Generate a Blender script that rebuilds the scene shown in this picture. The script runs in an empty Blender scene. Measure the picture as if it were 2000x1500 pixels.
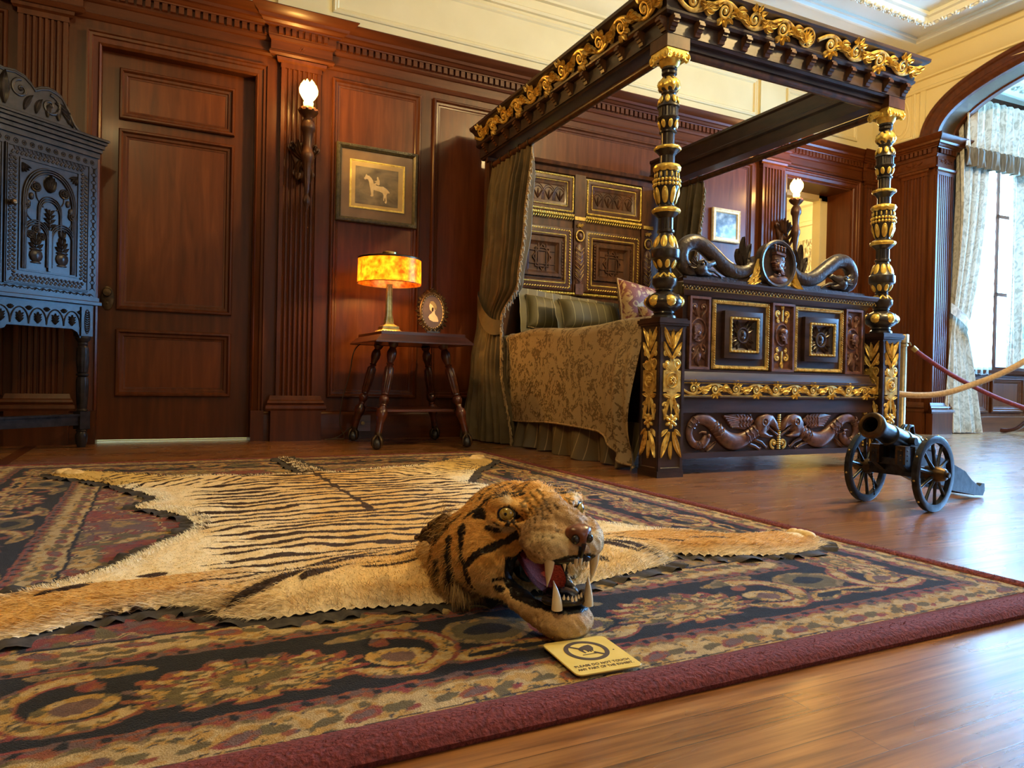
import bpy, math, random
import numpy as np
from mathutils import Matrix, Vector, noise as mnoise
random.seed(7); RNG = np.random.default_rng(7)
PI = math.pi; S = bpy.context.scene; COL = S.collection
sin, cos, rad = math.sin, math.cos, math.radians

# ---------------------------------------------------------------- camera
yaw, pitch, roll = rad(26.612), rad(-0.486), rad(-1.234)
D = 4.968                                   # distance of the back wall
fw = Vector((sin(yaw)*cos(pitch), cos(yaw)*cos(pitch), sin(pitch)))
rt = Vector((cos(yaw), -sin(yaw), 0)); up = rt.cross(fw)
r2 = rt*cos(roll)-up*sin(roll); u2 = up*cos(roll)+rt*sin(roll)
cam = bpy.data.cameras.new('camera'); co = bpy.data.objects.new('camera', cam); COL.objects.link(co)
cm = Matrix.Identity(4)
for i in range(3): cm[i][0], cm[i][1], cm[i][2] = r2[i], u2[i], -fw[i]
cm[2][3] = .45; co.matrix_world = cm
cam.sensor_width = 36; cam.lens = 36*1392.14/2000; cam.clip_start = .02
S.camera = co
S.view_settings.view_transform = 'Standard'; S.view_settings.look = 'None'
S.view_settings.gamma = 1; S.view_settings.use_curve_mapping = False; S.view_settings.exposure = 0.0

# ---------------------------------------------------------------- light
w = bpy.data.worlds.new('daylight'); S.world = w; w.use_nodes = True
bg = w.node_tree.nodes['Background']; bg.inputs[0].default_value = (.24, .52, 1, 1); bg.inputs[1].default_value = 8.0
def light(kind, name, loc, energy, col, size=.1, target=None, sy=None, spread=None):
    l = bpy.data.lights.new(name, kind); l.energy = energy; l.color = col
    if kind == 'AREA':
        l.size = size
        if sy: l.shape = 'RECTANGLE'; l.size_y = sy
        if spread: l.spread = spread
    else: l.shadow_soft_size = size
    o = bpy.data.objects.new(name, l); COL.objects.link(o); o.location = loc
    if target: o.rotation_euler = (Vector(target)-Vector(loc)).to_track_quat('-Z', 'Y').to_euler()
    return o
WARM = (1, .70, .36)
light('POINT', 'chandelier_light', (3.75, 1.55, 3.25), 330, (1, .70, .30), .06)
light('POINT', 'room_fill_light', (-.5, .5, 3.2), 85, (1, .70, .30), .10)  # added warm fill without a fixture, set to brighten the tiger's left cheek
light('AREA', 'bay_window_light', (9.0, 2.3, 1.9), 1150, (.20, .52, 1), 3.6, (6, 2.1, .3), 2.4)
light('AREA', 'bay_side_window_light', (7.9, 4.62, 1.9), 130, (.35, .66, 1), 1.1, (7.5, 2, 1.2), 2.2)
light('AREA', 'front_fill_light', (3.2, -3.3, 1.9), 22, (.5, .72, 1), 2.4, (2.4, 3, 1.0), 2.0)  # added cool fill from behind the camera; the front wall has no window
light('POINT', 'hall_light', (7.0, 6.6, 2.6), 130, (1, .82, .45), .2)
light('POINT', 'closet_light', (.1, 5.6, 1.2), 22, (1, .85, .6), .15)

# ---------------------------------------------------------------- materials
MATS = {}
def nodes(name):
    m = bpy.data.materials.new(name); m.use_nodes = True; nt = m.node_tree
    return m, nt, nt.nodes['Principled BSDF']
def N(nt, t, **kw):
    n = nt.nodes.new(t)
    for k, v in kw.items():
        if k in n.inputs: n.inputs[k].default_value = v
        else: setattr(n, k, v)
    return n
def ramp(nt, stops, interp='LINEAR'):
    r = nt.nodes.new('ShaderNodeValToRGB'); r.color_ramp.interpolation = interp
    e = r.color_ramp.elements
    while len(e) < len(stops): e.new(.5)
    for i, (p, c) in enumerate(stops): e[i].position = p; e[i].color = (*c, 1)
    return r
def coords(nt, scale=(1, 1, 1), kind='Object', rot=(0, 0, 0)):
    t = nt.nodes.new('ShaderNodeTexCoord'); m = nt.nodes.new('ShaderNodeMapping')
    m.inputs['Scale'].default_value = scale; m.inputs['Rotation'].default_value = rot
    nt.links.new(t.outputs[kind], m.inputs[0]); return m
def bump(nt, p, h, strength=.3, dist=.002):
    b = nt.nodes.new('ShaderNodeBump'); b.inputs['Strength'].default_value = strength; b.inputs['Distance'].default_value = dist
    nt.links.new(h, b.inputs['Height']); nt.links.new(b.outputs[0], p.inputs['Normal'])
def noisy(name, stops, scale=(20, 20, 20), rough=.5, metal=0, detail=6, b=.2, bd=.002, coat=0, nscale=1., dist=0., rvar=0, spec=.5):
    """procedural two- or three-tone material: stretched noise -> colour ramp (+ bump)"""
    m, nt, p = nodes(name); L = nt.links
    mp = coords(nt, scale); n = N(nt, 'ShaderNodeTexNoise', Scale=nscale, Detail=detail, Distortion=dist); L.new(mp.outputs[0], n.inputs['Vector'])
    r = ramp(nt, stops); L.new(n.outputs['Fac'], r.inputs[0]); L.new(r.outputs[0], p.inputs['Base Color'])
    p.inputs['Roughness'].default_value = rough; p.inputs['Metallic'].default_value = metal
    p.inputs['Specular IOR Level'].default_value = spec
    if coat: p.inputs['Coat Weight'].default_value = coat; p.inputs['Coat Roughness'].default_value = .12
    if rvar:
        mr = N(nt, 'ShaderNodeMapRange'); mr.inputs[3].default_value = rough-rvar; mr.inputs[4].default_value = rough+rvar
        L.new(n.outputs['Fac'], mr.inputs[0]); L.new(mr.outputs[0], p.inputs['Roughness'])
    if b: bump(nt, p, n.outputs['Fac'], b, bd)
    MATS[name] = m; return m
# upright grain (stretched along z) and lying grain (stretched along x)
mahog = noisy('mahogany_upright', [(.2, (.048, .0125, .0028)), (.5, (.078, .0205, .0045)), (.8, (.115, .032, .0072))], (30, 30, 2.2), .33, b=.06, coat=.04, rvar=.06, spec=.22)
mahog_h = noisy('mahogany_lying', [(.2, (.048, .0125, .0028)), (.5, (.078, .0205, .0045)), (.8, (.115, .032, .0072))], (2.2, 30, 30), .33, b=.06, coat=.04, rvar=.06, spec=.22)
mahog_p = noisy('mahogany_panel', [(.2, (.064, .0160, .0034)), (.5, (.104, .0270, .0056)), (.8, (.155, .044, .0098))], (26, 26, 2.5), .33, spec=.22, b=.05, coat=.04, dist=.6, rvar=.06)
dkoak = noisy('dark_oak', [(.3, (.011, .006, .005)), (.7, (.045, .021, .016))], (8, 8, 30), .38, b=.25, coat=.2, rvar=.08)
dkoak_h = noisy('dark_oak_lying', [(.3, (.015, .007, .006)), (.7, (.05, .021, .017))], (4, 30, 30), .42, b=.2, coat=.15, rvar=.08)
brnoak = noisy('carved_brown_oak', [(.3, (.05, .02, .013)), (.7, (.16, .066, .04))], (40, 40, 40), .42, b=.5, bd=.003, coat=.1)
hboak = noisy('headboard_walnut', [(.3, (.030, .011, .004)), (.7, (.11, .042, .014))], (25, 25, 6), .38, b=.15, coat=.05, spec=.35)
serp = noisy('serpent_oak', [(.3, (.012, .007, .006)), (.7, (.04, .024, .018))], (60, 60, 60), .36, b=.7, bd=.004, coat=.2)
blkoak = noisy('blackened_oak', [(.3, (.010, .008, .007)), (.7, (.035, .027, .023))], (20, 20, 20), .30, b=.12, bd=.003, coat=.15, rvar=.06)
cupoak = noisy('waxed_black_oak', [(.3, (.010, .008, .007)), (.7, (.032, .025, .021))], (25, 25, 25), .30, b=.12, bd=.002, rvar=.07, spec=.17)
gold = noisy('antique_gilding', [(.28, (.26, .13, .025)), (.45, (.66, .44, .10)), (.7, (.90, .68, .20))], (45, 45, 45), .34, metal=.5, b=.4, bd=.003)
goldb = noisy('bright_gilding', [(.2, (.58, .36, .05)), (.6, (.95, .70, .15))], (45, 45, 45), .3, metal=.55, b=.3, bd=.002)
brass = noisy('aged_brass', [(.3, (.32, .22, .07)), (.7, (.62, .46, .18))], (30, 30, 30), .3, metal=1, b=.15)
satin = noisy('satin_brass', [(.3, (.26, .20, .11)), (.7, (.42, .33, .19))], (30, 30, 30), .42, metal=.8, b=.1)
bronze = noisy('dark_bronze', [(.3, (.035, .022, .012)), (.7, (.12, .075, .035))], (30, 30, 30), .4, metal=.8, b=.3)
iron = noisy('cast_iron', [(.3, (.015, .017, .02)), (.7, (.05, .055, .06))], (40, 40, 40), .38, metal=.7, b=.4)
blkpaint = noisy('worn_black_paint', [(.3, (.012, .012, .013)), (.7, (.05, .046, .042))], (60, 60, 60), .34, b=.4, coat=.3)
cream = noisy('cream_plaster', [(.3, (.66, .55, .27)), (.7, (.72, .61, .32))], (3, 3, 3), .6, b=.05)
ceilm = noisy('white_plaster', [(.3, (.66, .68, .56)), (.7, (.72, .73, .62))], (3, 3, 3), .65, b=.05)
felt = noisy('black_felt', [(.3, (.018, .015, .013)), (.7, (.06, .05, .042))], (60, 60, 60), .95, b=.5)
olive = noisy('olive_velvet', [(.3, (.085, .060, .024)), (.55, (.14, .10, .042)), (.8, (.21, .155, .07))], (5, 5, 5), .78, b=.25, bd=.004, dist=1.)
fringe = noisy('bullion_fringe', [(.3, (.16, .10, .04)), (.7, (.52, .38, .18))], (90, 90, 14), .7, b=.8, bd=.004)
bayc = noisy('silver_damask', [(.38, (.42, .41, .34)), (.5, (.62, .61, .53)), (.62, (.72, .71, .63))], (14, 14, 10), .7, b=.25, detail=3, dist=2.5)
baytrim = noisy('grey_brown_bullion', [(.3, (.10, .085, .06)), (.7, (.26, .22, .16))], (90, 90, 8), .8, b=.8, bd=.004)
redvel = noisy('red_velvet', [(.3, (.10, .012, .014)), (.7, (.24, .03, .03))], (60, 60, 60), .8, b=.3)
tanvel = noisy('tan_velvet', [(.3, (.36, .22, .09)), (.7, (.55, .37, .18))], (60, 60, 60), .8, b=.3)
tooth = noisy('aged_ivory', [(.3, (.62, .44, .20)), (.7, (.86, .72, .47))], (60, 60, 14), .3, b=.1)
blk = noisy('glossy_black', [(.3, (.006, .005, .005)), (.7, (.02, .016, .014))], (60, 60, 60), .16, b=.3)
tonguem = noisy('tongue_pink', [(.3, (.16, .012, .006)), (.7, (.33, .035, .015))], (260, 260, 260), .7, b=.8, bd=.002, spec=.1)
nosem = noisy('nose_leather', [(.3, (.09, .028, .012)), (.7, (.24, .075, .03))], (80, 80, 80), .28, b=.3)
matboard = noisy('brown_mat', [(.3, (.17, .10, .035)), (.7, (.23, .14, .055))], (8, 8, 8), .25, b=0, coat=.5)
ochrem = noisy('ochre_mat', [(.3, (.52, .36, .11)), (.7, (.62, .45, .16))], (12, 12, 12), .3, b=0, coat=.5)
sepia = noisy('sepia_print', [(.3, (.11, .08, .035)), (.6, (.27, .21, .10)), (.8, (.36, .29, .15))], (9, 9, 14), .3, b=0, coat=.5, dist=.4)
sepia_l = noisy('pale_sepia', [(.3, (.72, .55, .25)), (.7, (.88, .72, .40))], (30, 30, 30), .3, b=0, coat=.5)
framem = noisy('olive_black_frame', [(.3, (.035, .03, .016)), (.7, (.10, .085, .04))], (50, 50, 50), .4, b=.6)
creamframe = noisy('cream_gold_frame', [(.3, (.60, .48, .24)), (.7, (.82, .72, .48))], (40, 40, 40), .35, b=.2)
bluep = noisy('blue_grey_landscape', [(.35, (.05, .07, .09)), (.5, (.14, .19, .22)), (.65, (.42, .50, .52))], (14, 14, 18), .2, b=0, coat=.6, detail=8)
violet = noisy('dusky_print', [(.3, (.085, .06, .075)), (.7, (.13, .10, .11))], (9, 9, 9), .2, b=0, coat=.6)
skinp = noisy('pale_portrait', [(.3, (.62, .46, .33)), (.7, (.82, .68, .52))], (30, 30, 30), .3, b=0, coat=.4)
signy = noisy('yellow_card', [(.3, (.78, .58, .14)), (.7, (.86, .66, .20))], (30, 30, 30), .35, b=.03, coat=.2)
signk = noisy('dark_print', [(.3, (.05, .035, .03)), (.7, (.08, .055, .045))], (30, 30, 30), .5, b=0)
redwool = noisy('red_wool', [(.3, (.08, .012, .011)), (.55, (.155, .024, .020)), (.8, (.24, .048, .036))], (160, 160, 160), .95, b=1., bd=.005)
cord = noisy('brown_cord', [(.3, (.03, .02, .015)), (.7, (.08, .05, .03))], (30, 30, 30), .5, b=0)
lace = None
m, nt, p = nodes('lace'); L = nt.links
mp = coords(nt, (60, 60, 60)); v = N(nt, 'ShaderNodeTexVoronoi'); L.new(mp.outputs[0], v.inputs['Vector'])
r = ramp(nt, [(.2, (.35,)*3), (.5, (.9,)*3)]); L.new(v.outputs[0], r.inputs[0]); L.new(r.outputs[0], p.inputs['Alpha'])
tr = N(nt, 'ShaderNodeBsdfTranslucent'); tr.inputs[0].default_value = (.75, .95, 1, 1)
mx = N(nt, 'ShaderNodeMixShader'); mx.inputs[0].default_value = .6
L.new(p.outputs[0], mx.inputs[1]); L.new(tr.outputs[0], mx.inputs[2]); L.new(mx.outputs[0], nt.nodes['Material Output'].inputs[0])
p.inputs['Base Color'].default_value = (.8, .93, .95, 1); lace = m
def emis(name, col, s):
    m, nt, p = nodes(name); p.inputs['Base Color'].default_value = (*col, 1); p.inputs['Emission Color'].default_value = (*col, 1); p.inputs['Emission Strength'].default_value = s
    MATS[name] = m; return m
globe = emis('lit_flame_glass', (1, .62, .16), 9)
bulbm = emis('lit_bulb', (1, .7, .3), 12)
# floor: narrow strip planks running along x
m, nt, p = nodes('strip_oak_floor'); L = nt.links
mp = coords(nt, (1, 1, 1)); br = N(nt, 'ShaderNodeTexBrick', Scale=1.0)
br.inputs['Brick Width'].default_value = 1.3; br.inputs['Row Height'].default_value = .057; br.inputs['Mortar Size'].default_value = .0006
br.inputs['Color1'].default_value = (0, 0, 0, 1); br.inputs['Color2'].default_value = (1, 1, 1, 1); br.inputs['Mortar'].default_value = (.5, .5, .5, 1); br.offset = .37
L.new(mp.outputs[0], br.inputs['Vector'])
mp2 = coords(nt, (4.5, 90, 1)); n = N(nt, 'ShaderNodeTexNoise', Scale=1., Detail=8., Distortion=.15)
ad = N(nt, 'ShaderNodeVectorMath', operation='ADD'); sc = N(nt, 'ShaderNodeVectorMath', operation='SCALE'); sc.inputs['Scale'].default_value = 9
L.new(br.outputs['Color'], sc.inputs[0]); L.new(mp2.outputs[0], ad.inputs[0]); L.new(sc.outputs[0], ad.inputs[1]); L.new(ad.outputs[0], n.inputs['Vector'])
r = ramp(nt, [(.30, (.12, .042, .010)), (.5, (.26, .105, .027)), (.70, (.38, .175, .052))]); L.new(n.outputs['Fac'], r.inputs[0])
pv = ramp(nt, [(0, (.84, .82, .80)), (1, (1.08, 1.07, 1.04))]); L.new(br.outputs['Color'], pv.inputs[0])
mu = N(nt, 'ShaderNodeMix', data_type='RGBA', blend_type='MULTIPLY'); mu.inputs[0].default_value = 1; L.new(r.outputs[0], mu.inputs[6]); L.new(pv.outputs[0], mu.inputs[7])
mo = N(nt, 'ShaderNodeMix', data_type='RGBA'); L.new(br.outputs['Fac'], mo.inputs[0]); L.new(mu.outputs[2], mo.inputs[6]); mo.inputs[7].default_value = (.05, .02, .008, 1)
L.new(mo.outputs[2], p.inputs['Base Color'])
n3 = N(nt, 'ShaderNodeTexNoise', Scale=1., Detail=3.); mp3 = coords(nt, (2.2, 7, 1)); L.new(mp3.outputs[0], n3.inputs['Vector'])
mr = N(nt, 'ShaderNodeMapRange'); mr.inputs[3].default_value = .16; mr.inputs[4].default_value = .40; L.new(n3.outputs['Fac'], mr.inputs[0]); L.new(mr.outputs[0], p.inputs['Roughness'])
mxh = N(nt, 'ShaderNodeMath', operation='MULTIPLY_ADD'); L.new(br.outputs['Fac'], mxh.inputs[0]); mxh.inputs[1].default_value = -1.2; L.new(n.outputs['Fac'], mxh.inputs[2])
bump(nt, p, mxh.outputs[0], .22, .0012); p.inputs['Coat Weight'].default_value = .65; p.inputs['Coat Roughness'].default_value = .24
floorm = m
# damask bedspread
m, nt, p = nodes('floral_damask'); L = nt.links
mp = coords(nt, (1, 1, 1)); n1 = N(nt, 'ShaderNodeTexNoise', Scale=6., Detail=2., Distortion=3.2); L.new(mp.outputs[0], n1.inputs['Vector'])
v = N(nt, 'ShaderNodeTexVoronoi', Scale=11.); L.new(mp.outputs[0], v.inputs['Vector']); n2 = N(nt, 'ShaderNodeTexNoise', Scale=20., Detail=2., Distortion=2.5); L.new(mp.outputs[0], n2.inputs['Vector'])
a = N(nt, 'ShaderNodeMath', operation='ADD'); L.new(n1.outputs['Fac'], a.inputs[0]); s2 = N(nt, 'ShaderNodeMath', operation='MULTIPLY'); s2.inputs[1].default_value = -.22; L.new(v.outputs['Distance'], s2.inputs[0]); L.new(s2.outputs[0], a.inputs[1])
b2 = N(nt, 'ShaderNodeMath', operation='MULTIPLY_ADD'); L.new(n2.outputs['Fac'], b2.inputs[0]); b2.inputs[1].default_value = .75; L.new(a.outputs[0], b2.inputs[2])
r = ramp(nt, [(.785, (.36, .275, .145)), (.805, (.125, .085, .034)), (.93, (.15, .10, .042)), (.95, (.36, .27, .14))]); L.new(b2.outputs[0], r.inputs[0]); L.new(r.outputs[0], p.inputs['Base Color'])
p.inputs['Roughness'].default_value = .55; bump(nt, p, b2.outputs[0], .35, .004); damask = m
def striped(name, axis, period, base, line, width=.06):
    m, nt, p = nodes(name); L = nt.links; t = nt.nodes.new('ShaderNodeTexCoord'); sp = nt.nodes.new('ShaderNodeSeparateXYZ'); L.new(t.outputs['UV' if axis == 'U' else 'Object'], sp.inputs[0])
    f = N(nt, 'ShaderNodeMath', operation='MULTIPLY'); f.inputs[1].default_value = 1/period; L.new(sp.outputs['X' if axis in 'UX' else axis], f.inputs[0])
    fr = N(nt, 'ShaderNodeMath', operation='FRACT'); L.new(f.outputs[0], fr.inputs[0])
    r = ramp(nt, [(0, line), (width, base)], 'CONSTANT'); L.new(fr.outputs[0], r.inputs[0]); L.new(r.outputs[0], p.inputs['Base Color']); p.inputs['Roughness'].default_value = .5
    n = N(nt, 'ShaderNodeTexNoise', Scale=300.); bump(nt, p, n.outputs['Fac'], .1, .001); MATS[name] = m; return m
pillowm = striped('striped_sateen', 'U', .125, (.125, .10, .036), (.42, .34, .15), .06)
skirtm = striped('striped_bed_skirt', 'Y', .07, (.10, .075, .035), (.30, .23, .12), .06)
def vcol(name, rough=.9, b=.6, scale=500., spec=.2, bd=.003, sheen=0, darkgloss=False):
    m, nt, p = nodes(name); L = nt.links; a = N(nt, 'ShaderNodeVertexColor', layer_name='Col')
    n = N(nt, 'ShaderNodeTexNoise', Scale=scale, Detail=3.); mp = coords(nt); L.new(mp.outputs[0], n.inputs['Vector'])
    mr = N(nt, 'ShaderNodeMapRange'); mr.inputs[3].default_value = .62; mr.inputs[4].default_value = 1.3; L.new(n.outputs['Fac'], mr.inputs[0])
    mu = N(nt, 'ShaderNodeVectorMath', operation='SCALE'); L.new(a.outputs[0], mu.inputs[0]); L.new(mr.outputs[0], mu.inputs['Scale']); L.new(mu.outputs[0], p.inputs['Base Color'])
    p.inputs['Roughness'].default_value = rough; p.inputs['Specular IOR Level'].default_value = spec; p.inputs['Sheen Weight'].default_value = sheen
    if darkgloss:
        sp = N(nt, 'ShaderNodeSeparateColor'); L.new(a.outputs[0], sp.inputs[0]); q = N(nt, 'ShaderNodeMapRange'); q.inputs[1].default_value = .015; q.inputs[2].default_value = .06; q.inputs[3].default_value = .22; q.inputs[4].default_value = rough
        L.new(sp.outputs[0], q.inputs[0]); L.new(q.outputs[0], p.inputs['Roughness'])
    bump(nt, p, n.outputs['Fac'], b, bd); MATS[name] = m; return m
rugm = vcol('wool_pile', .95, .9, 420., .1, .004, .1)
hidem = vcol('tiger_hide', .75, .3, 300., .25, .002)
furm = vcol('tiger_fur', .55, 0, 300., .35)
headm = vcol('tiger_head_hide', .7, .5, 380., .3, .002, 0, True)
redpillow = noisy('red_gold_brocade', [(.42, (.17, .035, .02)), (.5, (.20, .045, .022)), (.54, (.46, .28, .10)), (.7, (.52, .33, .13))], (11, 11, 11), .6, b=.3, detail=3, dist=2.2)
# lamp shade: mica sheet letting the bulb through
m, nt, p = nodes('mica_shade'); L = nt.links; mp = coords(nt, (28, 28, 28)); n = N(nt, 'ShaderNodeTexNoise', Scale=1., Detail=7.); L.new(mp.outputs[0], n.inputs['Vector'])
r = ramp(nt, [(.3, (.30, .045, .003)), (.5, (.62, .15, .009)), (.7, (.82, .30, .03))]); L.new(n.outputs['Fac'], r.inputs[0])
tl = N(nt, 'ShaderNodeBsdfTranslucent'); L.new(r.outputs[0], tl.inputs[0]); L.new(r.outputs[0], p.inputs['Base Color']); p.inputs['Roughness'].default_value = .3
mx = N(nt, 'ShaderNodeMixShader'); mx.inputs[0].default_value = .8; L.new(p.outputs[0], mx.inputs[1]); L.new(tl.outputs[0], mx.inputs[2]); L.new(mx.outputs[0], nt.nodes['Material Output'].inputs[0]); mica = m

# ---------------------------------------------------------------- mesh helpers
def PM(o, a, c, b=(0, 0, 1)):
    """panel space -> parent: a runs along, b up, c out of the face"""
    a, b, c = Vector(a).normalized(), Vector(b).normalized(), Vector(c).normalized()
    m = Matrix.Identity(4)
    for i in range(3): m[i][0], m[i][1], m[i][2], m[i][3] = a[i], b[i], c[i], o[i]
    return m
class MB:
    def __init__(s, M=None): s.V = []; s.F = []; s.n = 0; s.M = M; s.U = None
    def add(s, V, F):
        V = np.asarray(V, float)
        if s.M is not None:
            A = np.array(s.M); V = V@A[:3, :3].T+A[:3, 3]
        s.V.append(V); s.F.extend([tuple(i+s.n for i in f) for f in F]); s.n += len(V); return s
    def box(s, x0, x1, y0, y1, z0, z1, ch=0):
        if x0 > x1: x0, x1 = x1, x0
        if y0 > y1: y0, y1 = y1, y0
        if z0 > z1: z0, z1 = z1, z0
        if ch:      # chamfer on the four upright... all edges parallel to the 2nd axis
            return s.prism([(x0+ch, z0), (x1-ch, z0), (x1, z0+ch), (x1, z1-ch), (x1-ch, z1), (x0+ch, z1), (x0, z1-ch), (x0, z0+ch)], y0, y1, 'y')
        V = [(x, y, z) for x in (x0, x1) for y in (y0, y1) for z in (z0, z1)]
        return s.add(V, [(0, 1, 3, 2), (4, 6, 7, 5), (0, 4, 5, 1), (2, 3, 7, 6), (0, 2, 6, 4), (1, 5, 7, 3)])
    def prism(s, poly, t0, t1, axis='z', bev=0):
        n = len(poly)
        def P(p, t): return {'z': (p[0], p[1], t), 'y': (p[0], t, p[1]), 'x': (t, p[0], p[1])}[axis]
        rings = [[P(p, t0) for p in poly], [P(p, t1-(bev if t1 > t0 else -bev)) for p in poly]]
        if bev:
            cx = sum(p[0] for p in poly)/n; cy = sum(p[1] for p in poly)/n; r = []
            for i in range(n):
                p, a, b = poly[i], poly[i-1], poly[(i+1) % n]
                d1 = Vector((p[0]-a[0], p[1]-a[1])); d2 = Vector((b[0]-p[0], b[1]-p[1])); d1.normalize(); d2.normalize()
                nn = Vector((-(d1.y+d2.y), d1.x+d2.x)); nn = nn.normalized() if nn.length > 1e-6 else nn
                r.append((p[0]+nn.x*bev*s.ori(poly), p[1]+nn.y*bev*s.ori(poly)))
            rings.append([P(p, t1) for p in r])
        V = sum(rings, []); F = []
        for k in range(len(rings)-1):
            for i in range(n): j = (i+1) % n; F.append((k*n+i, k*n+j, (k+1)*n+j, (k+1)*n+i))
        F.append(tuple(range(n))[::-1]); F.append(tuple(range((len(rings)-1)*n, len(rings)*n)))
        return s.add(V, F)
    @staticmethod
    def ori(poly):
        a = sum(poly[i-1][0]*poly[i][1]-poly[i][0]*poly[i-1][1] for i in range(len(poly))); return 1 if a > 0 else -1
    def extr(s, prof, a0, a1, mitre0=0, mitre1=0, caps=True):
        """profile of (b, c) run along a; mitre: the end is cut so that points further out (c) reach further"""
        n = len(prof); V = [(a0-mitre0*c, b, c) for b, c in prof]+[(a1+mitre1*c, b, c) for b, c in prof]
        F = [(i, i+1, n+i+1, n+i) for i in range(n-1)]
        if caps: F += [tuple(range(n))[::-1], tuple(range(n, 2*n))]
        return s.add(V, F)
    def frame(s, a0, b0, a1, b1, prof):
        """mitred frame: prof of (inward distance, height c)"""
        V = []; F = []
        for d, c in prof: V += [(a0+d, b0+d, c), (a1-d, b0+d, c), (a1-d, b1-d, c), (a0+d, b1-d, c)]
        for k in range(len(prof)-1):
            for i in range(4): j = (i+1) % 4; F.append((4*k+i, 4*k+j, 4*k+4+j, 4*k+4+i))
        return s.add(V, F)
    def lathe(s, prof, seg=24, o=(0, 0, 0), axis='z', mod=None, cap=True, sq=1., ph=0):
        V = []; F = []; n = len(prof)
        for r, z in prof:
            for k in range(seg):
                t = 2*PI*k/seg+ph; rr = r*(mod(t, z, r) if mod else 1); x, y = rr*cos(t), rr*sin(t)*sq
                V.append({'z': (o[0]+x, o[1]+y, o[2]+z), 'y': (o[0]+x, o[1]+z, o[2]-y), 'x': (o[0]+z, o[1]+x, o[2]+y)}[axis])
        for i in range(n-1):
            for k in range(seg): j = (k+1) % seg; F.append((i*seg+k, i*seg+j, (i+1)*seg+j, (i+1)*seg+k))
        if cap: F.append(tuple(range(seg))[::-1]); F.append(tuple(range((n-1)*seg, n*seg)))
        return s.add(V, F)
    def tube(s, P, R, seg=8, flat=1., upv=None, closed=False, cap=True):
        """sweep along points; R radius or list; flat squashes along the up vector"""
        P = [Vector(p) for p in P]; n = len(P)
        if not hasattr(R, '__len__'): R = [R]*n
        upv = Vector(upv) if upv else None; V = []; F = []; prev = None
        for i in range(n):
            a, b = (P[i-1], P[(i+1) % n]) if closed else (P[max(i-1, 0)], P[min(i+1, n-1)])
            t = (b-a); t = t.normalized() if t.length > 1e-9 else Vector((0, 0, 1))
            if upv is not None: u = upv-t*upv.dot(t)
            elif prev is not None: u = prev-t*prev.dot(t)
            else: u = Vector((0, 0, 1))-t*t.z
            if u.length < 1e-4: u = Vector((1, 0, 0))-t*t.x
            u.normalize(); prev = u; v = t.cross(u)
            for k in range(seg): w_ = 2*PI*k/seg; V.append(P[i]+v*(R[i]*cos(w_))+u*(R[i]*flat*sin(w_)))
        m_ = n if closed else n-1
        for i in range(m_):
            for k in range(seg): j = (k+1) % seg; i2 = (i+1) % n; F.append((i*seg+k, i*seg+j, i2*seg+j, i2*seg+k))
        if cap and not closed: F.append(tuple(range(seg))[::-1]); F.append(tuple(range((n-1)*seg, n*seg)))
        return s.add(V, F)
    def ell(s, c, r, seg=16, rings=10, M=None):
        V = []; F = []
        for i in range(rings+1):
            t = PI*i/rings
            for k in range(seg):
                w_ = 2*PI*k/seg; p = Vector((r[0]*sin(t)*cos(w_), r[1]*sin(t)*sin(w_), r[2]*cos(t)))
                if M: p = M@p
                V.append((c[0]+p[0], c[1]+p[1], c[2]+p[2]))
        for i in range(rings):
            for k in range(seg): j = (k+1) % seg; F.append((i*seg+k, (i+1)*seg+k, (i+1)*seg+j, i*seg+j))
        return s.add(V, F)
    def grid(s, f, nu, nv, wrapu=False):
        V = []; F = []
        for i in range(nu):
            for j in range(nv): V.append(f(i/(nu-1) if not wrapu else i/nu, j/(nv-1)))
        for i in range(nu if wrapu else nu-1):
            for j in range(nv-1): k = (i+1) % nu; F.append((i*nv+j, k*nv+j, k*nv+j+1, i*nv+j+1))
        if s.U is not None: s.U += [(i/(nu-1), j/(nv-1)) for i in range(nu) for j in range(nv)]
        return s.add(V, F)
    # ---- relief ornament in panel space (a, b, c)
    def stroke(s, pts, w0, c=0., h=None, w1=None, seg=8):
        n = len(pts); w1 = w0 if w1 is None else w1; R = [w0+(w1-w0)*i/(n-1) for i in range(n)]
        h = h if h is not None else .7
        return s.tube([(p[0], p[1], c) for p in pts], R, seg, h, (0, 0, 1))
    def scroll(s, cx, cy, r, a0, turns, w, c=0., tail=0., flip=1, h=.7, shrink=.85):
        """spiral from the outside in; a0 start angle; flip = winding"""
        n = int(14*abs(turns))+6; pts = []
        for i in range(n):
            t = i/(n-1); rr = r*(1-shrink*t); a = a0+flip*2*PI*turns*t; pts.append((cx+rr*cos(a), cy+rr*sin(a)))
        s.stroke(pts, w, c, h, w*.55); s.ell((cx, cy, c), (w*1.25, w*1.25, w*h*1.2), 8, 5); return s
    def leaf(s, x, y, ang, L_, W, c=0., h=.006, curl=0., n=7):
        """pointed ridged leaf lying on the panel, growing from (x, y)"""
        V = []; F = []; px_, py_ = x, y; an = ang
        for i in range(n):
            t = i/(n-1); wd = W*sin(PI*min(1, t*.92+.06))**.8*(1 if t < .97 else .1)
            nx, ny = -sin(an), cos(an)
            V += [(px_+nx*wd, py_+ny*wd, c), (px_+nx*wd*.5, py_+ny*wd*.5, c+h), (px_, py_, c+h*.45), (px_-nx*wd*.5, py_-ny*wd*.5, c+h), (px_-nx*wd, py_-ny*wd, c)]
            px_ += cos(an)*L_/(n-1); py_ += sin(an)*L_/(n-1); an += curl/(n-1)
        for i in range(n-1):
            for k in range(4): F.append((i*5+k, i*5+k+1, i*5+5+k+1, i*5+5+k))
        return s.add(V, F)
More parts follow.
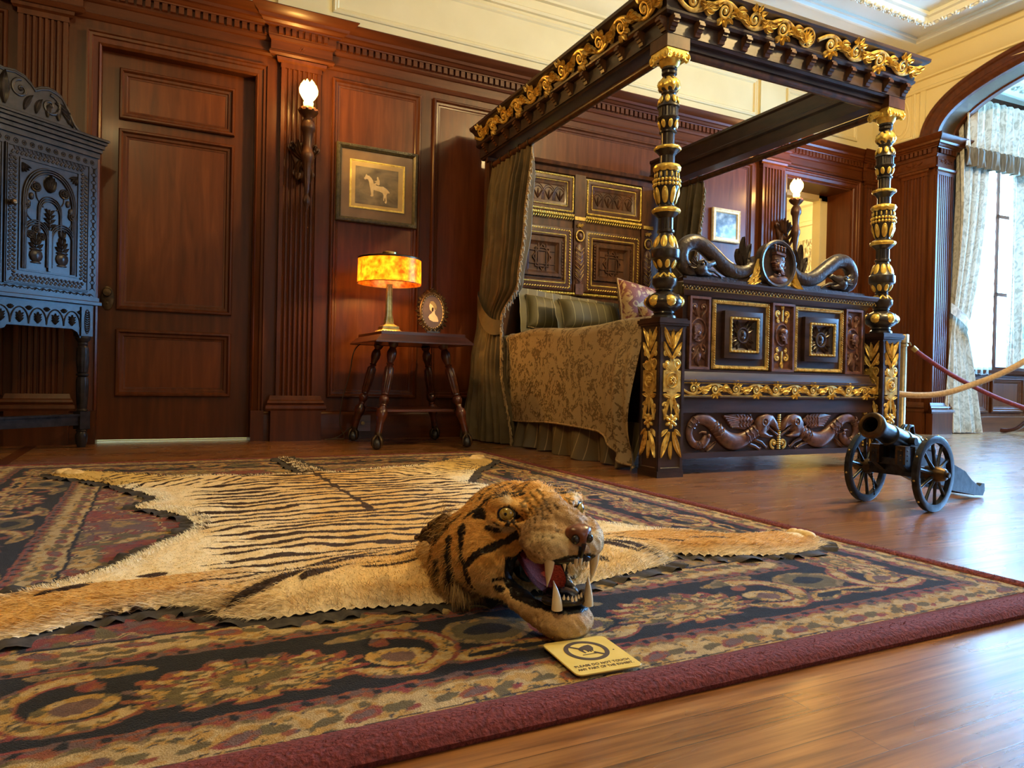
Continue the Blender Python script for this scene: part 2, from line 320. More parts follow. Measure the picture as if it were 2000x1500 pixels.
    def flower(s, x, y, r, n=6, c=0., h=.006, a0=0.):
        for k in range(n):
            a = a0+2*PI*k/n; M_ = Matrix.Rotation(a, 3, 'Z'); s.ell((x+cos(a)*r*.6, y+sin(a)*r*.6, c), (r*.42, r*.27, h), 10, 6, M_)
        s.ell((x, y, c+h*.5), (r*.26, r*.26, h), 10, 6); return s
    def rope(s, a0, b0, a1, b1, r, c=0., step=None, ang=.9):
        """row of slanting gilt beads"""
        L_ = math.hypot(a1-a0, b1-b0); step = step or r*1.9; n = max(2, int(L_/step)); th = math.atan2(b1-b0, a1-a0)
        for k in range(n):
            t = (k+.5)/n; M_ = Matrix.Rotation(th+ang, 3, 'Z'); s.ell((a0+(a1-a0)*t, b0+(b1-b0)*t, c), (r*1.35, r*.62, r*.8), 6, 4, M_)
        return s
    def ropeframe(s, a0, b0, a1, b1, r, c=0., step=None, ang=.9):
        s.rope(a0, b0, a1, b0, r, c, step, ang); s.rope(a0, b1, a1, b1, r, c, step, ang); s.rope(a0, b0, a0, b1, r, c, step, ang); s.rope(a1, b0, a1, b1, r, c, step, ang); return s
    def build(s, name, mat, parent=None, smooth=True, loc=None, ang=40, cols=None):
        V = np.concatenate(s.V); me = bpy.data.meshes.new(name); F = s.F
        me.vertices.add(len(V)); me.vertices.foreach_set('co', V.astype(np.float32).ravel())
        lens = np.array([len(f) for f in F], np.int32); idx = np.fromiter((i for f in F for i in f), np.int32, int(lens.sum()))
        me.loops.add(len(idx)); me.loops.foreach_set('vertex_index', idx); me.polygons.add(len(F))
        me.polygons.foreach_set('loop_start', np.concatenate([[0], np.cumsum(lens)[:-1]]).astype(np.int32))
        me.update(calc_edges=True); me.validate()
        if s.U is not None:
            uv = me.uv_layers.new(name='UV'); U = np.array(s.U, np.float32)[np.array([l.vertex_index for l in me.loops])]; uv.data.foreach_set('uv', U.ravel())
        if cols is not None:
            ca = me.color_attributes.new('Col', 'FLOAT_COLOR', 'POINT'); c4 = np.ones((len(V), 4), np.float32); c4[:, :3] = cols; ca.data.foreach_set('color', c4.ravel())
        if not smooth: me.polygons.foreach_set('use_smooth', np.zeros(len(me.polygons), bool))
        if smooth:
            me.polygons.foreach_set('use_smooth', np.ones(len(me.polygons), bool))
            if ang < 180: me.set_sharp_from_angle(angle=rad(ang))
        me.materials.append(mat); o = bpy.data.objects.new(name, me); COL.objects.link(o)
        if parent: o.parent = parent
        if loc: o.location = loc
        return o
def tag(o, label, cat, group=None):
    o['label'] = label; o['category'] = cat
    if group: o['group'] = group
    return o
def thing(name, label, cat, loc=(0, 0, 0), rz=0, group=None):
    o = bpy.data.objects.new(name, None); COL.objects.link(o); o.location = loc; o.rotation_euler.z = rz; o.empty_display_size = .1
    return tag(o, label, cat, group)
def struct(o): o['kind'] = 'structure'; return o
def child(name, parent, loc=(0, 0, 0)):
    o = bpy.data.objects.new(name, None); COL.objects.link(o); o.parent = parent; o.location = loc; return o
def dup(root, loc, rz, label, group=None):
    def cp(o, par):
        c = o.copy(); COL.objects.link(c); c.parent = par
        for ch in [x for x in list(bpy.data.objects) if x.parent == o]: cp(ch, c)
        return c
    r = cp(root, None); r.location = loc; r.rotation_euler.z = rz; r['label'] = label
    if group: r['group'] = group
    return r
def arc(cx, cy, rx, ry, a0, a1, n): return [(cx+rx*cos(a0+(a1-a0)*i/(n-1)), cy+ry*sin(a0+(a1-a0)*i/(n-1))) for i in range(n)]
def spline(P, n):
    """Catmull-Rom through points of any dimension"""
    P = [np.array(p, float) for p in P]; P = [2*P[0]-P[1]]+P+[2*P[-1]-P[-2]]; out = []; m_ = len(P)-3
    for i in range(n):
        t = i/(n-1)*m_; k = min(int(t), m_-1); u = t-k; p0, p1, p2, p3 = P[k:k+4]
        out.append(tuple(.5*((2*p1)+(-p0+p2)*u+(2*p0-5*p1+4*p2-p3)*u*u+(-p0+3*p1-3*p2+p3)*u**3)))
    return out
# ---------------------------------------------------------------- room shell
XL, XR, YF, ZC = -1.25, 6.6, -3.6, 3.62
BW = PM((0, D, 0), (1, 0, 0), (0, -1, 0)); RW = PM((XR, 0, 0), (0, -1, 0), (-1, 0, 0)); JW = PM((0, 4.25, 0), (1, 0, 0), (0, -1, 0))
struct(MB().box(-3, 11, YF-.3, 9.2, -.08, 0).build('floor', floorm))
b = MB().box(.8, 8.5, 0, .01, 0, .1)
# inlaid dark strip near the left end of the floor
struct(MB().box(-.66, -.60, 3.9, 4.9, -.001, .0012).build('trim_1', mahog_h))
struct(MB().box(XL-.2, 10.2, YF-.2, 9.2, ZC, ZC+.1).build('ceiling', ceilm))
c_ = MB()
for (x0, y0, x1, y1, w_, h_) in ((.4, .4, 6.2, 4.26, .07, .05), (.75, .75, 5.93, 3.99, .13, .07)):
    c_.M = PM((0, 0, ZC), (1, 0, 0), (0, 0, -1), (0, 1, 0)); c_.frame(x0, y0, x1, y1, [(0, 0), (0, h_*.4), (w_*.2, h_*.5), (w_*.35, h_), (w_*.65, h_), (w_*.8, h_*.5), (w_, h_*.4), (w_, 0)])
struct(c_.build('trim_2', ceilm))
o_ = MB(PM((0, 0, ZC), (1, 0, 0), (0, 0, -1), (0, 1, 0)))
for k in range(46):
    a = 1.0+k*.107
    for y in (3.925,): o_.flower(a, y, .034, 5, .072, .012, k); o_.leaf(a+.03, y, .5, .055, .016, .07, .012); o_.leaf(a+.03, y, -.6, .05, .014, .07, .012)
for k in range(28):
    y = 1.0+k*.107; o_.flower(5.865, y, .034, 5, .072, .012, k); o_.leaf(5.865, y+.03, 1.2, .055, .016, .07, .012)
struct(o_.build('trim_3', ceilm))
# back wall, timber to 2.75 m, plaster above
def wallbox(segs, M, name, mat, t=.14):
    b = MB(M)
    for a0, a1, b0, b1 in segs: b.box(a0, a1, b0, b1, -t, 0)
    return struct(b.build(name, mat, smooth=False))
wallbox([(XL, -.315, 0, 2.78), (.56, 5.385, 0, 2.78), (6.308, XR, 0, 2.78), (-.315, .56, 2.39, 2.78), (5.385, 6.308, 2.44, 2.78)], BW, 'wall_back', mahog)
wallbox([(XL, XR, 2.78, ZC)], BW, 'wall_back', cream)
struct(MB().box(XL-.1, XL, YF, D, 0, ZC).build('wall_left', mahog)); struct(MB().box(XL, 10, YF-.1, YF, 0, ZC).build('wall_front', cream))
# entablature profile (height, projection)
ENT = [(2.535, 0), (2.54, .010), (2.555, .018), (2.57, .012), (2.575, .004), (2.635, .004), (2.64, .014), (2.655, .022), (2.665, .022), (2.668, .024), (2.71, .024), (2.712, .05), (2.72, .052), (2.724, .064), (2.738, .078), (2.742, .092), (2.76, .098), (2.764, .108), (2.785, .135), (2.80, .15), (2.806, .15), (2.806, 0)]
def dentils(b, a0, a1, c0=.02, step=.046):
    n = max(1, int((a1-a0)/step)); st = (a1-a0)/n
    for k in range(n): b.box(a0+k*st+.008, a0+(k+1)*st-.008, 2.668, 2.71, c0, c0+.028)
def entab(M, a0, a1, outs, m0=0, m1=0, name='trim_4'):
    """entablature with break-outs over the pilasters: outs = [(a0, a1, projection)]"""
    b = MB(M); b.extr(ENT, a0, a1, m0, m1); dentils(b, a0, a1)
    for p0, p1, pr_ in outs:
        pr2 = [(z, c+pr_) for z, c in ENT[:-1]]+[(2.806, 0)]; pr2 = [(2.535, 0)]+pr2
        b.extr(pr2, p0, p1, 1, 1); dentils(b, p0-.02, p1+.02, .02+pr_, .04)
    return struct(b.build(name, mahog_h, ang=25))
entab(BW, XL, XR, [(-.745, -.465, .05), (.70, .992, .05), (5.02, 5.31, .05), (6.46, 6.6, .03)], name='trim_4')
def pilaster(M, a0, a1, name, n=7, c=.045, z1=2.50, ornament=True, zb=.3):
    b = MB(M); w_ = a1-a0; m_ = .018; st = (w_-2*m_)/n; P = [(a0, 0), (a0, c)]
    for k in range(n):
        x0 = a0+m_+k*st+.006; x1 = x0+st-.012
        P += [(x0, c)]+[((x0+x1)/2-(x1-x0)/2*cos(t), c-(x1-x0)*.62*sin(t)) for t in (.4, .9, PI/2, PI-.9, PI-.4)]+[(x1, c)]
    P += [(a1, c), (a1, 0)]; b.prism(P, zb, z1, 'y')
    b.box(a0-.004, a1+.004, z1-.03, z1+.035, 0, c+.004)
    b.extr([(z1+.0, 0), (z1, c+.004), (z1+.012, c+.018), (z1+.03, c+.022), (z1+.036, c+.008), (z1+.036, 0)], a0, a1, .5, .5)
    b.box(a0, a1, z1+.03, 2.7, 0, c)
    q = .035
    b.box(a0-q, a1+q, 0, .20, 0, c+q)
    b.extr([(.20, 0), (.20, c+q), (.215, c+q+.006), (.235, c+q+.002), (.24, c+.02), (.252, c+.026), (.266, c+.02), (.272, c+.010), (.30, c), (.30, 0)], a0, a1, .8, .8)
    if ornament:
        m = (a0+a1)/2; z = (z1+.036+2.66)/2+.005
        b.flower(m, z, .026, 6, c, .012)
        for sg in (-1, 1):
            b.scroll(m+sg*.055, z, .022, PI/2, 1.2*sg, .006, c); b.leaf(m+sg*.03, z-.012, 0 if sg > 0 else PI, .06, .012, c, .008, sg*.9); b.scroll(m+sg*.09, z, .018, -PI/2, -1.2*sg, .005, c)
    return struct(b.build(name, mahog, ang=25))
pilaster(BW, -.728, -.485, 'trim_5'); pilaster(BW, .716, .974, 'trim_6'); pilaster(BW, 5.035, 5.297, 'trim_7', 6); pilaster(BW, 6.47, 6.6, 'trim_8', 3, ornament=False)
PROF = [(0, 0), (0, .020), (.006, .027), (.016, .028), (.022, .020), (.026, .014), (.040, .012), (.046, .006), (.056, .004), (.058, .001)]
def panel(M, a0, b0, a1, b1, name, mat=mahog, field=mahog_p, prof=PROF):
    b = MB(M); b.frame(a0, b0, a1, b1, prof); o = struct(b.build(name, mat, ang=30))
    if field:
        d = prof[-1][0]-.002; f = MB(M).box(a0+d, a1-d, b0+d, b1-d, -.004, .0016); f.build('panel', field, o, smooth=False)
    return o
for i, q in enumerate([(1.057, .287, 1.70, 2.485), (1.79, .287, 2.44, 2.485), (2.54, .287, 4.19, 2.485), (4.30, .287, 4.933, 2.485), (-1.2, .287, -.78, 2.485)]): panel(BW, *q, 'trim_%d' % (9+i))
# baseboard
b = MB(BW); BP = [(0, 0), (0, .022), (.17, .022), (.185, .016), (.195, .004), (.195, 0)]
for a0, a1 in ((XL, -.76), (-.45, -.4), (.635, .68), (1.01, 5.0), (5.33, 5.33)):
    if a1 > a0: b.extr(BP, a0, a1)
struct(b.build('baseboard_back', mahog_h))
# door casings
def casing(M, a0, a1, b1, w_, name, mat=mahog):
    b = MB(M); P = [(0, 0), (0, .012), (.010, .020), (.018, .014), (w_*.55, .022), (w_*.62, .032), (w_*.8, .034), (w_*.88, .044), (w_, .044), (w_, 0)]; V = []; F = []
    for d, c in P: V += [(a0-d, 0, c), (a0-d, b1+d, c), (a1+d, b1+d, c), (a1+d, 0, c)]
    for k in range(len(P)-1):
        for i in range(3): F.append((4*k+i, 4*k+i+1, 4*k+5+i, 4*k+4+i))
    b.add(V, F); b.box(a0-w_-.004, a0+.0, 0, .2, 0, .05); b.box(a1, a1+w_+.004, 0, .2, 0, .05)
    return struct(b.build(name, mat, ang=30))
casing(BW, -.315, .56, 2.39, .078, 'trim_14'); casing(BW, 5.385, 6.308, 2.44, .078, 'trim_15')
# closed door with three panels
dr = MB(BW); dr.box(-.315, .56, .016, 2.39, -.105, -.06); door = struct(dr.build('door_1', mahog, smooth=False))
DM = BW.copy(); DM = Matrix.Translation((0, .06, 0))@BW
for (b0, b1) in ((.285, .70), (.818, 1.93), (1.99, 2.30)):
    x = MB(DM); x.frame(-.222, b0, .442, b1, PROF[:-1]+[(.058, -.004)]); x.build('moulding', mahog, door, ang=30)
    x = MB(DM); x.box(-.166, .386, b0+.056, b1-.056, -.003, .0015); x.build('panel', mahog_p, door, smooth=False)
x = MB(DM); x.lathe([(0, .001), (.036, .001), (.036, .006), (.030, .009), (0, .009)], 28, (-.268, .885, 0), 'z'); V = x.V[0]
esc = MB(); AA = np.array(DM.inverted()); V2 = V@AA[:3, :3].T+AA[:3, 3]; V2[:, 1] = .885+(V2[:, 1]-.885)*2.05; esc.M = DM; esc.add(V2, x.F); k_ = MB(DM)
eo = esc.build('escutcheon', bronze, door)
k_.lathe([(0, .006), (.012, .006), (.010, .03), (.024, .036), (.027, .048), (.022, .058), (0, .06)], 20, (-.268, .918, 0), 'z'); k_.build('door_knob', bronze, door)
MB(DM).lathe([(0, .008), (.008, .008), (.009, .014), (0, .016)], 12, (-.268, .853, 0), 'z').build('keyhole', bronze, door)
# passage behind the closed door (seen only as a line of light) and the hall behind the open doorway
struct(MB().box(-.6, 1.0, 6.3, 6.4, 0, 2.6).build('wall_closet', cream))
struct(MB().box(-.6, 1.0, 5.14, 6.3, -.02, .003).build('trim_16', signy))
struct(MB().box(5.0, 5.05, 5.1, 8.8, 0, ZC).build('wall_hall_left', cream)); struct(MB().box(5.0, 9.5, 8.8, 8.9, 0, ZC).build('wall_hall_back', cream))
hr = MB(PM((8.35, 0, 0), (0, -1, 0), (-1, 0, 0))); hr.box(-8.8, -5.1, 0, ZC, -.1, 0); hr.extr([(3.0, 0), (3.02, .05), (3.1, .07), (3.14, .14), (3.2, .16), (3.2, 0)], -8.8, -5.1); hr.extr([(2.72, 0), (2.73, .03), (2.78, .04), (2.8, 0)], -8.8, -5.1)
struct(hr.build('wall_hall_right', cream))
tp = noisy('birch_tapestry', [(.38, (.18, .13, .07)), (.5, (.45, .33, .14)), (.56, (.72, .6, .34)), (.7, (.78, .68, .42))], (26, 26, 7), .8, b=.1, detail=4, dist=2.)
tap = MB(PM((8.34, 0, 0), (0, -1, 0), (-1, 0, 0)))
tap.grid(lambda u, v: (-8.3+u*2.3, .9+v*1.62, .02+.012*sin(u*60)+.006*sin(u*23+v*3)), 90, 8)
tag(tap.build('wall_hanging', tp), 'cream and grey patterned fabric hanging on the hall wall beyond the open doorway', 'wall hanging')
j = MB(); j.box(5.385, 5.40, D+.0, 5.25, 0, 2.44); j.box(6.293, 6.308, D+.0, 5.25, 0, 2.44); j.box(5.385, 6.308, D, 5.25, 2.425, 2.44); struct(j.build('trim_17', mahog))
j = MB(); j.box(6.17, 6.34, 5.25, 5.33, 0, 2.5); j.box(5.3, 6.34, 5.25, 5.33, 2.37, 2.5); j.box(6.17, 6.19, 5.235, 5.25, 0, 2.39); struct(j.build('trim_18', cream))
hs = thing('hall_sconce', 'small glowing globe sconce in the hall seen through the open doorway', 'wall light', (8.3, 7.0, 2.0))
MB().ell((0, 0, .08), (.07, .07, .08)).build('globe', globe, hs); MB().lathe([(0, -.1), (.02, -.1), (.05, -.02), (.06, 0), (.0, .01)], 14).build('holder', brass, hs); MB().box(0, .06, -.03, .03, -.12, -.06).build('bracket', brass, hs)
# plaster frieze panels above the timber
CP = [(0, 0), (.004, .012), (.014, .016), (.024, .010), (.034, .012), (.042, .004), (.046, 0)]
def plaster(M, rects, ovals, name):
    b = MB(M)
    for r_ in rects: b.frame(*r_, CP)
    for (x, y, rx, ry) in ovals:
        b.tube([(x+rx*cos(t), y+ry*sin(t), .004) for t in np.linspace(0, 2*PI, 48, endpoint=False)], .011, 8, .8, (0, 0, 1), closed=True); b.tube([(x+(rx-.03)*cos(t), y+(ry-.035)*sin(t), .003) for t in np.linspace(0, 2*PI, 48, endpoint=False)], .005, 6, .8, (0, 0, 1), closed=True)
    return b
b = plaster(BW, [(-1.1, 2.93, -.83, 3.28), (-.38, 2.93, .60, 3.28), (.73, 2.93, .97, 3.28), (1.05, 2.93, 4.98, 3.28), (5.06, 2.93, 5.27, 3.28), (5.36, 2.93, 6.36, 3.28)], [(.85, 3.105, .085, .14), (5.165, 3.105, .075, .15)], '')
b.box(.69, 1.01, 2.806, 3.62, 0, .02); b.box(5.01, 5.32, 2.806, 3.62, 0, .02)
CC = [(3.30, 0), (3.305, .02), (3.325, .028), (3.335, .02), (3.40, .022), (3.405, .05), (3.42, .055), (3.45, .09), (3.52, .13), (3.56, .14), (3.565, .165), (3.60, .17), (3.62, .17), (3.62, 0)]
b.extr(CC, XL, XR, 0, 0); struct(b.build('trim_19', cream, ang=30))
# right wall with the wide arch into the bay
AY0, AY1, SP, AH, RT = .35, 4.30, 2.74, .62, 6.9
def archz(y, dy=0., dz=0.):
    c = (AY0+AY1)/2; h = (AY1-AY0)/2+dy; t = min(1, abs(y-c)/h); return SP+(AH+dz)*max(0, 1-t*t)**.36
ys = [AY0]+list((AY0+AY1)/2-(AY1-AY0)/2*np.cos(np.linspace(0.02, PI-.02, 61)))+[AY1]
b = MB(RW); poly = [(-YF, 0), (-YF, ZC), (-D, ZC), (-D, 0), (-AY1, 0)]+[(-y, archz(y)) for y in ys[::-1]]+[(-AY0, 0)]
b.prism([(-YF, 2.78), (-AY0, 2.78)][:0] or [(-D, 2.78), (-AY1, 2.78)]+[(-y, max(2.78, archz(y))) for y in ys[::-1]]+[(-AY0, 2.78), (-YF, 2.78), (-YF, ZC), (-D, ZC)], -.3, 0, 'z')
struct(b.build('wall_right', cream, smooth=False))
b = MB(RW); b.box(-D, -AY1, 0, 2.78, -.3, 0); b.box(-AY0, -YF, 0, 2.78, -.3, 0); struct(b.build('wall_right', mahog, smooth=False))
b = MB(RW)                                       # arch archivolt: face mouldings and coffered soffit
def ring(off, c): return [(-y_, z_, c) for y_, z_ in off]
def offs(d):
    pts = [(y, archz(y)) for y in ys]; out = []
    for i, (y, z) in enumerate(pts):
        a_, c_2 = pts[max(i-1, 0)], pts[min(i+1, len(pts)-1)]; t = Vector((c_2[0]-a_[0], c_2[1]-a_[1])).normalized(); out.append((y-t.y*d*-1 if 0 else y+(-t.y)*d, z+t.x*d))
    return out
prof = [(.15, 0), (.15, .03), (.135, .045), (.11, .045), (.10, .03), (.05, .025), (.04, .035), (.015, .035), (0, .02), (-.012, .0), (-.012, -.04), (-.0, -.05), (-.0, -.24), (-.012, -.25), (-.012, -.30), (.0, -.33), (.1, -.33), (.1, -.30)]
rings = [[(-y, max(z, SP-.02), c) for y, z in offs(d)] for d, c in prof]; n_ = len(ys); V = sum(rings, []); F = []
for k in range(len(prof)-1):
    for i in range(n_-1): F.append((k*n_+i, k*n_+i+1, (k+1)*n_+i+1, (k+1)*n_+i))
b.add(V, F); struct(b.build('trim_20', mahog_h, ang=30))
entab(RW, -D, -AY1+.0, [(-4.62, -AY1+.0, .03)], name='trim_21')
pilaster(RW, -4.61, -4.35, 'trim_22', 7, c=.03); b = MB(RW); b.extr(BP, -D, -4.65); b.extr(BP, -AY0+.02, -YF); struct(b.build('baseboard_right', mahog_h))
entab(PM((0, AY1, 0), (1, 0, 0), (0, -1, 0)), 6.6, 6.84, [(6.62, 6.84, .01)], 0, 1, name='trim_23'); pilaster(PM((0, AY1, 0), (1, 0, 0), (0, -1, 0)), 6.605, 6.845, 'trim_24', 7, c=.03)
b = plaster(RW, [(-4.83, 2.86, -4.50, 3.36), ], [(-4.665, 3.10, .095, .19)], ''); b.box(-4.45, -4.40, 2.806, 3.42, 0, .015); b.extr(CC, -D, -YF, 0, 0); struct(b.build('trim_25', cream, ang=30))
# bay: far wall with a window, wainscot, ceiling
BYW = PM((6.9, 4.42, 0), (cos(rad(-4)), sin(rad(-4)), 0), (sin(rad(-4)), -cos(rad(-4)), 0))
b = MB(BYW); b.box(0, .22, 0, 3.45, -.12, 0); b.box(.22, 1.62, 0, .62, -.12, 0); b.box(.22, 1.62, 3.05, 3.45, -.12, 0); b.box(1.62, 2.6, 0, 3.45, -.12, 0); struct(b.build('wall_bay_back', mahog, smooth=False))
b = MB(BYW); b.extr([(0, 0), (0, .03), (.15, .03), (.16, .01), (.16, 0)], 0, 2.6); b.extr([(.585, 0), (.59, .03), (.60, .06), (.635, .065), (.64, 0)], .1, 2.6)
for q in ((.25, .2, .75, .56), (.80, .2, 1.3, .56), (1.35, .2, 1.85, .56)): b.frame(*q, PROF)
struct(b.build('trim_26', mahog_h, ang=30))
def window(M, a0, a1, b0, b1, name, nx=2, nz=2):
    f = MB(M); f.frame(a0, b0, a1, b1, [(0, -.10), (0, .03), (.05, .03), (.05, -.10)])
    for k in range(1, nx): a = a0+(a1-a0)*k/nx; f.box(a-.018, a+.018, b0, b1, -.08, -.04)
    for k in range(1, nz): z = b0+(b1-b0)*k/nz; f.box(a0, a1, z-.018, z+.018, -.08, -.04)
    o = struct(f.build(name, mahog, smooth=False)); g = MB(M).box(a0+.04, a1-.04, b0+.04, b1-.04, -.062, -.058); g.build('pane', glass, o, smooth=False); return o
m, nt, p = nodes('window_glass'); p.inputs['Base Color'].default_value = (1, 1, 1, 1); p.inputs['Roughness'].default_value = 0; p.inputs['Transmission Weight'].default_value = 1; p.inputs['IOR'].default_value = 1.02; glass = m
window(BYW, .22, 1.62, .62, 3.05, 'window_1', 2, 3)
RBW = PM((9.25, 0, 0), (0, -1, 0), (-1, 0, 0)); b = MB(RBW); b.box(-4.4, -YF, 0, .6, -.12, 0); b.box(-4.4, -YF, 3.1, 3.45, -.12, 0)
for a in (-4.4, -3.0, -1.6, -.2): b.box(a, a+.25, .6, 3.1, -.12, 0)
b.box(.05, -YF, .6, 3.1, -.12, 0); struct(b.build('wall_bay_right', mahog, smooth=False))
for i, a in enumerate((-4.15, -2.75, -1.35)): window(RBW, a, a+1.15, .6, 3.1, 'window_%d' % (2+i), 1, 2)
struct(MB().box(6.9, 9.4, -.2, -.1, 0, 3.45).build('wall_bay_front', mahog)); 
b = MB().box(6.9, 9.5, -.3, 5.0, 3.42, 3.5); b.M = PM((0, 0, 3.42), (1, 0, 0), (0, 0, -1), (0, 1, 0)); b.frame(7.0, .2, 9.1, 4.2, [(0, 0), (0, .05), (.05, .06), (.1, .03), (.22, .03), (.24, .0)]); b.frame(7.45, .7, 8.7, 3.8, [(0, 0), (0, .04), (.05, .05), (.09, 0)])
for k in range(12): b.flower(7.35+k*.14, 4.07, .05, 6, .03, .02)
struct(b.build('ceiling', ceilm, ang=30))

# ---------------------------------------------------------------- bay curtains
def folds(u, n, amp, ph=0.): return amp*(sin(u*n*2*PI+ph)+.35*sin(u*n*4.7*PI+1.3+ph))
def drape(M, a0t, a1t, a0b, a1b, zt, zb, n, amp, tie=None, cols=None, nu=150, nv=50, amp_b=None, wob=.0):
    """hanging cloth; tie=(z, a0, a1) pinches it"""
    b = MB(M)
    def f(u, v):
        z = zt+(zb-zt)*v; L0, L1 = a0t+(a0b-a0t)*v, a1t+(a1b-a1t)*v; am = amp*(1+(.0 if amp_b is None else (amp_b/amp-1)*v))
        if tie:
            tv = (zt-tie[0])/(zt-zb)
            if v < tv: k = (v/tv)**1.7; L0, L1 = a0t+(tie[1]-a0t)*k, a1t+(tie[2]-a1t)*k
            else: k = ((v-tv)/(1-tv))**.8; L0, L1 = tie[1]+(a0b-tie[1])*k, tie[2]+(a1b-tie[2])*k
            am *= .35+.65*min(1, abs(v-tv)*3)
        pk = .0 if v > .06 else (1-v/.06)
        return (L0+(L1-L0)*u+wob*sin(v*5+u*4)*.02, z, am*(1-pk*.6)*(sin(u*n*2*PI+.5*sin(v*3))+.3*sin(u*n*5.1*PI+v*2))+wob*.03*sin(v*4))
    b.grid(f, nu, nv); return b
CM = PM((6.9, 4.27, 0), (cos(rad(-4)), sin(rad(-4)), 0), (sin(rad(-4)), -cos(rad(-4)), 0))
cu = thing('window_curtain', 'silver grey damask curtain tied back beside the arch pier in the window bay', 'curtain', (7.1, 4.27, 0))
def into(b, par):           # world-space builder under a thing that sits at par.location
    A = np.array(par.matrix_basis.inverted()) if False else np.array((Matrix.Translation(par.location)@Matrix.Rotation(par.rotation_euler.z, 4, 'Z')).inverted())
    b.V = [v@A[:3, :3].T+A[:3, 3] for v in b.V]; return b
into(drape(CM, -.02, .46, -.08, .44, 3.2, .012, 7, .045, (.98, -.05, .16), amp_b=.06, wob=1), cu).build('drape', bayc, cu, ang=180)
tb = MB(CM); tb.grid(lambda u, v: (-.10+u*.30, 1.16-.27*u+v*.10, .05+.06*sin(u*PI)), 14, 4); into(tb, cu).build('tieback', bayc, cu, ang=180)
cu2 = thing('window_curtain', 'straight silver grey damask curtain hanging at the right edge of the bay window', 'curtain', (8.1, 4.2, 0))
into(drape(CM, .80, 1.5, .80, 1.5, 3.2, .66, 6, .04, amp_b=.05), cu2).build('drape', bayc, cu2, ang=180)
vl = thing('curtain_valance', 'gathered silver damask valance with grey-brown bullion hem above the bay curtains', 'valance', (7.6, 4.16, 2.5))
into(drape(PM((6.9, 4.165, 0), (cos(rad(-4)), sin(rad(-4)), 0), (sin(rad(-4)), -cos(rad(-4)), 0)), -.06, 1.7, -.06, 1.7, 3.22, 2.74, 17, .035, nv=24, nu=260), vl).build('gathered_cloth', bayc, vl, ang=180)
into(drape(PM((6.9, 4.155, 0), (cos(rad(-4)), sin(rad(-4)), 0), (sin(rad(-4)), -cos(rad(-4)), 0)), -.06, 1.7, -.06, 1.7, 2.75, 2.56, 17, .037, nv=6, nu=260), vl).build('bullion_fringe', baytrim, vl, ang=180)
lc = MB(PM((6.9, 4.36, 0), (cos(rad(-4)), sin(rad(-4)), 0), (sin(rad(-4)), -cos(rad(-4)), 0))); lc.grid(lambda u, v: (.12+u*.60+.008*abs(sin(v*60))*(u > .95), 3.1-v*2.52+.012*abs(sin(u*30))*(v > .97), .012*sin(u*44)), 60, 130)
tag(lc.build('lace_curtain', lace, ang=180), 'white lace panel with scalloped edge behind the tied back bay curtain', 'lace curtain')
# ---------------------------------------------------------------- four-poster bed
BA = rad(-.904); BP = (2.161, 2.717, 0); WB, LB = 1.527, 2.14
bed = thing('canopy_bed', 'huge carved dark oak four-poster bed with gilded carvings and an open canopy frame', 'bed', BP, BA)
def FP(y, z=0, x=0): return PM((x, y, z), (1, 0, 0), (0, -1, 0))
def LP(x, y=0, z=0): return PM((x, y, z), (0, -1, 0), (-1, 0, 0))
def RP(x, y=0, z=0): return PM((x, y, z), (0, 1, 0), (1, 0, 0))
K = 1/2196.
T1 = [(190, 62), (195, 78), (215, 80), (225, 66), (240, 78), (262, 78), (275, 60), (300, 72), (330, 98), (385, 108), (430, 98), (446, 78), (462, 78), (475, 64), (482, 62), (540, 80), (590, 112), (605, 117), (612, 105), (616, 100), (705, 100), (712, 116), (722, 116), (742, 98), (848, 72), (855, 90), (870, 90), (880, 70), (1000, 68), (1010, 105), (1025, 130), (1050, 132), (1070, 108), (1100, 85), (1112, 76), (1190, 76), (1205, 110), (1225, 132), (1255, 134), (1280, 124), (1290, 118), (1350, 120), (1356, 130), (1438, 130)]
T2 = [(0, 126), (90, 106), (170, 80), (185, 82), (200, 115), (225, 138), (250, 138), (275, 116), (300, 90), (312, 78), (430, 78), (440, 90), (460, 90), (470, 72), (482, 75), (560, 100), (630, 135), (645, 150), (665, 152), (715, 152), (735, 146), (745, 130), (840, 72), (850, 66), (860, 78), (872, 70), (882, 68), (935, 112), (945, 128), (1000, 126), (1030, 105), (1050, 90), (1062, 98), (1075, 80), (1085, 95), (1110, 140), (1150, 184), (1190, 195), (1230, 182), (1265, 140), (1285, 108), (1300, 112), (1310, 100), (1330, 125), (1345, 128), (1362, 128)]
def z1(y): return 2.024-y*K
def z2(y): return 1.3655-y*K
prof = [(h*K, z1(y)) for y, h in T1]+[(h*K, z2(y)) for y, h in T2 if y >= 0]
prof = sorted(set(prof), key=lambda q: q[1])
def modp(t, z, r):
    if z1(702) < z < z1(614): return 1-.07*(cos(t*12) > .3)
    if z2(432) < z < z2(310): return 1-.10*(cos(t*8) > .4)
    if z1(1350) < z < z1(1288): return 1-.08*(cos(t*16) > .2)
    return 1
def around(b, n, r, z, size, tilt=0., ph=0.):
    for k in range(n):
        a = 2*PI*k/n+ph; M_ = Matrix.Rotation(a, 3, 'Z')@Matrix.Rotation(tilt, 3, 'Y'); b.ell((r*cos(a), r*sin(a), z), size, 10, 8, M_)
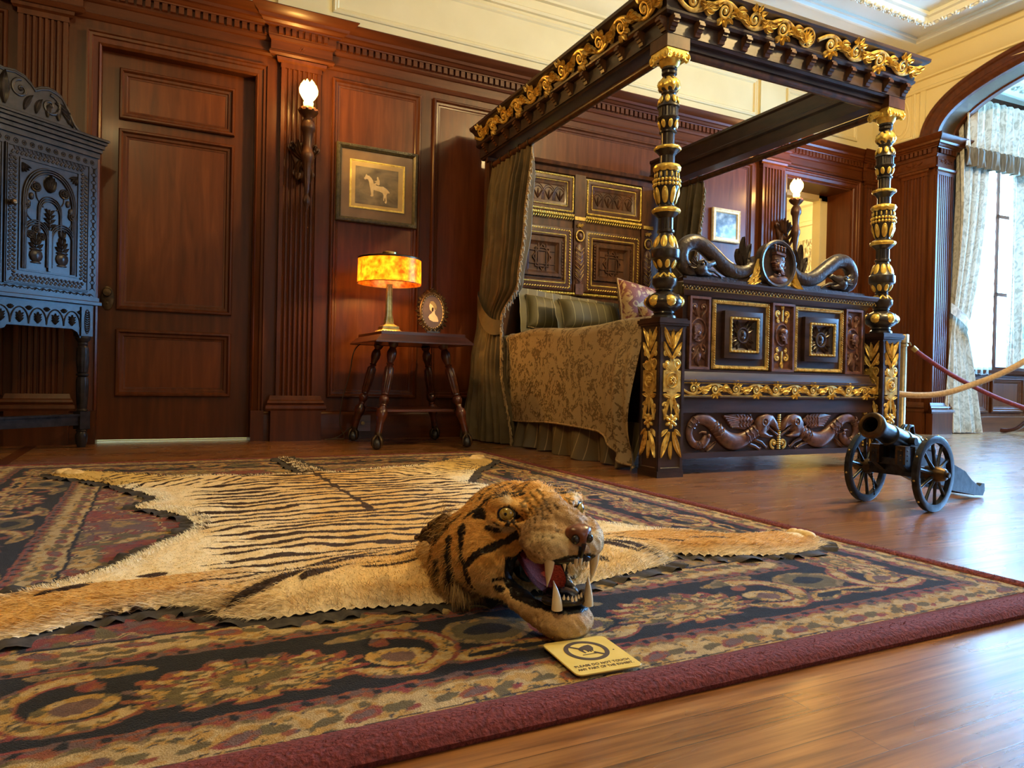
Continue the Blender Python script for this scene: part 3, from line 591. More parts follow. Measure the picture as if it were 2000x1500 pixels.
def gilt_post():
    b = MB()
    b.lathe([(.032, z1(450)), (.044, z1(430)), (.0525, z1(400)), (.0535, z1(375)), (.048, z1(335)), (.034, z1(302))], 48, mod=lambda t, z, r: 1+.07*cos(t*8+z*90), cap=False)
    around(b, 8, .044, z1(536), (.007, .0115, .021), -.28); around(b, 8, .0425, z1(790), (.006, .011, .020), .26, .39)
    b.lathe([(.056, z1(1056)), (.0625, z1(1050)), (.064, z1(1038)), (.062, z1(1024)), (.055, z1(1018))], 40, mod=lambda t, z, r: 1+.02*cos(t*10), cap=False)
    b.lathe([(.055, z1(1284)), (.063, z1(1262)), (.066, z1(1240)), (.062, z1(1216)), (.05, z1(1204))], 60, mod=lambda t, z, r: 1+.035*cos(t*10)*cos(z*200), cap=False)
    around(b, 14, .0565, z1(1320), (.004, .0045, .013)); 
    for zz in (z1(1375), z1(1418)): around(b, 22, .0600, zz, (.0075, .0075, .0085))
    for k in range(8):
        a = 2*PI*k/8; M_ = Matrix.Rotation(a, 3, 'Z')@Matrix.Rotation(.22, 3, 'Y'); b.ell((.0505*cos(a), .0505*sin(a), z2(85)), (.006, .015, .040), 8, 10, M_); b.ell((.056*cos(a), .056*sin(a), z2(70)), (.005, .007, .018), 8, 8, M_)
    b.lathe([(.060, z2(262)), (.0665, z2(250)), (.068, z2(236)), (.066, z2(222)), (.058, z2(212))], 40, mod=lambda t, z, r: 1+.02*cos(t*12), cap=False)
    around(b, 8, .0475, z2(570), (.009, .0155, .036), -.30); around(b, 8, .0465, z2(792), (.007, .0125, .022), .42, .39)
    for k in range(8):
        a = 2*PI*k/8
        for s_ in (-1, 1): b.tube([(.0335*cos(a), .0335*sin(a), z2(885)), (.051*cos(a+s_*.34), .051*sin(a+s_*.34), z2(935))], [.004, .0065], 6)
    around(b, 6, .0625, z2(1182), (.034, .034, .030), 0, .28)
    return b
def dark_eggs():
    b = MB()
    for k in range(6):
        a = 2*PI*k/6+.28; c = Vector((.067*cos(a), .067*sin(a), z2(1182))); t = Vector((-sin(a), cos(a), 0))
        b.tube([c+t*(.031*cos(q))+Vector((0, 0, .030*sin(q))) for q in np.linspace(0, 2*PI, 22, endpoint=False)], .0065, 6, closed=True)
    return b
def volute_cap():
    b = MB(); b.box(-.062, .062, -.062, .062, 1.992, 2.008)
    for M_ in (PM((0, -.060, 0), (1, 0, 0), (0, -1, 0)), PM((-.060, 0, 0), (0, -1, 0), (-1, 0, 0)), PM((.060, 0, 0), (0, 1, 0), (1, 0, 0)), PM((0, .060, 0), (-1, 0, 0), (0, 1, 0))):
        b.M = M_; b.box(-.045, .045, 1.965, 1.992, -.03, .004); b.scroll(-.05, 1.972, .020, PI/2, 1.6, .0062, .002, flip=1); b.scroll(.05, 1.972, .020, PI/2, 1.6, .0062, .002, flip=-1)
        for k in range(3): b.ell((-.022+.022*k, 1.975, .006), (.008, .010, .006), 8, 6)
    b.M = None; b.lathe([(.036, 1.935), (.045, 1.945), (.052, 1.965), (.04, 1.97)], 20); return b
def ped_carving(M, s_=1.):
    b = MB(M)
    for sg in (-1, 1):
        b.leaf(0, .60, PI/2-sg*.42, .115, .015, 0, .009, -sg*.1); b.leaf(0, .555, PI/2-sg*.75, .095, .013, 0, .009, sg*.45)
        b.scroll(sg*.036, .578, .013, PI/2, .9*sg*-1, .006, 0); b.scroll(sg*.031, .533, .021, PI, 1.1, .0085, 0, flip=-sg)
        b.leaf(sg*.010, .50, PI/2-sg*1.15, .05, .008, 0, .007, sg*.7)
        b.stroke(spline([(sg*.004, .565), (sg*.010, .53), (sg*.030, .50), (sg*.045, .485)], 10), .007, 0, .8)
        b.leaf(sg*.008, .375, -PI/2+sg*1.9, .045, .011, 0, .008); b.scroll(sg*.032, .335, .017, PI, 1.05, .007, 0, flip=sg)
        b.leaf(sg*.012, .375, -PI/2+sg*.35, .11, .011, 0, .008, -sg*.2); b.stroke(spline([(sg*.045, .32), (sg*.035, .295), (sg*.012, .28)], 8), .007, 0, .8)
        b.leaf(sg*.012, .215, -PI/2+sg*.32, .13, .017, .002, .010, sg*.1); b.leaf(sg*.02, .225, -PI/2+sg*.95, .05, .011, 0, .008, -sg*.3)
    b.leaf(0, .59, PI/2, .105, .010, 0, .010); b.leaf(0, .17, -PI/2, .085, .012, 0, .008)
    b.prism([(-.050, .40), (.050, .40), (.050, .50), (.022, .505), (.008, .545), (-.008, .545), (-.022, .505), (-.050, .50)], 0, .0045, 'z', .001)
    b.prism([(-.030, .40), (-.008, .34), (0, .30), (.008, .34), (.030, .40)], 0, .0045, 'z', .001)
    b.tube([(.034*cos(t), .455+.034*sin(t), .005) for t in np.linspace(0, 2*PI, 28, endpoint=False)], .0035, 6, closed=True)
    b.flower(0, .455, .020, 8, .008, .008); b.flower(0, .262, .036, 6, .002, .011, .5)
    return b
def ped():
    b = MB(); b.box(-.070, .070, -.070, .070, 0, .715); b.box(-.076, .076, -.076, .076, 0, .03)
    for h, za, zb in ((.076, .700, .712), (.084, .712, .722), (.088, .722, .738), (.080, .738, .746)): b.box(-h, h, -h, h, za, zb)
    # raised border around each face leaves the carving in a sunk field
    for M_ in (PM((0, -.070, 0), (1, 0, 0), (0, -1, 0)), PM((-.070, 0, 0), (0, -1, 0), (-1, 0, 0)), PM((.070, 0, 0), (0, 1, 0), (1, 0, 0))):
        b.M = M_; b.frame(-.0705, .03, .0705, .70, [(0, 0), (0, .005), (.014, .005), (.018, 0)])
    return b
first = None
for i, (x, y) in enumerate(((0, 0), (WB, 0))):
    pd = ped().build('post_pedestal', dkoak, bed, loc=(x, y, 0), smooth=False)
    for M_ in (PM((0, -.071, 0), (1, 0, 0), (0, -1, 0)), PM((-.071, 0, 0), (0, -1, 0), (-1, 0, 0)), PM((.071, 0, 0), (0, 1, 0), (1, 0, 0))): ped_carving(M_).build('gilded_carving', gold, pd)
    po = MB().lathe(prof, 96, mod=modp).build('bedpost', blkoak, bed, loc=(x, y, 0), ang=35)
    gilt_post().build('gilded_carving', goldb, po); dark_eggs().build('egg_rim', blkoak, po); volute_cap().build('gilded_capital', goldb, po)
    MB().box(-.066, .066, -.066, .066, 2.006, 2.10).build('post_block', hboak, bed, loc=(x, y, 0), smooth=False)
for x in (0, WB): MB().box(x-.035, x+.035, LB-.10, LB-.02, 0, 2.10).build('rear_post', hboak, bed, smooth=False)
# canopy rails
CAN = [(2.055, -.045), (2.055, .052), (2.066, .060), (2.066, .068), (2.136, .068), (2.140, .088), (2.150, .100), (2.160, .102), (2.166, .096), (2.200, .100), (2.235, .118), (2.248, .134), (2.252, .146), (2.260, .154), (2.276, .156), (2.280, .150), (2.280, -.060), (2.262, -.062), (2.25, -.05), (2.17, -.05), (2.16, -.062), (2.14, -.062), (2.13, -.045), (2.055, -.045)]
def corbel():
    b = MB(); b.prism([(0, .068), (0, .105), (-.010, .105), (-.012, .110), (-.024, .110), (-.026, .103), (-.036, .103), (-.038, .094), (-.048, .090), (-.050, .082), (-.062, .078), (-.064, .068)], -.015, .015, 'x')
    b.V = [v[:, [0, 1, 2]] for v in b.V]; return b
cb_me = None
def vine(b, a0, a1, b0, b1, n, c, w_, leafs=True, dirn=1):
    """running acanthus scroll: a wave whose crests curl into spirals, with leaves springing from the stem"""
    p = (a1-a0)/n; h = b1-b0; m_ = (b0+b1)/2; wy = lambda a: m_-dirn*h*.40*cos(PI*((a-a0)/p-.5))
    pts = [(a0+(a1-a0)*t, wy(a0+(a1-a0)*t)) for t in np.linspace(0, 1, n*14+1)]; b.stroke(pts, w_*1.1, c, .7)
    for k in range(n):
        s_ = (1 if k % 2 == 0 else -1)*dirn; cx = a0+(k+.5)*p; cy = m_+s_*h*.02; r_ = h*.42
        b.scroll(cx, cy, r_, -s_*PI/2, 1.55, w_, c+.001, flip=s_, shrink=.82)
        for q in range(4): f = .2+.62*q; b.leaf(cx+r_*cos(f)*.92, cy+s_*r_*sin(f)*.92, s_*(f-.5), h*.40, h*.17, c, w_*1.5, s_*.6)
        gx_ = cx+p*.5
        for q in range(4): b.leaf(gx_-h*(.42-.14*q), wy(gx_-h*(.42-.14*q)), s_*(.95-.18*q), h*(.66-.05*q), h*.19, c, w_*1.6, -s_*.7)
        for q in range(3): b.leaf(gx_-h*(.25-.22*q), wy(gx_-h*(.25-.22*q)), -s_*(.55-.30*q), h*.58, h*.19, c, w_*1.6, s_*.9)
def palm(b, cx, cy, h, c):
    for k in range(9): b.leaf(cx, cy-h*.32, PI*(.06+.88*k/8), h*(.62+.12*sin(PI*k/8)), h*.085, c, .006)
    for s_ in (-1, 1): b.scroll(cx+s_*h*.22, cy-h*.34, h*.17, PI/2, 1.2, .005, c+.003, flip=s_)
    b.tube([(cx+h*.55*cos(t), cy-h*.05+h*.50*sin(t), c) for t in np.linspace(0, 2*PI, 40, endpoint=False)], .0055, 6, closed=True)
def canopy_rail(name, M, MT, a0, a1, m0, m1, corbs, gvine):
    r_ = MB(M).extr(CAN, a0, a1, m0, m1).build(name, dkoak, bed, ang=25)
    for a in corbs:
        b = MB(M@Matrix.Translation((a, 2.138, 0))); b.prism([(0, .066), (0, .105), (-.010, .105), (-.012, .112), (-.024, .112), (-.026, .103), (-.036, .103), (-.038, .094), (-.048, .090), (-.050, .082), (-.064, .078), (-.066, .066)], -.016, .016, 'x'); b.build('corbel', hboak, r_, smooth=False)
    if gvine:
        g = MB(MT); gvine(g); g.build('gilded_scrollwork', gold, r_)
    return r_
FT = PM((0, -.099, 2.166), (1, 0, 0), (0, -.92, -.40), (0, -.40, .92)); LT = PM((-.099, 0, 2.166), (0, -1, 0), (-.92, 0, -.40), (-.40, 0, .92))
def gv_front(g):
    vine(g, -.055, .69, .000, .092, 4, .003, .0096); vine(g, .84, WB+.055, .000, .092, 4, .003, .0096, dirn=-1); palm(g, WB/2, .046, .085, .004)
canopy_rail('front_canopy_rail', FP(0), FT, 0, WB, 1, 1, [-.045+.1463*k for k in range(12)], gv_front)
canopy_rail('left_canopy_rail', LP(0), LT, -LB-.0, 0, 0, 1, [.045-.17*k for k in range(13)], lambda g: vine(g, -LB+.03, .055, .000, .092, 11, .003, .0096))
canopy_rail('right_canopy_rail', RP(WB), None, 0, LB, 1, 0, [.1+.17*k for k in range(12)], None)
for nm, P in (('curtain_rod', [(.0, .07, 2.005), (.0, LB-.1, 2.005)]), ('curtain_rod', [(WB-.0, .07, 2.005), (WB, LB-.1, 2.005)]), ('curtain_rod', [(.06, 0, 2.02), (WB-.06, 0, 2.02)])): MB().tube(P, .021, 14).build(nm, hboak, bed)
MB().box(.06, WB-.06, -.03, .03, 2.03, 2.06).build('rod_rail', dkoak, bed)
# footboard
fb = MB(FP(0)); A0, A1 = .06, WB-.06
fb.box(A0, A1, .075, .46, -.05, 0); fb.box(A0, A1, .078, .106, 0, .022); fb.box(A0, A1, .300, .372, 0, .020)
fb.extr([(.372, 0), (.372, .030), (.378, .036), (.384, .030), (.446, .030), (.450, .040), (.456, .040), (.462, .030), (.462, 0)], A0, A1)
fb.extr([(.46, 0), (.462, .028), (.480, .022), (.500, .010), (.510, .012), (.512, -.02)], .10, 1.43); fb.box(.12, 1.41, .46, .88, -.12, -.010)
fb.extr([(.868, -.12), (.870, .000), (.885, .006), (.895, .012), (.897, .018), (.916, .026), (.920, .036), (.936, .044), (.944, .044), (.946, .0), (.946, -.13)], .12, 1.41, 1, 1)
fbo = fb.build('footboard', dkoak_h, bed, ang=25)
g = MB(FP(0))
for k in range(31):
    a = .105+k*.0441; g.tube([(a+.015*cos(t), .9065+.010*sin(t), .023) for t in np.linspace(PI*.05, PI*.95, 7)], .0026, 5); g.ell((a, .9045, .022), (.005, .006, .004), 6, 5); g.ell((a+.022, .9005, .022), (.003, .006, .003), 6, 4)
g.rope(.10, .8965, 1.43, .8965, .0026, .02, .008); g.build('egg_moulding', brnoak if 0 else gold, fbo)
g = MB(FP(-.001)); vine(g, .095, .765, .386, .446, 5, .031, .0058); vine(g, .765, 1.435, .386, .446, 5, .031, .0058, dirn=-1)
g.frame(.085, .383, 1.445, .447, [(0, .029), (0, .033), (.003, .033), (.004, .030)]); g.build('gilded_scrollwork', gold, fbo)
# sunk square panels with raised lozenge
for (x0, x1) in ((.300, .676), (.856, 1.222)):
    p_ = MB(FP(0)); cx = (x0+x1)/2; cz = .69
    p_.box(x0, x1, .515, .862, -.012, -.006); p_.frame(cx-.125, cz-.118, cx+.125, cz+.118, [(0, -.006), (0, .018), (.022, .024), (.026, .024), (.052, .004), (.056, .002)]); p_.box(cx-.07, cx+.07, cz-.063, cz+.063, -.006, .003)
    for k in range(4):
        for q in (-1, 0, 1): p_.leaf(cx, cz, PI/4+k*PI/2+q*.32, .085, .012, .003, .008)
    p_.tube([(cx+.035*cos(t), cz+.037*sin(t), .010) for t in np.linspace(0, 2*PI, 28, endpoint=False)], .006, 6, closed=True)
    p_.ell((cx, cz, .008), (.030, .032, .006), 14, 6); p_.ell((cx-.002, cz+.008, .014), (.010, .013, .008), 10, 8); p_.ell((cx, cz-.013, .012), (.016, .009, .007), 10, 6)
    po = p_.build('sunk_panel', dkoak, fbo, ang=30)
    g = MB(FP(0)); g.frame(cx-.096, cz-.089, cx+.096, cz+.089, [(0, .020), (.003, .029), (.010, .029), (.013, .020)])
    for q in range(9): 
        for sx in (-1, 1): g.ell((cx+sx*.0895, cz-.08+q*.02, .028), (.007, .004, .004), 6, 4); g.ell((cx-.086+q*.0215, cz+sx*.0825, .028), (.004, .007, .004), 6, 4)
    g.frame(x0, .515, x1, .862, [(0, -.004), (.004, .004), (.018, .004), (.022, -.004)]); g.rope(x1-.011, .53, x1-.011, .85, .0055, .006, .012); g.rope(x0+.011, .53, x0+.011, .85, .0045, .006, .012); g.rope(x0+.02, .524, x1-.02, .524, .0045, .006, .012); g.rope(x0+.02, .853, x1-.02, .853, .004, .006, .012)
    g.build('gilded_frame', gold, po)
def face(b, x, z, s_, d, c=.0, crown=False, helmet=False, hair=True):
    """profile head in relief, looking to d"""
    P = [(-.9, -1.2), (-.35, -1.15), (-.25, -.75), (.25, -.78), (.36, -.62), (.30, -.5), (.42, -.42), (.36, -.34), (.46, -.26), (.40, -.16), (.62, -.05), (.42, .22), (.46, .5), (.30, .85), (-.1, 1.0), (-.55, .9), (-.8, .5), (-.85, 0), (-.7, -.6)]
    b.prism([(x+d*p*s_, z+q*s_) for p, q in P], c, c+s_*.42, 'z', s_*.10)
    b.ell((x+d*.22*s_, z+.1*s_, c+s_*.42), (.12*s_, .07*s_, .06*s_), 8, 6); b.ell((x-d*.02*s_, z-.3*s_, c+s_*.38), (.3*s_, .3*s_, .14*s_), 10, 6); b.ell((x+d*.28*s_, z+.28*s_, c+s_*.38), (.2*s_, .06*s_, .1*s_), 8, 6)
    if hair:
        for k in range(12): b.scroll(x-d*(.45+.3*sin(k*2.1))*s_, z+(.75-k*.17)*s_, .16*s_, k, 1.1, .055*s_, c+s_*.40, flip=d)
    if helmet: b.ell((x-d*.15*s_, z+.62*s_, c+s_*.25), (.72*s_, .5*s_, .3*s_), 14, 8)
    if crown:
        b.prism([(x-d*.75*s_, z+.55*s_), (x+d*.45*s_, z+.72*s_), (x+d*.42*s_, z+.95*s_), (x-d*.78*s_, z+.80*s_)], c, c+s_*.55, 'z', .002)
        for k in range(4):
            px_, pz_ = x+d*(-.75+.38*k)*s_, z+(.95+.05*k)*s_; b.ell((px_, pz_+.18*s_, c+s_*.35), (.12*s_, .26*s_, .12*s_), 8, 6); b.ell((px_, pz_+.42*s_, c+s_*.35), (.17*s_, .13*s_, .13*s_), 8, 6)
# carved end panels and the middle one
for (x0, x1, d, mid) in ((.150, .278, 1, 0), (.688, .846, -1, 1), (1.232, 1.366, -1, 0)):
    p_ = MB(FP(0)); cx = (x0+x1)/2
    p_.frame(x0, .512, x1, .868, [(0, -.010), (0, .012), (.012, .012), (.015, .002), (.018, -.006)]); p_.box(x0+.01, x1-.01, .52, .86, -.012, -.005)
    po = p_.build('carved_stile', brnoak, fbo, ang=30); r_ = MB(FP(0))
    r_.tube([(cx+(.046 if not mid else .043)*cos(t), .705+.055*sin(t), -.002) for t in np.linspace(0, 2*PI, 30, endpoint=False)], .005, 6, closed=True)
    face(r_, cx-.004*d, .700, .036, d, -.005, helmet=mid, hair=not mid)
    if not mid:
        for sg in (-1, 1):
            r_.scroll(cx+sg*.028, .815, .024, -PI/2, 1.2, .008, -.002, flip=sg); r_.scroll(cx+sg*.03, .605, .024, PI/2, 1.2, .007, -.002, flip=-sg); r_.leaf(cx, .63, -PI/2+sg*.4, .085, .014, -.004, .010, sg*.3); r_.leaf(cx+sg*.012, .77, PI/2-sg*.7, .05, .011, -.004, .010, sg)
        r_.ell((cx, .575, -.002), (.018, .03, .012), 10, 8); r_.leaf(cx, .60, -PI/2, .075, .02, -.003, .012)
    r_.build('relief_head', brnoak, po)
    if mid:
        g = MB(FP(0))
        for (zc, s_) in ((.815, 1), (.585, -1)):
            for sg in (-1, 1): g.scroll(cx+sg*.030, zc, .020, PI/2*-s_, 1.2, .006, -.002, flip=sg*s_); g.scroll(cx+sg*.026, zc-s_*.038, .013, PI/2, .9, .005, -.002, flip=-sg)
            g.stroke([(cx, zc-.04), (cx, zc+.035)], .006, -.001); g.leaf(cx, zc+s_*.02, PI/2*s_, .035, .012, 0, .006)
        g.build('gilded_arabesque', gold, po)
# beasts on the lower panel
def beast(sgn):
    X = lambda x: .75-sgn*(1108-x)*.000622; Z = lambda y: .106+(485-y)*.00048
    b = MB(FP(0)); path = [(985, 215, 62), (900, 250, 70), (800, 320, 72), (700, 380, 82), (600, 385, 90), (510, 330, 82), (430, 240, 68), (340, 160, 62), (240, 150, 52), (180, 220, 42), (170, 320, 40), (215, 400, 42), (290, 415, 46), (335, 360, 50), (345, 318, 40)]
    sp = spline(path, 70); b.tube([(X(p[0]), Z(p[1]), .004) for p in sp], [p[2]*.00050 for p in sp], 12, .55, (0, 0, 1))
    for k in (8, 10, 12, 27, 29, 31, 41, 43, 45, 56, 58):
        p, q = sp[k], sp[k+1]; dx, dz = X(q[0])-X(p[0]), Z(q[1])-Z(p[1]); l = math.hypot(dx, dz) or 1; r_ = p[2]*.0005; nx, nz = -dz/l, dx/l
        b.tube([(X(p[0])+nx*r_*t+dx/l*.004*sin(t*9), Z(p[1])+nz*r_*t+dz/l*.004*sin(t*9), .004+.028*math.sqrt(max(0, 1-t*t))) for t in np.linspace(-.95, .95, 9)], .0035, 5)
    H = [(840, 190), (880, 120), (950, 95), (1020, 110), (1075, 190), (1095, 270), (1080, 280), (1045, 245), (990, 215), (955, 230), (950, 290), (990, 320), (1030, 330), (1000, 350), (900, 345), (850, 300)]
    b.prism([(X(p), Z(q)) for p, q in H], 0, .026, 'z', .006); b.tube([(X(925)+.018*cos(t), Z(180)+.018*sin(t), .027) for t in np.linspace(0, 2*PI, 18, endpoint=False)], .0035, 5, closed=True); b.ell((X(925), Z(180), .026), (.008, .008, .006), 8, 6)
    for k in range(5): b.ell((X(975+k*14), Z(232+k*13), .016), (.004, .006, .005), 6, 5)
    b.stroke([(X(985), Z(240)), (X(1040), Z(285)), (X(1090), Z(325))], .006, .014); b.ell((X(345), Z(318), .022), (.011, .011, .006), 8, 6); b.stroke([(X(330), Z(290)), (X(290), Z(280)), (X(262), Z(292))], .009, .008, .7, .003)
    Wg = [(500, 110), (600, 90), (720, 92), (790, 120), (835, 170), (780, 230), (730, 262), (660, 250), (590, 242), (545, 180)]
    b.prism([(X(p), Z(q)) for p, q in Wg], 0, .012, 'z', .003)
    for k in range(6): b.stroke([(X(505+k*17), Z(118+k*24)), (X(600), Z(140+k*18)), (X(655), Z(150+k*16))], .0055, .013, .6)
    for r_ in range(5):
        b.stroke([(X(650+r_*34), Z(105+(q*26)+(r_ % 2)*8+(8 if q % 2 else -4))) if 0 else (X(650+r_*34+(12 if q % 2 else -8)), Z(104+q*26)) for q in range(6)], .0035, .013, .6)
    for (p0, p1, p2) in (((740, 400), (850, 440), (895, 470)), ((830, 360), (920, 400), (965, 450))):
        b.stroke([(X(p0[0]), Z(p0[1])), (X(p1[0]), Z(p1[1])), (X(p2[0]), Z(p2[1]))], .011, .008, .6, .007)
        for q in (-1, 0, 1): b.stroke([(X(p2[0]), Z(p2[1])), (X(p2[0]+16+8*q), Z(p2[1]+4-q*12))], .005, .006, .6)
    b.leaf(X(340), Z(478), PI*.5-sgn*.9, .075, .016, .0, .012)
    return b
for sgn in (1, -1): beast(sgn).build('winged_beast', brnoak, fbo, ang=60)
g = MB(FP(0)); g.rope(.75, .108, .75, .292, .010, .010, .0115, 1.57)
for sg in (-1, 1): g.scroll(.75+sg*.030, .140, .026, -PI/2, 1.15, .0075, .006, flip=sg); 
for (x, z) in ((.105, .285), (.10, .125), (1.41, .285), (1.41, .125)): g.flower(x, z, .022, 5, .004, .010)
g.build('gilded_arabesque', gold, fbo)
# crest: two sea serpents either side of a crowned head
cr = MB(FP(.03)); cr.box(.14, 1.40, .944, .965, -.05, .02); cr.prism([(.16, .96), (.30, .975), (.45, .985), (.60, 1.0), (.60, .96)], -.04, .0, 'z'); cr.prism([(1.38, .96), (1.24, .975), (1.09, .985), (.9, 1.0), (.9, .96)][::-1], -.04, .0, 'z')
for sg in (1, -1):
    cr.prism([(.728-sg*.598, .96), (.728-sg*.53, 1.0), (.728-sg*.42, .99), (.728-sg*.3, .97), (.728-sg*.25, .96)][::sg], -.035, -.005, 'z')
cro = cr.build('crest_board', serp, bed, ang=40)
for sgn in (1, -1):
    X = lambda a: a if sgn > 0 else 1.456-a
    path = [(.235, 1.000, .030), (.185, .998, .036), (.140, 1.022, .040), (.128, 1.070, .041), (.150, 1.115, .041), (.200, 1.138, .041), (.260, 1.128, .042), (.330, 1.085, .042), (.400, 1.038, .042), (.470, 1.014, .040), (.540, 1.022, .036), (.585, 1.060, .030), (.575, 1.10, .022)]
    sp = spline(path, 60); b = MB(FP(.03)); b.tube([(X(p[0]), p[1], -.012) for p in sp], [p[2] for p in sp], 14, .75, (0, 0, 1))
    b.ell((X(.232), 1.008, .004), (.045, .038, .034), 14, 10); b.tube([(X(.25), 1.03, .010), (X(.285), 1.032, .012), (X(.315), 1.045, .010), (X(.325), 1.035, .008)], [.026, .018, .014, .008], 10); b.tube([(X(.25), .995, .008), (X(.29), .985, .008), (X(.315), .992, .008)], [.022, .012, .006], 10)
    b.tube([(X(.26), 1.008, .010), (X(.32), 1.004, .006), (X(.365), .985, .0), (X(.39), .965, -.006)], [.010, .009, .007, .003], 8); b.ell((X(.225), 1.030, .036), (.011, .009, .006), 8, 6); b.tube([(X(.205), 1.04, .03), (X(.228), 1.048, .036), (X(.25), 1.04, .03)], .005, 6)
    for q in range(3): b.leaf(X(.20), 1.03-.01*q, PI/2+sgn*(.7+.4*q), .05, .012, .022, .006)
    for q, (dx, an) in enumerate(((0, .15), (.012, -.1), (-.018, .42))): b.leaf(X(.535+dx), 1.04, PI/2+sgn*an, .16-.03*q, .022, -.02, .020, -sgn*.2)
    b.build('sea_serpent', serp, cro, ang=60)
b = MB(FP(.02)); b.lathe([(0, -.03), (.118, -.03), (.122, .010), (.126, .022), (.118, .028), (.106, .024), (.100, .008), (0, .006)], 48, (.728, 1.072, 0), 'z'); mo_ = b.build('medallion', serp, cro, ang=30)
b = MB(FP(.02)); face(b, .722, 1.080, .056, -1, .006, crown=True); b.ell((.745, .990, .010), (.075, .030, .016), 16, 8); b.tube([(.70, 1.018, .02), (.725, 1.01, .028), (.75, 1.018, .02)], .004, 6); b.build('crowned_head', brnoak, mo_, ang=50)
g = MB(FP(.015))
for sg in (-1, 1):
    for q, (an, L_) in enumerate(((.10, .15), (.42, .13), (.80, .13), (1.15, .12), (1.5, .09))): g.leaf(.728+sg*(.122-.004*q), 1.09-.028*q, -PI/2+sg*an*.9, L_, .018, -.004, .014, -sg*.25 if q else sg*.45)
g.build('gilded_leaf', gold, cro)
# headboard
hb = MB(FP(2.06)); hb.box(-.03, WB+.03, .25, 2.06, -.05, 0); hb.extr([(2.02, 0), (2.03, .02), (2.07, .03), (2.075, .06), (2.10, .07), (2.105, .0)], -.05, WB+.05)
hb.box(-.03, WB+.03, 1.06, 1.085, 0, .03); hb.box(.695, .790, 1.10, 2.04, 0, .022); hb.box(1.33, WB+.03, 1.10, 2.04, 0, .018); hb.box(-.03, .155, 1.1, 2.04, 0, .018)
hbo = hb.build('headboard', hboak, bed, ang=25)
for (x0, x1) in ((.165, .690), (.795, 1.325)):
    p_ = MB(FP(2.06)); p_.frame(x0, 1.73, x1, 2.02, [(0, .016), (.02, .020), (.04, .020), (.055, .010), (.075, .008), (.09, 0)]); p_.box(x0+.08, x1-.08, 1.81, 1.95, -.01, .002)
    n_ = 4
    for k in range(n_):
        cx = x0+.12+k*(x1-x0-.24)/(n_-1)
        for rr in (.062, .052): p_.tube([(cx+rr*cos(t), 1.815+rr*1.9*sin(t), .003) for t in np.linspace(0, PI, 14)], .003, 5)
        for q in (-.5, 0, .5): p_.leaf(cx, 1.82, PI/2+q, .075, .008, .002, .005)
    cz, cx = 1.375, (x0+x1)/2; p_.frame(x0, 1.13, x1, 1.62, [(0, .014), (.02, .022), (.075, .016), (.085, .004), (.10, .004), (.105, .022), (.125, .022), (.14, .008), (.15, .004)])
    for k in range(12):
        for (xx, zz, ww, hh) in ((x0+.095+(x1-x0-.19)*(k+.5)/12, 1.61-.098, .009, .006), (x0+.095+(x1-x0-.19)*(k+.5)/12, 1.13+.108, .009, .006)): p_.box(xx-ww, xx+ww, zz-hh, zz+hh, .004, .020)
        for xx in (x0+.093, x1-.093): p_.box(xx-.006, xx+.006, 1.24+k*.024-.007, 1.24+k*.024+.007, .004, .020)
    for an in (0, PI/4):
        P4 = [(cx+.082*cos(an+q*PI/2+PI/4), cz+.10*sin(an+q*PI/2+PI/4)) for q in range(5)]
        for q in range(4): p_.tube([(P4[q][0], P4[q][1], .005), (P4[q+1][0], P4[q+1][1], .005)], .006, 6)
    for sx in (-1, 1):
        p_.box(cx+sx*.035-.003, cx+sx*.035+.003, cz-.13, cz+.13, .004, .009); p_.box(cx-.11, cx+.11, cz+sx*.05-.003, cz+sx*.05+.003, .004, .009)
    po = p_.build('carved_panel', hboak, hbo, ang=30); g = MB(FP(2.06))
    g.ropeframe(x0+.014, 1.745, x1-.012, 2.010, .0085, .022, .013); g.ropeframe(x0+.060, 1.785, x1-.060, 1.970, .0055, .014, .011); g.rope(x0, 1.715, x1, 1.715, .012, .022, .015, 1.1); g.rope(x0, 1.69, x1, 1.69, .010, .02, .02, 1.0)
    g.ropeframe(x0+.030, 1.155, x1-.030, 1.595, .0085, .022, .022, .5); g.ropeframe(x0+.066, 1.190, x1-.066, 1.560, .0055, .018, .010); g.rope(x0-.1, 1.112, x1+.1, 1.112, .009, .024, .014, 1.57); g.build('gilded_beading', goldb, po)
for cx in (.743, 1.39, .10):
    b = MB(FP(2.04)); b.ell((cx, 1.56, .012), (.022, .030, .02), 12, 8); b.ell((cx, 1.40, .0), (.045, .12, .026), 14, 10); b.ell((cx, 1.26, .0), (.038, .10, .02), 12, 8); b.box(cx-.035, cx+.035, 1.11, 1.19, -.005, .02)
    for k in range(8): b.tube([(cx-.040, 1.46-.03*k, .010), (cx, 1.43-.032*k, .026), (cx+.040, 1.47-.03*k, .010)], .0042, 5)
    fo = b.build('carved_saint', brnoak, hbo, ang=60); g = MB(FP(2.04))
    g.tube([(cx+.034*cos(t), 1.565+.040*sin(t), .012) for t in np.linspace(0, 2*PI, 26, endpoint=False)], .006, 6, closed=True)
    for k in range(18): t = 2*PI*k/18; g.ell((cx+.036*cos(t), 1.565+.042*sin(t), .014), (.005, .005, .004), 6, 4)
    for k in range(7): g.tube([(cx-.036, 1.47-.034*k, .014), (cx, 1.44-.036*k, .030), (cx+.038, 1.475-.034*k, .013)], .0022, 5)
    for k in range(4): g.flower(cx-.02+.013*k, 1.64+.01*(k % 2), .014, 5, .01, .006)
    g.build('gilded_halo', gold, fo); MB(FP(2.06)).box(cx-.05, cx+.05, 1.685, 1.712, .02, .03).build('gilded_plaque', gold, hbo, smooth=False)
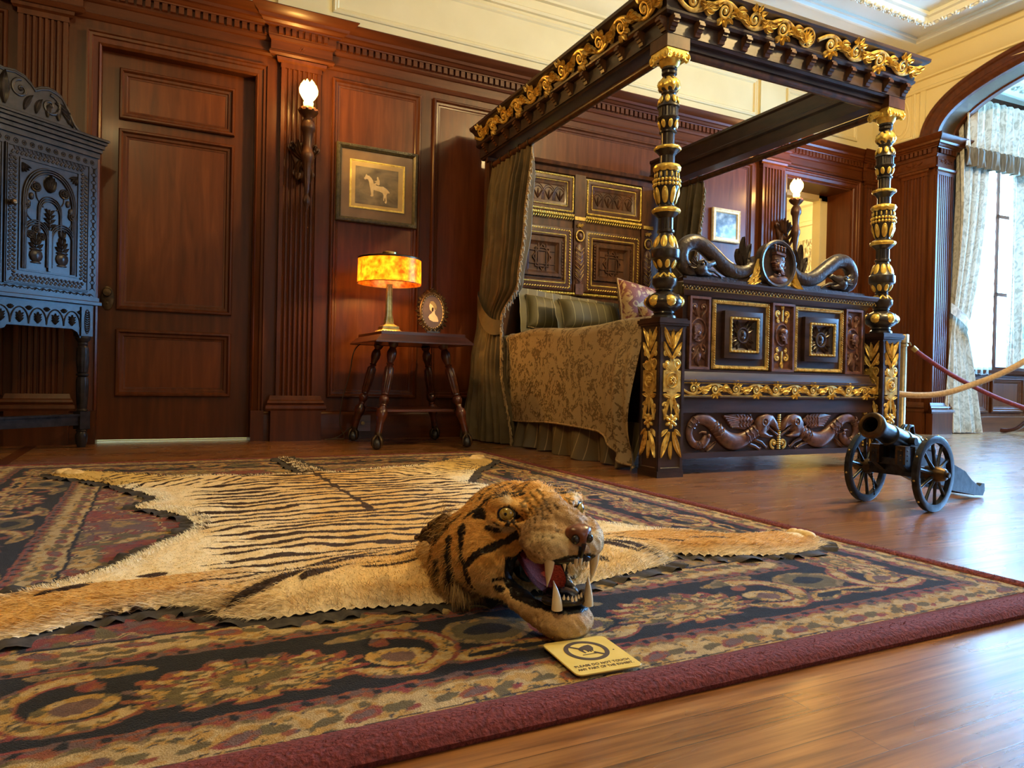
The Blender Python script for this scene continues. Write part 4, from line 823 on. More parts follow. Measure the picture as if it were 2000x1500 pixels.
MB().box(.03, .06, .07, LB-.1, .20, .42).build('side_rail', dkoak_h, bed, smooth=False); MB().box(WB-.02, WB+.02, .07, LB-.1, .20, .42).build('side_rail', dkoak_h, bed, smooth=False)

# ---------------------------------------------------------------- bedding (bed-local coordinates, each thing placed at the bed's origin)
def bedthing(b, name, mat, label, cat, group=None, ang=180):
    o = b.build(name, mat, ang=ang); o.location = BP; o.rotation_euler.z = BA; return tag(o, label, cat, group)
sm = lambda x: x*x*(3-2*x) if 0 < x < 1 else (0 if x <= 0 else 1)
def quilt(u, v):
    b_ = .10+u*1.92; fall = 1-sm((b_-.14)/.36)                  # fall: the loose bunch at the foot
    hem = .172-.006*sin(b_*5)+.010*sin(b_*2.2)-.140*fall; top = .762+.012*sin(b_*6)
    if v < .45:
        t = v/.45; return (1.50-1.46*t, b_, top+.02*sin(PI*t)+.006*sin(t*20+b_*9))
    t = (v-.45)/.55
    if t < .12: q = t/.12*PI/2; return (.04-.062*sin(q), b_, top-.045*(1-cos(q)))
    t = (t-.12)/.88; z = (top-.045)+(hem-top+.045)*t; wv = .006*sin(b_*11+t*2)*t
    return (-.022-.016*t-.012*sin(b_*3)+wv-fall*(.055*sin(PI*min(1, t*1.1))+.035*t+.028*sin(b_*46+t*4)*t), b_-.02*t*fall*sin(t*7), z)
mt = MB().box(.07, 1.45, .08, 2.02, .36, .735, .04); bedthing(mt, 'mattress', olive, 'mattress under the floral bedspread of the four-poster bed', 'mattress')
q_ = MB(); q_.grid(quilt, 260, 90)
def edge(v, r, u0=0., u1=1.): return MB().tube([quilt(u, v) for u in np.linspace(u0, u1, 120)], r, 6)
qo = bedthing(q_, 'bedspread', damask, 'gold and brown floral damask bedspread falling over the side of the bed', 'bedspread')
edge(1., .006).build('piping', fringe, qo)
MB().tube([(quilt(.83, v)[0]-.004, quilt(.83, v)[1], quilt(.83, v)[2]) for v in np.linspace(.3, 1, 50)], .0055, 6).build('piping', fringe, qo)
MB().tube([(x, .22+.002*sin(x*40), .788+.01*sin(x*9)) for x in np.linspace(0, 0, 2)], .004, 4)
sk = MB(); sk.grid(lambda u, v: (-.004-.025*v-(.010+.016*v)*sin(u*58+2.2*sin(u*9)+v*1.5)*(.4+v)-.02*v*sin(u*19+v), .12+u*1.80, .24-.232*v+.006*sin(u*40)*v), 360, 16)
bedthing(sk, 'bed_skirt', skirtm, 'gathered green-brown striped bed skirt showing below the floral bedspread', 'bed skirt')
def pillow(w_, h_, t_, nu=40, nv=40, ex=.5, flange=0.):
    b = MB(); b.U = []
    def f(sg):
        def g_(u, v):
            x, y = 2*u-1, 2*v-1; th = t_*(max(0, (1-x**4)*(1-y**4)))**ex; pin = 1-.07*(1-abs(x))*y*y-0; return (x*w_/2*(1-.06*(1-x*x)*0-.05*abs(x)*(1-y*y)), sg*th/2, y*h_/2*(1-.05*abs(y)*(1-x*x)))
        return g_
    b.grid(f(1), nu, nv); b.grid(f(-1), nu, nv); return b
def place_pillow(b, mat, name, label, loc, rot, group=None, flange=0, pip=None, w_=0, h_=0):
    M_ = Matrix.Translation(BP)@Matrix.Rotation(BA, 4, 'Z')@Matrix.Translation(loc); p = M_.translation
    o = thing(name, label, 'pillow', p, 0, group); o.rotation_euler = (rot[0], rot[1], rot[2]+BA); b.build('cushion', mat, o, ang=180)
    if flange:
        f_ = MB(); f_.U = []; f_.grid(lambda u, v: ((2*u-1)*(w_/2+flange), .004*sin(u*20)+.004*sin(v*17), (2*v-1)*(h_/2+flange)), 24, 24); f_.build('flange', mat, o, ang=180)
        e = MB(); P = [(-w_/2, -h_/2), (w_/2, -h_/2), (w_/2, h_/2), (-w_/2, h_/2)]; e.tube([(x*.985, -.008, z*.985) for x, z in P], .004, 6, closed=True); e.build('piping', fringe, o)
    if pip:
        n = 60; P = []
        for k in range(n):
            s_ = k/n*4; q = int(s_); r_ = s_-q; x, z = [(-1+2*r_, -1), (1, -1+2*r_), (1-2*r_, 1), (-1, 1-2*r_)][q]
            P.append((x*w_/2*(1-.05*abs(x)*(1-z*z)), 0, z*h_/2*(1-.05*abs(z)*(1-x*x))))
        MB().tube(P, pip, 6, closed=True).build('piping', fringe if name != 'throw_pillow' else tanvel, o)
    return o
place_pillow(pillow(.50, .27, .13), pillowm, 'pillow', 'green striped pillow nearest the curtain, half hidden behind the one in front', (.50, 1.96, .925), (-.35, .10, 0), 'green striped pillows', .05, w_=.50, h_=.27)
place_pillow(pillow(.54, .24, .17), pillowm, 'pillow', 'green pinstriped pillow lying in front, next to the red brocade pillow', (.68, 1.74, .905), (-.45, .06, .05), 'green striped pillows', .04, w_=.54, h_=.24)
place_pillow(pillow(.50, .42, .16), redpillow, 'throw_pillow', 'square red and gold brocade pillow with cream piping tilted on its corner', (1.06, 1.60, .965), (-.30, .12, .12), None, 0, .007, .50, .42)
place_pillow(pillow(.34, .22, .12), redpillow, 'bolster_pillow', 'small orange-red brocade pillow half hidden behind the front bedpost', (1.03, 1.40, .875), (-.5, .0, .3), None, 0, .005, .34, .22)
# bed curtains
def bedcurtain(x0, keys, n, amp, label, tie, mirror=1, fr=True):
    """keys: (z, (x, y) rear edge, (x, y) front edge, amplitude factor)"""
    zs = [k[0] for k in keys]
    def at(z):
        for i in range(len(keys)-1):
            if z <= keys[i][0] and z >= keys[i+1][0]: t = (keys[i][0]-z)/(keys[i][0]-keys[i+1][0]); t = sm(t); a, b = keys[i], keys[i+1]; return [a[1][j]+(b[1][j]-a[1][j])*t for j in (0, 1)], [a[2][j]+(b[2][j]-a[2][j])*t for j in (0, 1)], a[3]+(b[3]-a[3])*t
        return keys[-1][1], keys[-1][2], keys[-1][3]
    def f(u, v, off=0.):
        z = zs[0]+(zs[-1]-zs[0])*v; p, q, am = at(z); pk = 1 if v > .09 else .35+.65*v/.09
        x, y = p[0]+(q[0]-p[0])*u, p[1]+(q[1]-p[1])*u; dx, dy = q[0]-p[0], q[1]-p[1]; l = math.hypot(dx, dy); w_ = amp*am*pk*(sin(u*n*2*PI+.6*sin(v*2.5))+.35*sin(u*n*4.6*PI+v*3)); w2 = .25*w_*cos(u*n*7)
        return (x0+x-dy/l*-w_+dx/l*w2, y+dx/l*w_*-1*0+dy/l*w2, z)
    o = thing('bed_curtain', label, 'curtain', BP, BA); b = MB(); b.grid(f, 200, 90); b.build('drape', olive, o, ang=180)
    if fr:
        b = MB()
        for k in range(130):
            v = .03+.965*k/129; p = Vector(f(1, v)); q = Vector(f(1, max(0, v-.004))); a = k*1.3; b.tube([p, p+Vector((.006*sin(a), -.016, -.012)), p+Vector((.010*sin(a*1.7), -.022, -.042))], [.006, .006, .004], 5)
        b.tube([Vector(f(1, v))+Vector((0, -.004, 0)) for v in np.linspace(.01, 1, 100)], .006, 6); b.build('fringe', fringe, o)
    rg = MB()
    for k in range(5): y = keys[0][1][1]-.03-k*(keys[0][1][1]-keys[0][2][1]-.06)/4; rg.tube([(x0+.026*cos(t), y, 2.005+.026*sin(t)) for t in np.linspace(0, 2*PI, 18, endpoint=False)], .004, 6, closed=True)
    rg.build('curtain_ring', bronze, o)
    if tie:
        b = MB(); b.grid(lambda u, v: (x0+tie[0][0]+(tie[1][0]-tie[0][0])*u-.075*sin(PI*u)**.7-.01, tie[0][1]+(tie[1][1]-tie[0][1])*u-.03*sin(PI*u), tie[0][2]+(tie[1][2]-tie[0][2])*sm(u)*1.0-.03*sin(PI*u)+.095*(v-.5)*(1+.35*sin(PI*u))), 30, 6)
        b.build('tieback', tanvel if 0 else olive, o, ang=180)
    return o
bedcurtain(0, [(1.985, (0, 2.05), (0, 1.42), .75), (1.45, (-.02, 2.05), (0, 1.50), 1), (1.10, (-.05, 2.06), (-.01, 1.56), .8), (.86, (-.09, 2.05), (-.05, 1.74), .35), (.55, (-.12, 2.05), (-.07, 1.68), .8), (.01, (-.175, 2.05), (-.055, 1.53), 1.1)], 8, .042, 'olive velvet curtain with bullion fringe tied back at the near left of the bed head', ((-.07, 2.07, 1.03), (-.05, 1.72, .80)))
bedcurtain(WB, [(1.985, (0, 2.02), (0, 1.54), .75), (1.10, (0, 2.02), (-.02, 1.60), 1), (.30, (0, 2.02), (-.02, 1.56), 1)], 6, .040, 'olive velvet curtain with fringed edge at the far right of the bed head', None)
# ---------------------------------------------------------------- wall sconces
def sconce(name, label, loc):
    """carved bracket and torch with a flame globe; local y points into the wall, origin on the wall at the torch's foot level"""
    o = thing(name, label, 'wall light', loc, 0, 'carved torch wall lights')
    zt = lambda y: 2.129-(y-232)*.00347      # photo rows of the left sconce -> metres
    P = [(0, 415), (.006, 412), (.008, 407), (.012, 404), (.022, 400), (.026, 394), (.022, 388), (.014, 384), (.010, 380), (.014, 376), (.020, 350), (.030, 325), (.034, 320), (.040, 316), (.042, 308), (.038, 303), (.032, 300), (.028, 290), (.032, 275), (.036, 266), (.046, 262), (.048, 256), (.044, 248), (.034, 243), (.028, 240), (.030, 238), (.050, 233), (.062, 228), (.060, 223), (.046, 220), (.030, 218), (0, 217)]
    off = .17
    b = MB(); b.lathe([(r, zt(y)-loc[2]) for r, y in P], 32, (0, -off, 0), mod=lambda t, z, r: 1-.10*(cos(t*9) > .2)*(1 if z < zt(322)-loc[2] or zt(300) > z+loc[2] > 99 else 0)); b.build('torch', hboak, o, ang=35)
    b = MB()
    for k in range(10): a = 2*PI*k/10; b.ell((.052*cos(a), -off+.052*sin(a), zt(226)-loc[2]), (.014, .014, .012), 8, 6); b.ell((.036*cos(a), -off+.036*sin(a), zt(256)-loc[2]), (.010, .010, .024), 8, 6)
    b.build('leaf_collar', hboak, o)
    M_ = PM((0, -.02, 0), (1, 0, 0), (0, -1, 0)); b = MB(M_); z0 = zt(300)-loc[2]
    b.prism([(-.09, z0+.04), (-.05, z0+.08), (0, z0+.10), (.05, z0+.08), (.09, z0+.04), (.06, z0-.04), (.04, z0-.12), (.0, z0-.17), (-.04, z0-.12), (-.06, z0-.04)], -.02, .012, 'z', .006)
    for k in range(7): b.leaf(0, z0-.03, PI/2+(k-3)*.34, .15-.008*abs(k-3), .017, .010, .022, -(k-3)*.12)
    for sg in (-1, 1): b.scroll(sg*.085, z0+.055, .028, PI/2, 1.3, .012, .012, flip=sg); b.scroll(sg*.05, z0-.12, .032, -PI/2, 1.2, .012, .014, flip=-sg); b.leaf(sg*.02, z0-.02, -PI/2+sg*.35, .16, .022, .012, .018, -sg*.5)
    b.M = None; b.tube(spline([(0, -.02, z0-.05), (0, -.06, z0-.085), (0, -.11, z0-.06), (0, -off+.02, z0-.005)], 14), .016, 10); b.tube(spline([(0, -.02, z0-.14), (0, -.07, z0-.17), (0, -.12, z0-.12), (0, -off+.02, z0-.06)], 14), .013, 10)
    b.build('bracket', hboak, o, ang=60)
    zg = zt(232)-loc[2]; b = MB(); pr = [(.022, zg+.045), (.030, zg+.06), (.032, zg+.075), (.026, zg+.085), (.040, zg+.105), (.056, zg+.135), (.058, zg+.160), (.048, zg+.190), (.030, zg+.20)]
    b.lathe(pr, 36, (0, -off, 0), mod=lambda t, z, r: 1+(.05*cos(t*6) if z > zg+.09 else 0)+(.0)); 
    for k in range(6): a = 2*PI*k/6; b.lathe([(.022, 0), (.016, .02), (0, .045)], 8, (.030*cos(a), -off+.030*sin(a), zg+.175), sq=.8)
    b.build('flame_globe', globe, o)
    light('POINT', 'sconce_light', (loc[0], loc[1]-off-.075, loc[2]+zg+.16), 34, (1, .52, .12), .05)
    return o
s1 = sconce('wall_sconce', 'carved wooden torch sconce with glowing globe on the fluted pilaster beside the closed door', (.862, D-.045, 2.0))
sconce('wall_sconce', 'carved torch sconce with lit globe on the pilaster left of the open doorway', (5.285, D-.045, 2.0))

# ---------------------------------------------------------------- pictures
fr = thing('framed_picture', 'framed sepia photograph of a rider on a pale horse hanging above the lamp', 'picture', (1.383, D-.012, 1.78)); M_ = FP(0); W2, H2 = .292, .270
b = MB(M_); b.frame(-W2, -H2, W2, H2, [(0, 0), (0, .020), (.005, .028), (.020, .030), (.028, .022), (.034, .018), (.036, .008)])
b.build('frame', framem, fr, ang=25); g = MB(M_)
g.ropeframe(-W2+.012, -H2+.012, W2-.012, H2-.012, .004, .030, .010); g.build('rope_edge', framem, fr)
MB(M_).box(-W2+.03, W2-.03, -H2+.03, H2-.03, 0, .009).build('mat_board', matboard, fr, smooth=False)
MB(M_).frame(-.198, -.168, .198, .168, [(0, .009), (0, .013), (.008, .013), (.009, .010), (.014, .009)]).build('gilt_fillet', goldb, fr); MB(M_).box(-.184, .184, -.154, .154, .008, .0105).build('inner_mat', ochrem, fr, smooth=False)
ph = MB(M_).box(-.158, .150, -.135, .125, .010, .0115).build('photograph', sepia, fr, smooth=False)
# horse and rider drawn from their outline; (x, y) in crop pixels of the photograph, centre 485, 770
hx = lambda p: [((x-485)*.00061, -(y-770+ (x-485)*.16)*.00056) for x, y in p]
g = MB(M_); horse = [(352, 655), (366, 668), (385, 668), (410, 685), (432, 715), (438, 745), (470, 762), (520, 762), (550, 752), (590, 768), (628, 800), (628, 818), (605, 820), (592, 850), (594, 890), (598, 935), (588, 958), (572, 945), (584, 925), (578, 880), (568, 900), (566, 930), (556, 925), (558, 860), (545, 835), (510, 828), (458, 828), (440, 826), (436, 860), (438, 905), (420, 918), (402, 915), (412, 890), (404, 840), (392, 790), (384, 745), (372, 715), (350, 718), (338, 730), (324, 715), (338, 690), (345, 668)]
g.prism(hx(horse), .0112, .0123, 'z'); rider = [(480, 650), (494, 655), (496, 672), (508, 690), (510, 740), (500, 752), (470, 748), (455, 770), (442, 768), (446, 745), (470, 722), (448, 720), (448, 714), (470, 705), (478, 690), (474, 668)]
g.prism(hx(rider), .0112, .0124, 'z'); g.build('horse_and_rider', sepia_l, ph, smooth=False)
m, nt, p = nodes('picture_glass'); p.inputs['Base Color'].default_value = (1, 1, 1, 1); p.inputs['Roughness'].default_value = .03; p.inputs['Alpha'].default_value = .07; p.inputs['Coat Weight'].default_value = .5; pglass = m
fr = thing('framed_picture', 'small cream framed blue-grey landscape picture hanging beyond the far bed curtain', 'picture', (4.62, D-.010, 1.875)); M_ = FP(0)
b = MB(M_); b.frame(-.165, -.150, .165, .150, [(0, 0), (0, .020), (.008, .028), (.022, .022), (.034, .024), (.042, .010)]); b.build('frame', creamframe, fr, ang=25); MB(M_).box(-.127, .127, -.112, .112, .002, .011).build('landscape', bluep, fr, smooth=False)

# ---------------------------------------------------------------- side table
TX, TY = 1.50, 4.50
tb = thing('side_table', 'square mahogany side table with turned splayed legs on glass ball claw feet', 'table', (TX, TY, 0), 0)
T0 = .315
b = MB(); prof_t = [(T0, .655), (T0+.005, .652), (T0+.004, .660), (T0-.018, .682), (T0-.035, .700), (T0-.040, .703), (T0-.040, .718), (T0-.044, .722)]
V = []; F = []
for r_, z in prof_t: V += [(-r_, -r_, z), (r_, -r_, z), (r_, r_, z), (-r_, r_, z)]
for k in range(len(prof_t)-1):
    for i in range(4): j_ = (i+1) % 4; F.append((4*k+i, 4*k+j_, 4*k+4+j_, 4*k+4+i))
F += [(3, 2, 1, 0), tuple(range(len(V)-4, len(V)))]; b.add(V, F); redm = noisy('red_mahogany', [(.3, (.040, .009, .004)), (.7, (.115, .026, .010))], (4, 40, 40), .28, b=.08, coat=.4)
b.build('tabletop', redm, tb, ang=25)
legp = [(.012, .085), (.020, .09), (.022, .16), (.026, .175), (.032, .19), (.036, .215), (.032, .235), (.020, .248), (.018, .258), (.022, .262), (.020, .27), (.028, .285), (.032, .300), (.026, .318), (.018, .325), (.024, .332), (.022, .34), (.026, .35), (.031, .44), (.029, .500), (.020, .510), (.016, .518), (.024, .524), (.018, .532), (.022, .548), (.030, .575), (.031, .600), (.022, .622), (.018, .63), (.030, .645), (.032, .66)]
for (sx, sy) in ((-1, -1), (1, -1), (1, 1), (-1, 1)):
    top = Vector((sx*.165, sy*.165, .652)); bot = Vector((sx*.287, sy*.287, .09)); ax = (top-bot); L_ = ax.length; q = ax.to_track_quat('Z', 'Y').to_matrix().to_4x4(); M_ = Matrix.Translation(bot)@q
    b = MB(M_); b.lathe([(r_, (z-.085)/(.66-.085)*L_) for r_, z in legp], 36, mod=lambda t, z, r: 1-.10*(cos(t*10) > .1) if .44*L_ < z < .73*L_ else 1); lg = b.build('leg', redm, tb, ang=35)
    b = MB(M_); b.lathe([(.020, .012), (.022, .0), (.018, -.02), (.016, -.035)], 16)
    c = Vector((sx*.293, sy*.293, .034)); b.M = None
    for k in range(4): a = k*PI/2+.4; b.tube([c+Vector((.012*cos(a), .012*sin(a), .050)), c+Vector((.034*cos(a), .034*sin(a), .028)), c+Vector((.039*cos(a), .039*sin(a), 0)), c+Vector((.030*cos(a), .030*sin(a), -.024))], [.010, .010, .008, .004], 8)
    b.build('claw', bronze, lg, ang=60); MB().ell(c, (.034, .034, .034), 20, 14).build('glass_ball', ballg if 'ballg' in globals() else blkpaint, lg)
b = MB(); b.prism([(-.22, -.235), (.22, -.235), (.235, -.22), (.225, 0), (.235, .22), (.22, .235), (-.22, .235), (-.235, .22), (-.225, 0), (-.235, -.22)], .225, .240, 'z', .003); b.build('lower_shelf', redm, tb, smooth=False)

# lamp
lp = thing('table_lamp', 'brass table lamp with a glowing amber mica drum shade', 'lamp', (1.350, 4.50, .7225)); b = MB()
def sqring(b, pr):
    V = []; F = []
    for r_, z in pr: V += [(-r_, -r_, z), (r_, -r_, z), (r_, r_, z), (-r_, r_, z)]
    for k in range(len(pr)-1):
        for i in range(4): j_ = (i+1) % 4; F.append((4*k+i, 4*k+j_, 4*k+4+j_, 4*k+4+i))
    F += [(3, 2, 1, 0), tuple(range(len(V)-4, len(V)))]; b.add(V, F)
sqring(b, [(.078, 0), (.078, .006), (.060, .018), (.054, .030), (.054, .042), (.046, .046), (.030, .056), (.022, .075), (.017, .11), (.015, .16), (.0135, .30), (.016, .31), (.016, .318)])
b.build('stem', brass, lp, ang=30); g = MB()
for M_ in (PM((0, -.069, .012), (1, 0, 0), (0, -.6, .8), (0, .8, .6)), PM((-.069, 0, .012), (0, -1, 0), (-.6, 0, .8), (.8, 0, .6))):
    g.M = M_
    for k in range(7): g.flower(-.054+.018*k, 0, .008, 5, .0, .003)
g.M = None
for x in (-1, 0, 1):
    for y in (-1, 0, 1):
        if x or y: g.tube([(x*.0135, y*.0135, .30), (x*.0155, y*.0155, .12), (x*.024, y*.024, .070)], .0035, 6)
g.build('base_ornament', brass, lp)
b = MB(); R_ = .205; b.lathe([(R_, .318), (R_*.985, .475)], 64, cap=False); b.build('lamp_shade', mica, lp)
b = MB(); b.lathe([(R_+.001, .316), (R_+.002, .320), (R_-.002, .320)], 64, cap=False); b.lathe([(R_*.985+.002, .470), (R_*.985+.003, .480), (R_*.97, .484), (.10, .492), (.05, .494)], 64, cap=False); b.build('shade_rim', bronze, lp)
MB().lathe([(.048, .488), (.048, .522), (.044, .526), (0, .526)], 32).build('vent_cap', brass, lp, ang=40)
for sx in (-.06, .06):
    MB().lathe([(.0, .36), (.014, .37), (.026, .395), (.026, .415), (.012, .44), (.010, .46)], 16, (sx, 0, 0)).build('bulb', bulbm, lp); light('POINT', 'lamp_light', (1.35+sx, 4.50, .7225+.385), 24, (1, .50, .12), .03)
MB().tube([(-.075, -.03, .36), (-.076, -.03, .305)], .0012, 5).build('pull_chain', brass, lp); MB().tube([(-.05, 0, .43), (.05, 0, .43)], .005, 6).build('lamp_cross_arm', brass, lp)
c1 = MB().tube(spline([(1.31, 4.77, .70), (1.20, 4.76, .62), (1.17, 4.78, .45), (1.13, 4.80, .28), (1.12, 4.82, .12), (1.16, 4.84, .02), (1.10, 4.86, .01), (1.03, 4.86, .008), (1.12, 4.88, .02), (1.22, 4.86, .10)], 60), .004, 6)
tag(c1.build('lamp_cord', cord), 'thin lamp cord hanging behind the side table to the floor', 'cord')
ob = thing('outlet_box', 'dark wooden box with a white knob on the skirting behind the side table', 'box', (1.29, 4.90, .06)); MB().box(-.055, .055, -.03, .03, -.0, .11).build('housing', redm, ob, smooth=False); MB(PM((0, -.03, .055), (1, 0, 0), (0, -1, 0))).lathe([(0, 0), (.012, 0), (.014, .008), (.008, .014), (0, .015)], 14).build('knob', creamframe, ob)

# oval portrait
op = thing('photo_frame', 'oval portrait of a woman in profile in an ornate dark metal easel frame', 'picture frame', (1.700, 4.62, .7225), rad(-6)); tilt = rad(-10)
M_ = Matrix.Translation((0, 0, .02))@Matrix.Rotation(tilt, 4, 'X')@PM((0, 0, .155), (1, 0, 0), (0, -1, 0))
b = MB(M_); RX, RY = .078, .122
b.tube([(RX*1.06*cos(t), RY*1.05*sin(t), .0) for t in np.linspace(0, 2*PI, 60, endpoint=False)], .0085, 8, closed=True)
for k in range(30):
    t = 2*PI*k/30; x, y = RX*1.19*cos(t), RY*1.13*sin(t); b.leaf(x*.95, y*.95, math.atan2(y, x), .028+.008*(k % 3 == 0), .011, -.002, .006); b.scroll(x, y, .010, t, 1.1, .0032, .002, flip=(-1)**k)
    b.ell((RX*.98*cos(t), RY*.98*sin(t), .007), (.0055, .0055, .004), 6, 5)
b.flower(0, RY*1.2, .024, 6, 0, .009); b.flower(0, -RY*1.18, .02, 6, 0, .008); b.build('ornate_frame', bronze, op, ang=60)
b = MB(M_); b.prism(arc(0, 0, RX*.97, RY*.97, 0, 2*PI*(47/48), 48), -.006, 0.0, 'z'); pt = b.build('portrait', violet, op, smooth=False)
b = MB(M_); b.tube([(RX*.97*cos(t), RY*.97*sin(t), .002) for t in np.linspace(0, 2*PI, 50, endpoint=False)], .003, 6, closed=True); b.build('cream_slip', creamframe, op)
qx = lambda P: [((x-1150)*.00052, -(y-965)*.00059-(x-1150)*.00008) for x, y in P]
b = MB(M_); b.prism(qx([(1128, 845), (1160, 838), (1190, 860), (1208, 890), (1208, 925), (1190, 945), (1180, 965), (1185, 990), (1215, 1020), (1228, 1060), (1225, 1075), (1160, 1085), (1110, 1070), (1092, 1040), (1110, 1010), (1140, 985), (1148, 965), (1130, 962), (1116, 945), (1112, 925), (1108, 905), (1116, 880)]), 0, .0012, 'z'); b.build('sitter', skinp, pt, smooth=False)
b = MB(M_); b.prism(qx([(1128, 845), (1165, 838), (1195, 862), (1210, 895), (1208, 930), (1190, 942), (1178, 925), (1165, 905), (1150, 885), (1130, 878), (1118, 868)]), .0012, .002, 'z'); b.build('hair', sepia, pt, smooth=False)
b = MB(); b.tube([(0, .02, .20), (0, .10, .004)], .006, 6); b.tube([(-.03, -.02, .004), (-.01, 0, .05)], .005, 6); b.tube([(.03, -.02, .004), (.01, 0, .05)], .005, 6); b.box(-.045, .045, -.015, .012, 0, .035); b.build('easel_stand', blkpaint, op)

# ---------------------------------------------------------------- carved corner cupboard
ca = rad(39); P0 = Vector((-.354, 4.73, 0)); CO = P0+Vector((cos(ca), sin(ca), 0))*-.46
cb = thing('corner_cupboard', 'blackened carved oak cupboard on turned legs standing across the left corner', 'cupboard', CO, ca)
FC = FP(0); FC2 = FC@Matrix.Translation((0, 0, .0115)); bd = .22                      # body runs back to the walls
def foot(h, d, yb=.0): return [(-h, -d), (h, -d), (h, .06), (h-.30, .36), (-h+.30, .36), (-h, .06)]
b = MB(); b.prism(foot(.512, 0), .855, 1.70, 'z'); body = b.build('body', cupoak, cb, smooth=False)
b = MB(); b.prism(foot(.520, .02), .835, .858, 'z'); b.prism(foot(.528, .032), .815, .836, 'z', .004); b.build('waist_moulding', cupoak, cb, smooth=False)
b = MB(); 
for h, d, z0, z1_ in ((.518, .012, 1.66, 1.690), (.524, .024, 1.690, 1.712), (.530, .036, 1.712, 1.735), (.536, .048, 1.735, 1.752), (.543, .058, 1.752, 1.766)): b.prism(foot(h, d), z0, z1_, 'z', .003)
b.build('cornice', cupoak, cb, smooth=False)
b = MB(FC); half = [(.0, 1.985), (.05, 1.995), (.10, 1.985), (.135, 1.96), (.155, 1.935), (.185, 1.955), (.225, 1.968), (.265, 1.962), (.300, 1.945), (.330, 1.90), (.350, 1.86), (.375, 1.82), (.41, 1.79), (.45, 1.775), (.50, 1.768)]
b.prism([(-x, z) for x, z in half[::-1]]+half[1:]+[(.5, 1.766), (-.5, 1.766)], -.03, .0, 'z', .004); cr_ = b.build('crest', cupoak, cb, smooth=False); b = MB(FC)
for sg in (-1, 1):
    b.stroke([(sg*x, z-.018) for x, z in half], .007, .001)
    b.scroll(sg*.235, 1.865, .06, PI/2, 1.3, .010, .001, flip=-sg); b.scroll(sg*.08, 1.90, .05, PI/2, 1.2, .010, .001, flip=sg)
    for q in range(5): b.leaf(sg*(.10+.06*q), 1.80, PI/2-sg*(.2-.1*q), .10-.008*q, .017, 0, .008, -sg*.6)
    for q in range(3): b.leaf(sg*(.30-.02*q), 1.85+.02*q, -sg*.5+(PI if sg < 0 else 0)+q*.2*sg, .09, .016, 0, .008, -sg*.7)
b.leaf(0, 1.80, PI/2, .17, .03, 0, .012); b.build('carving', cupoak, cr_)
# doors
def wave(b, x0, y0, x1, y1, h, n, c):
    L_ = math.hypot(x1-x0, y1-y0); ux, uy = (x1-x0)/L_, (y1-y0)/L_
    for k in range(n):
        for s_ in (-1, 1):
            t = (k+.5+(.25*s_))/n; cx, cy = x0+(x1-x0)*t, y0+(y1-y0)*t
            b.stroke(spline([(cx-ux*L_/n*.32-uy*h*.42*s_, cy-uy*L_/n*.32+ux*h*.42*s_), (cx-uy*h*.05*s_, cy+ux*h*.05*s_), (cx+ux*L_/n*.34-uy*h*.30*s_, cy+uy*L_/n*.34+ux*h*.30*s_)], 6), h*.17, c, .7, h*.06, 6)
def daisy(b, x, y, r, c): b.tube([(x+r*cos(t), y+r*sin(t), c) for t in np.linspace(0, 2*PI, 18, endpoint=False)], r*.16, 5, closed=True); b.flower(x, y, r*.82, 10, c, r*.3)
def lancet(b, cx, zb, w_, zt, c, wd=.0055, rnd=False):
    if rnd: P = [(cx-w_, zb)]+arc(cx, zt-w_, w_, w_, PI, 0, 18)+[(cx+w_, zb)]
    else:
        zs_ = zt-w_*1.35; P = [(cx-w_, zb)]+[(cx-w_*cos(t)**1.0*1.0, zs_+w_*1.35*sin(t)**.85) for t in np.linspace(0, PI/2, 12)]+[(cx+w_*cos(t), zs_+w_*1.35*sin(t)**.85) for t in np.linspace(PI/2, 0, 12)][1:]+[(cx+w_, zb)]
    for k in (0, 1, 2): b.stroke([(cx+(x-cx)*(1-.055*k), z-(.0 if z < zb+.001 else .012*k*min(1, (z-zb)*8))) for x, z in P], wd*.55, c+.001*(k == 1), 1.)
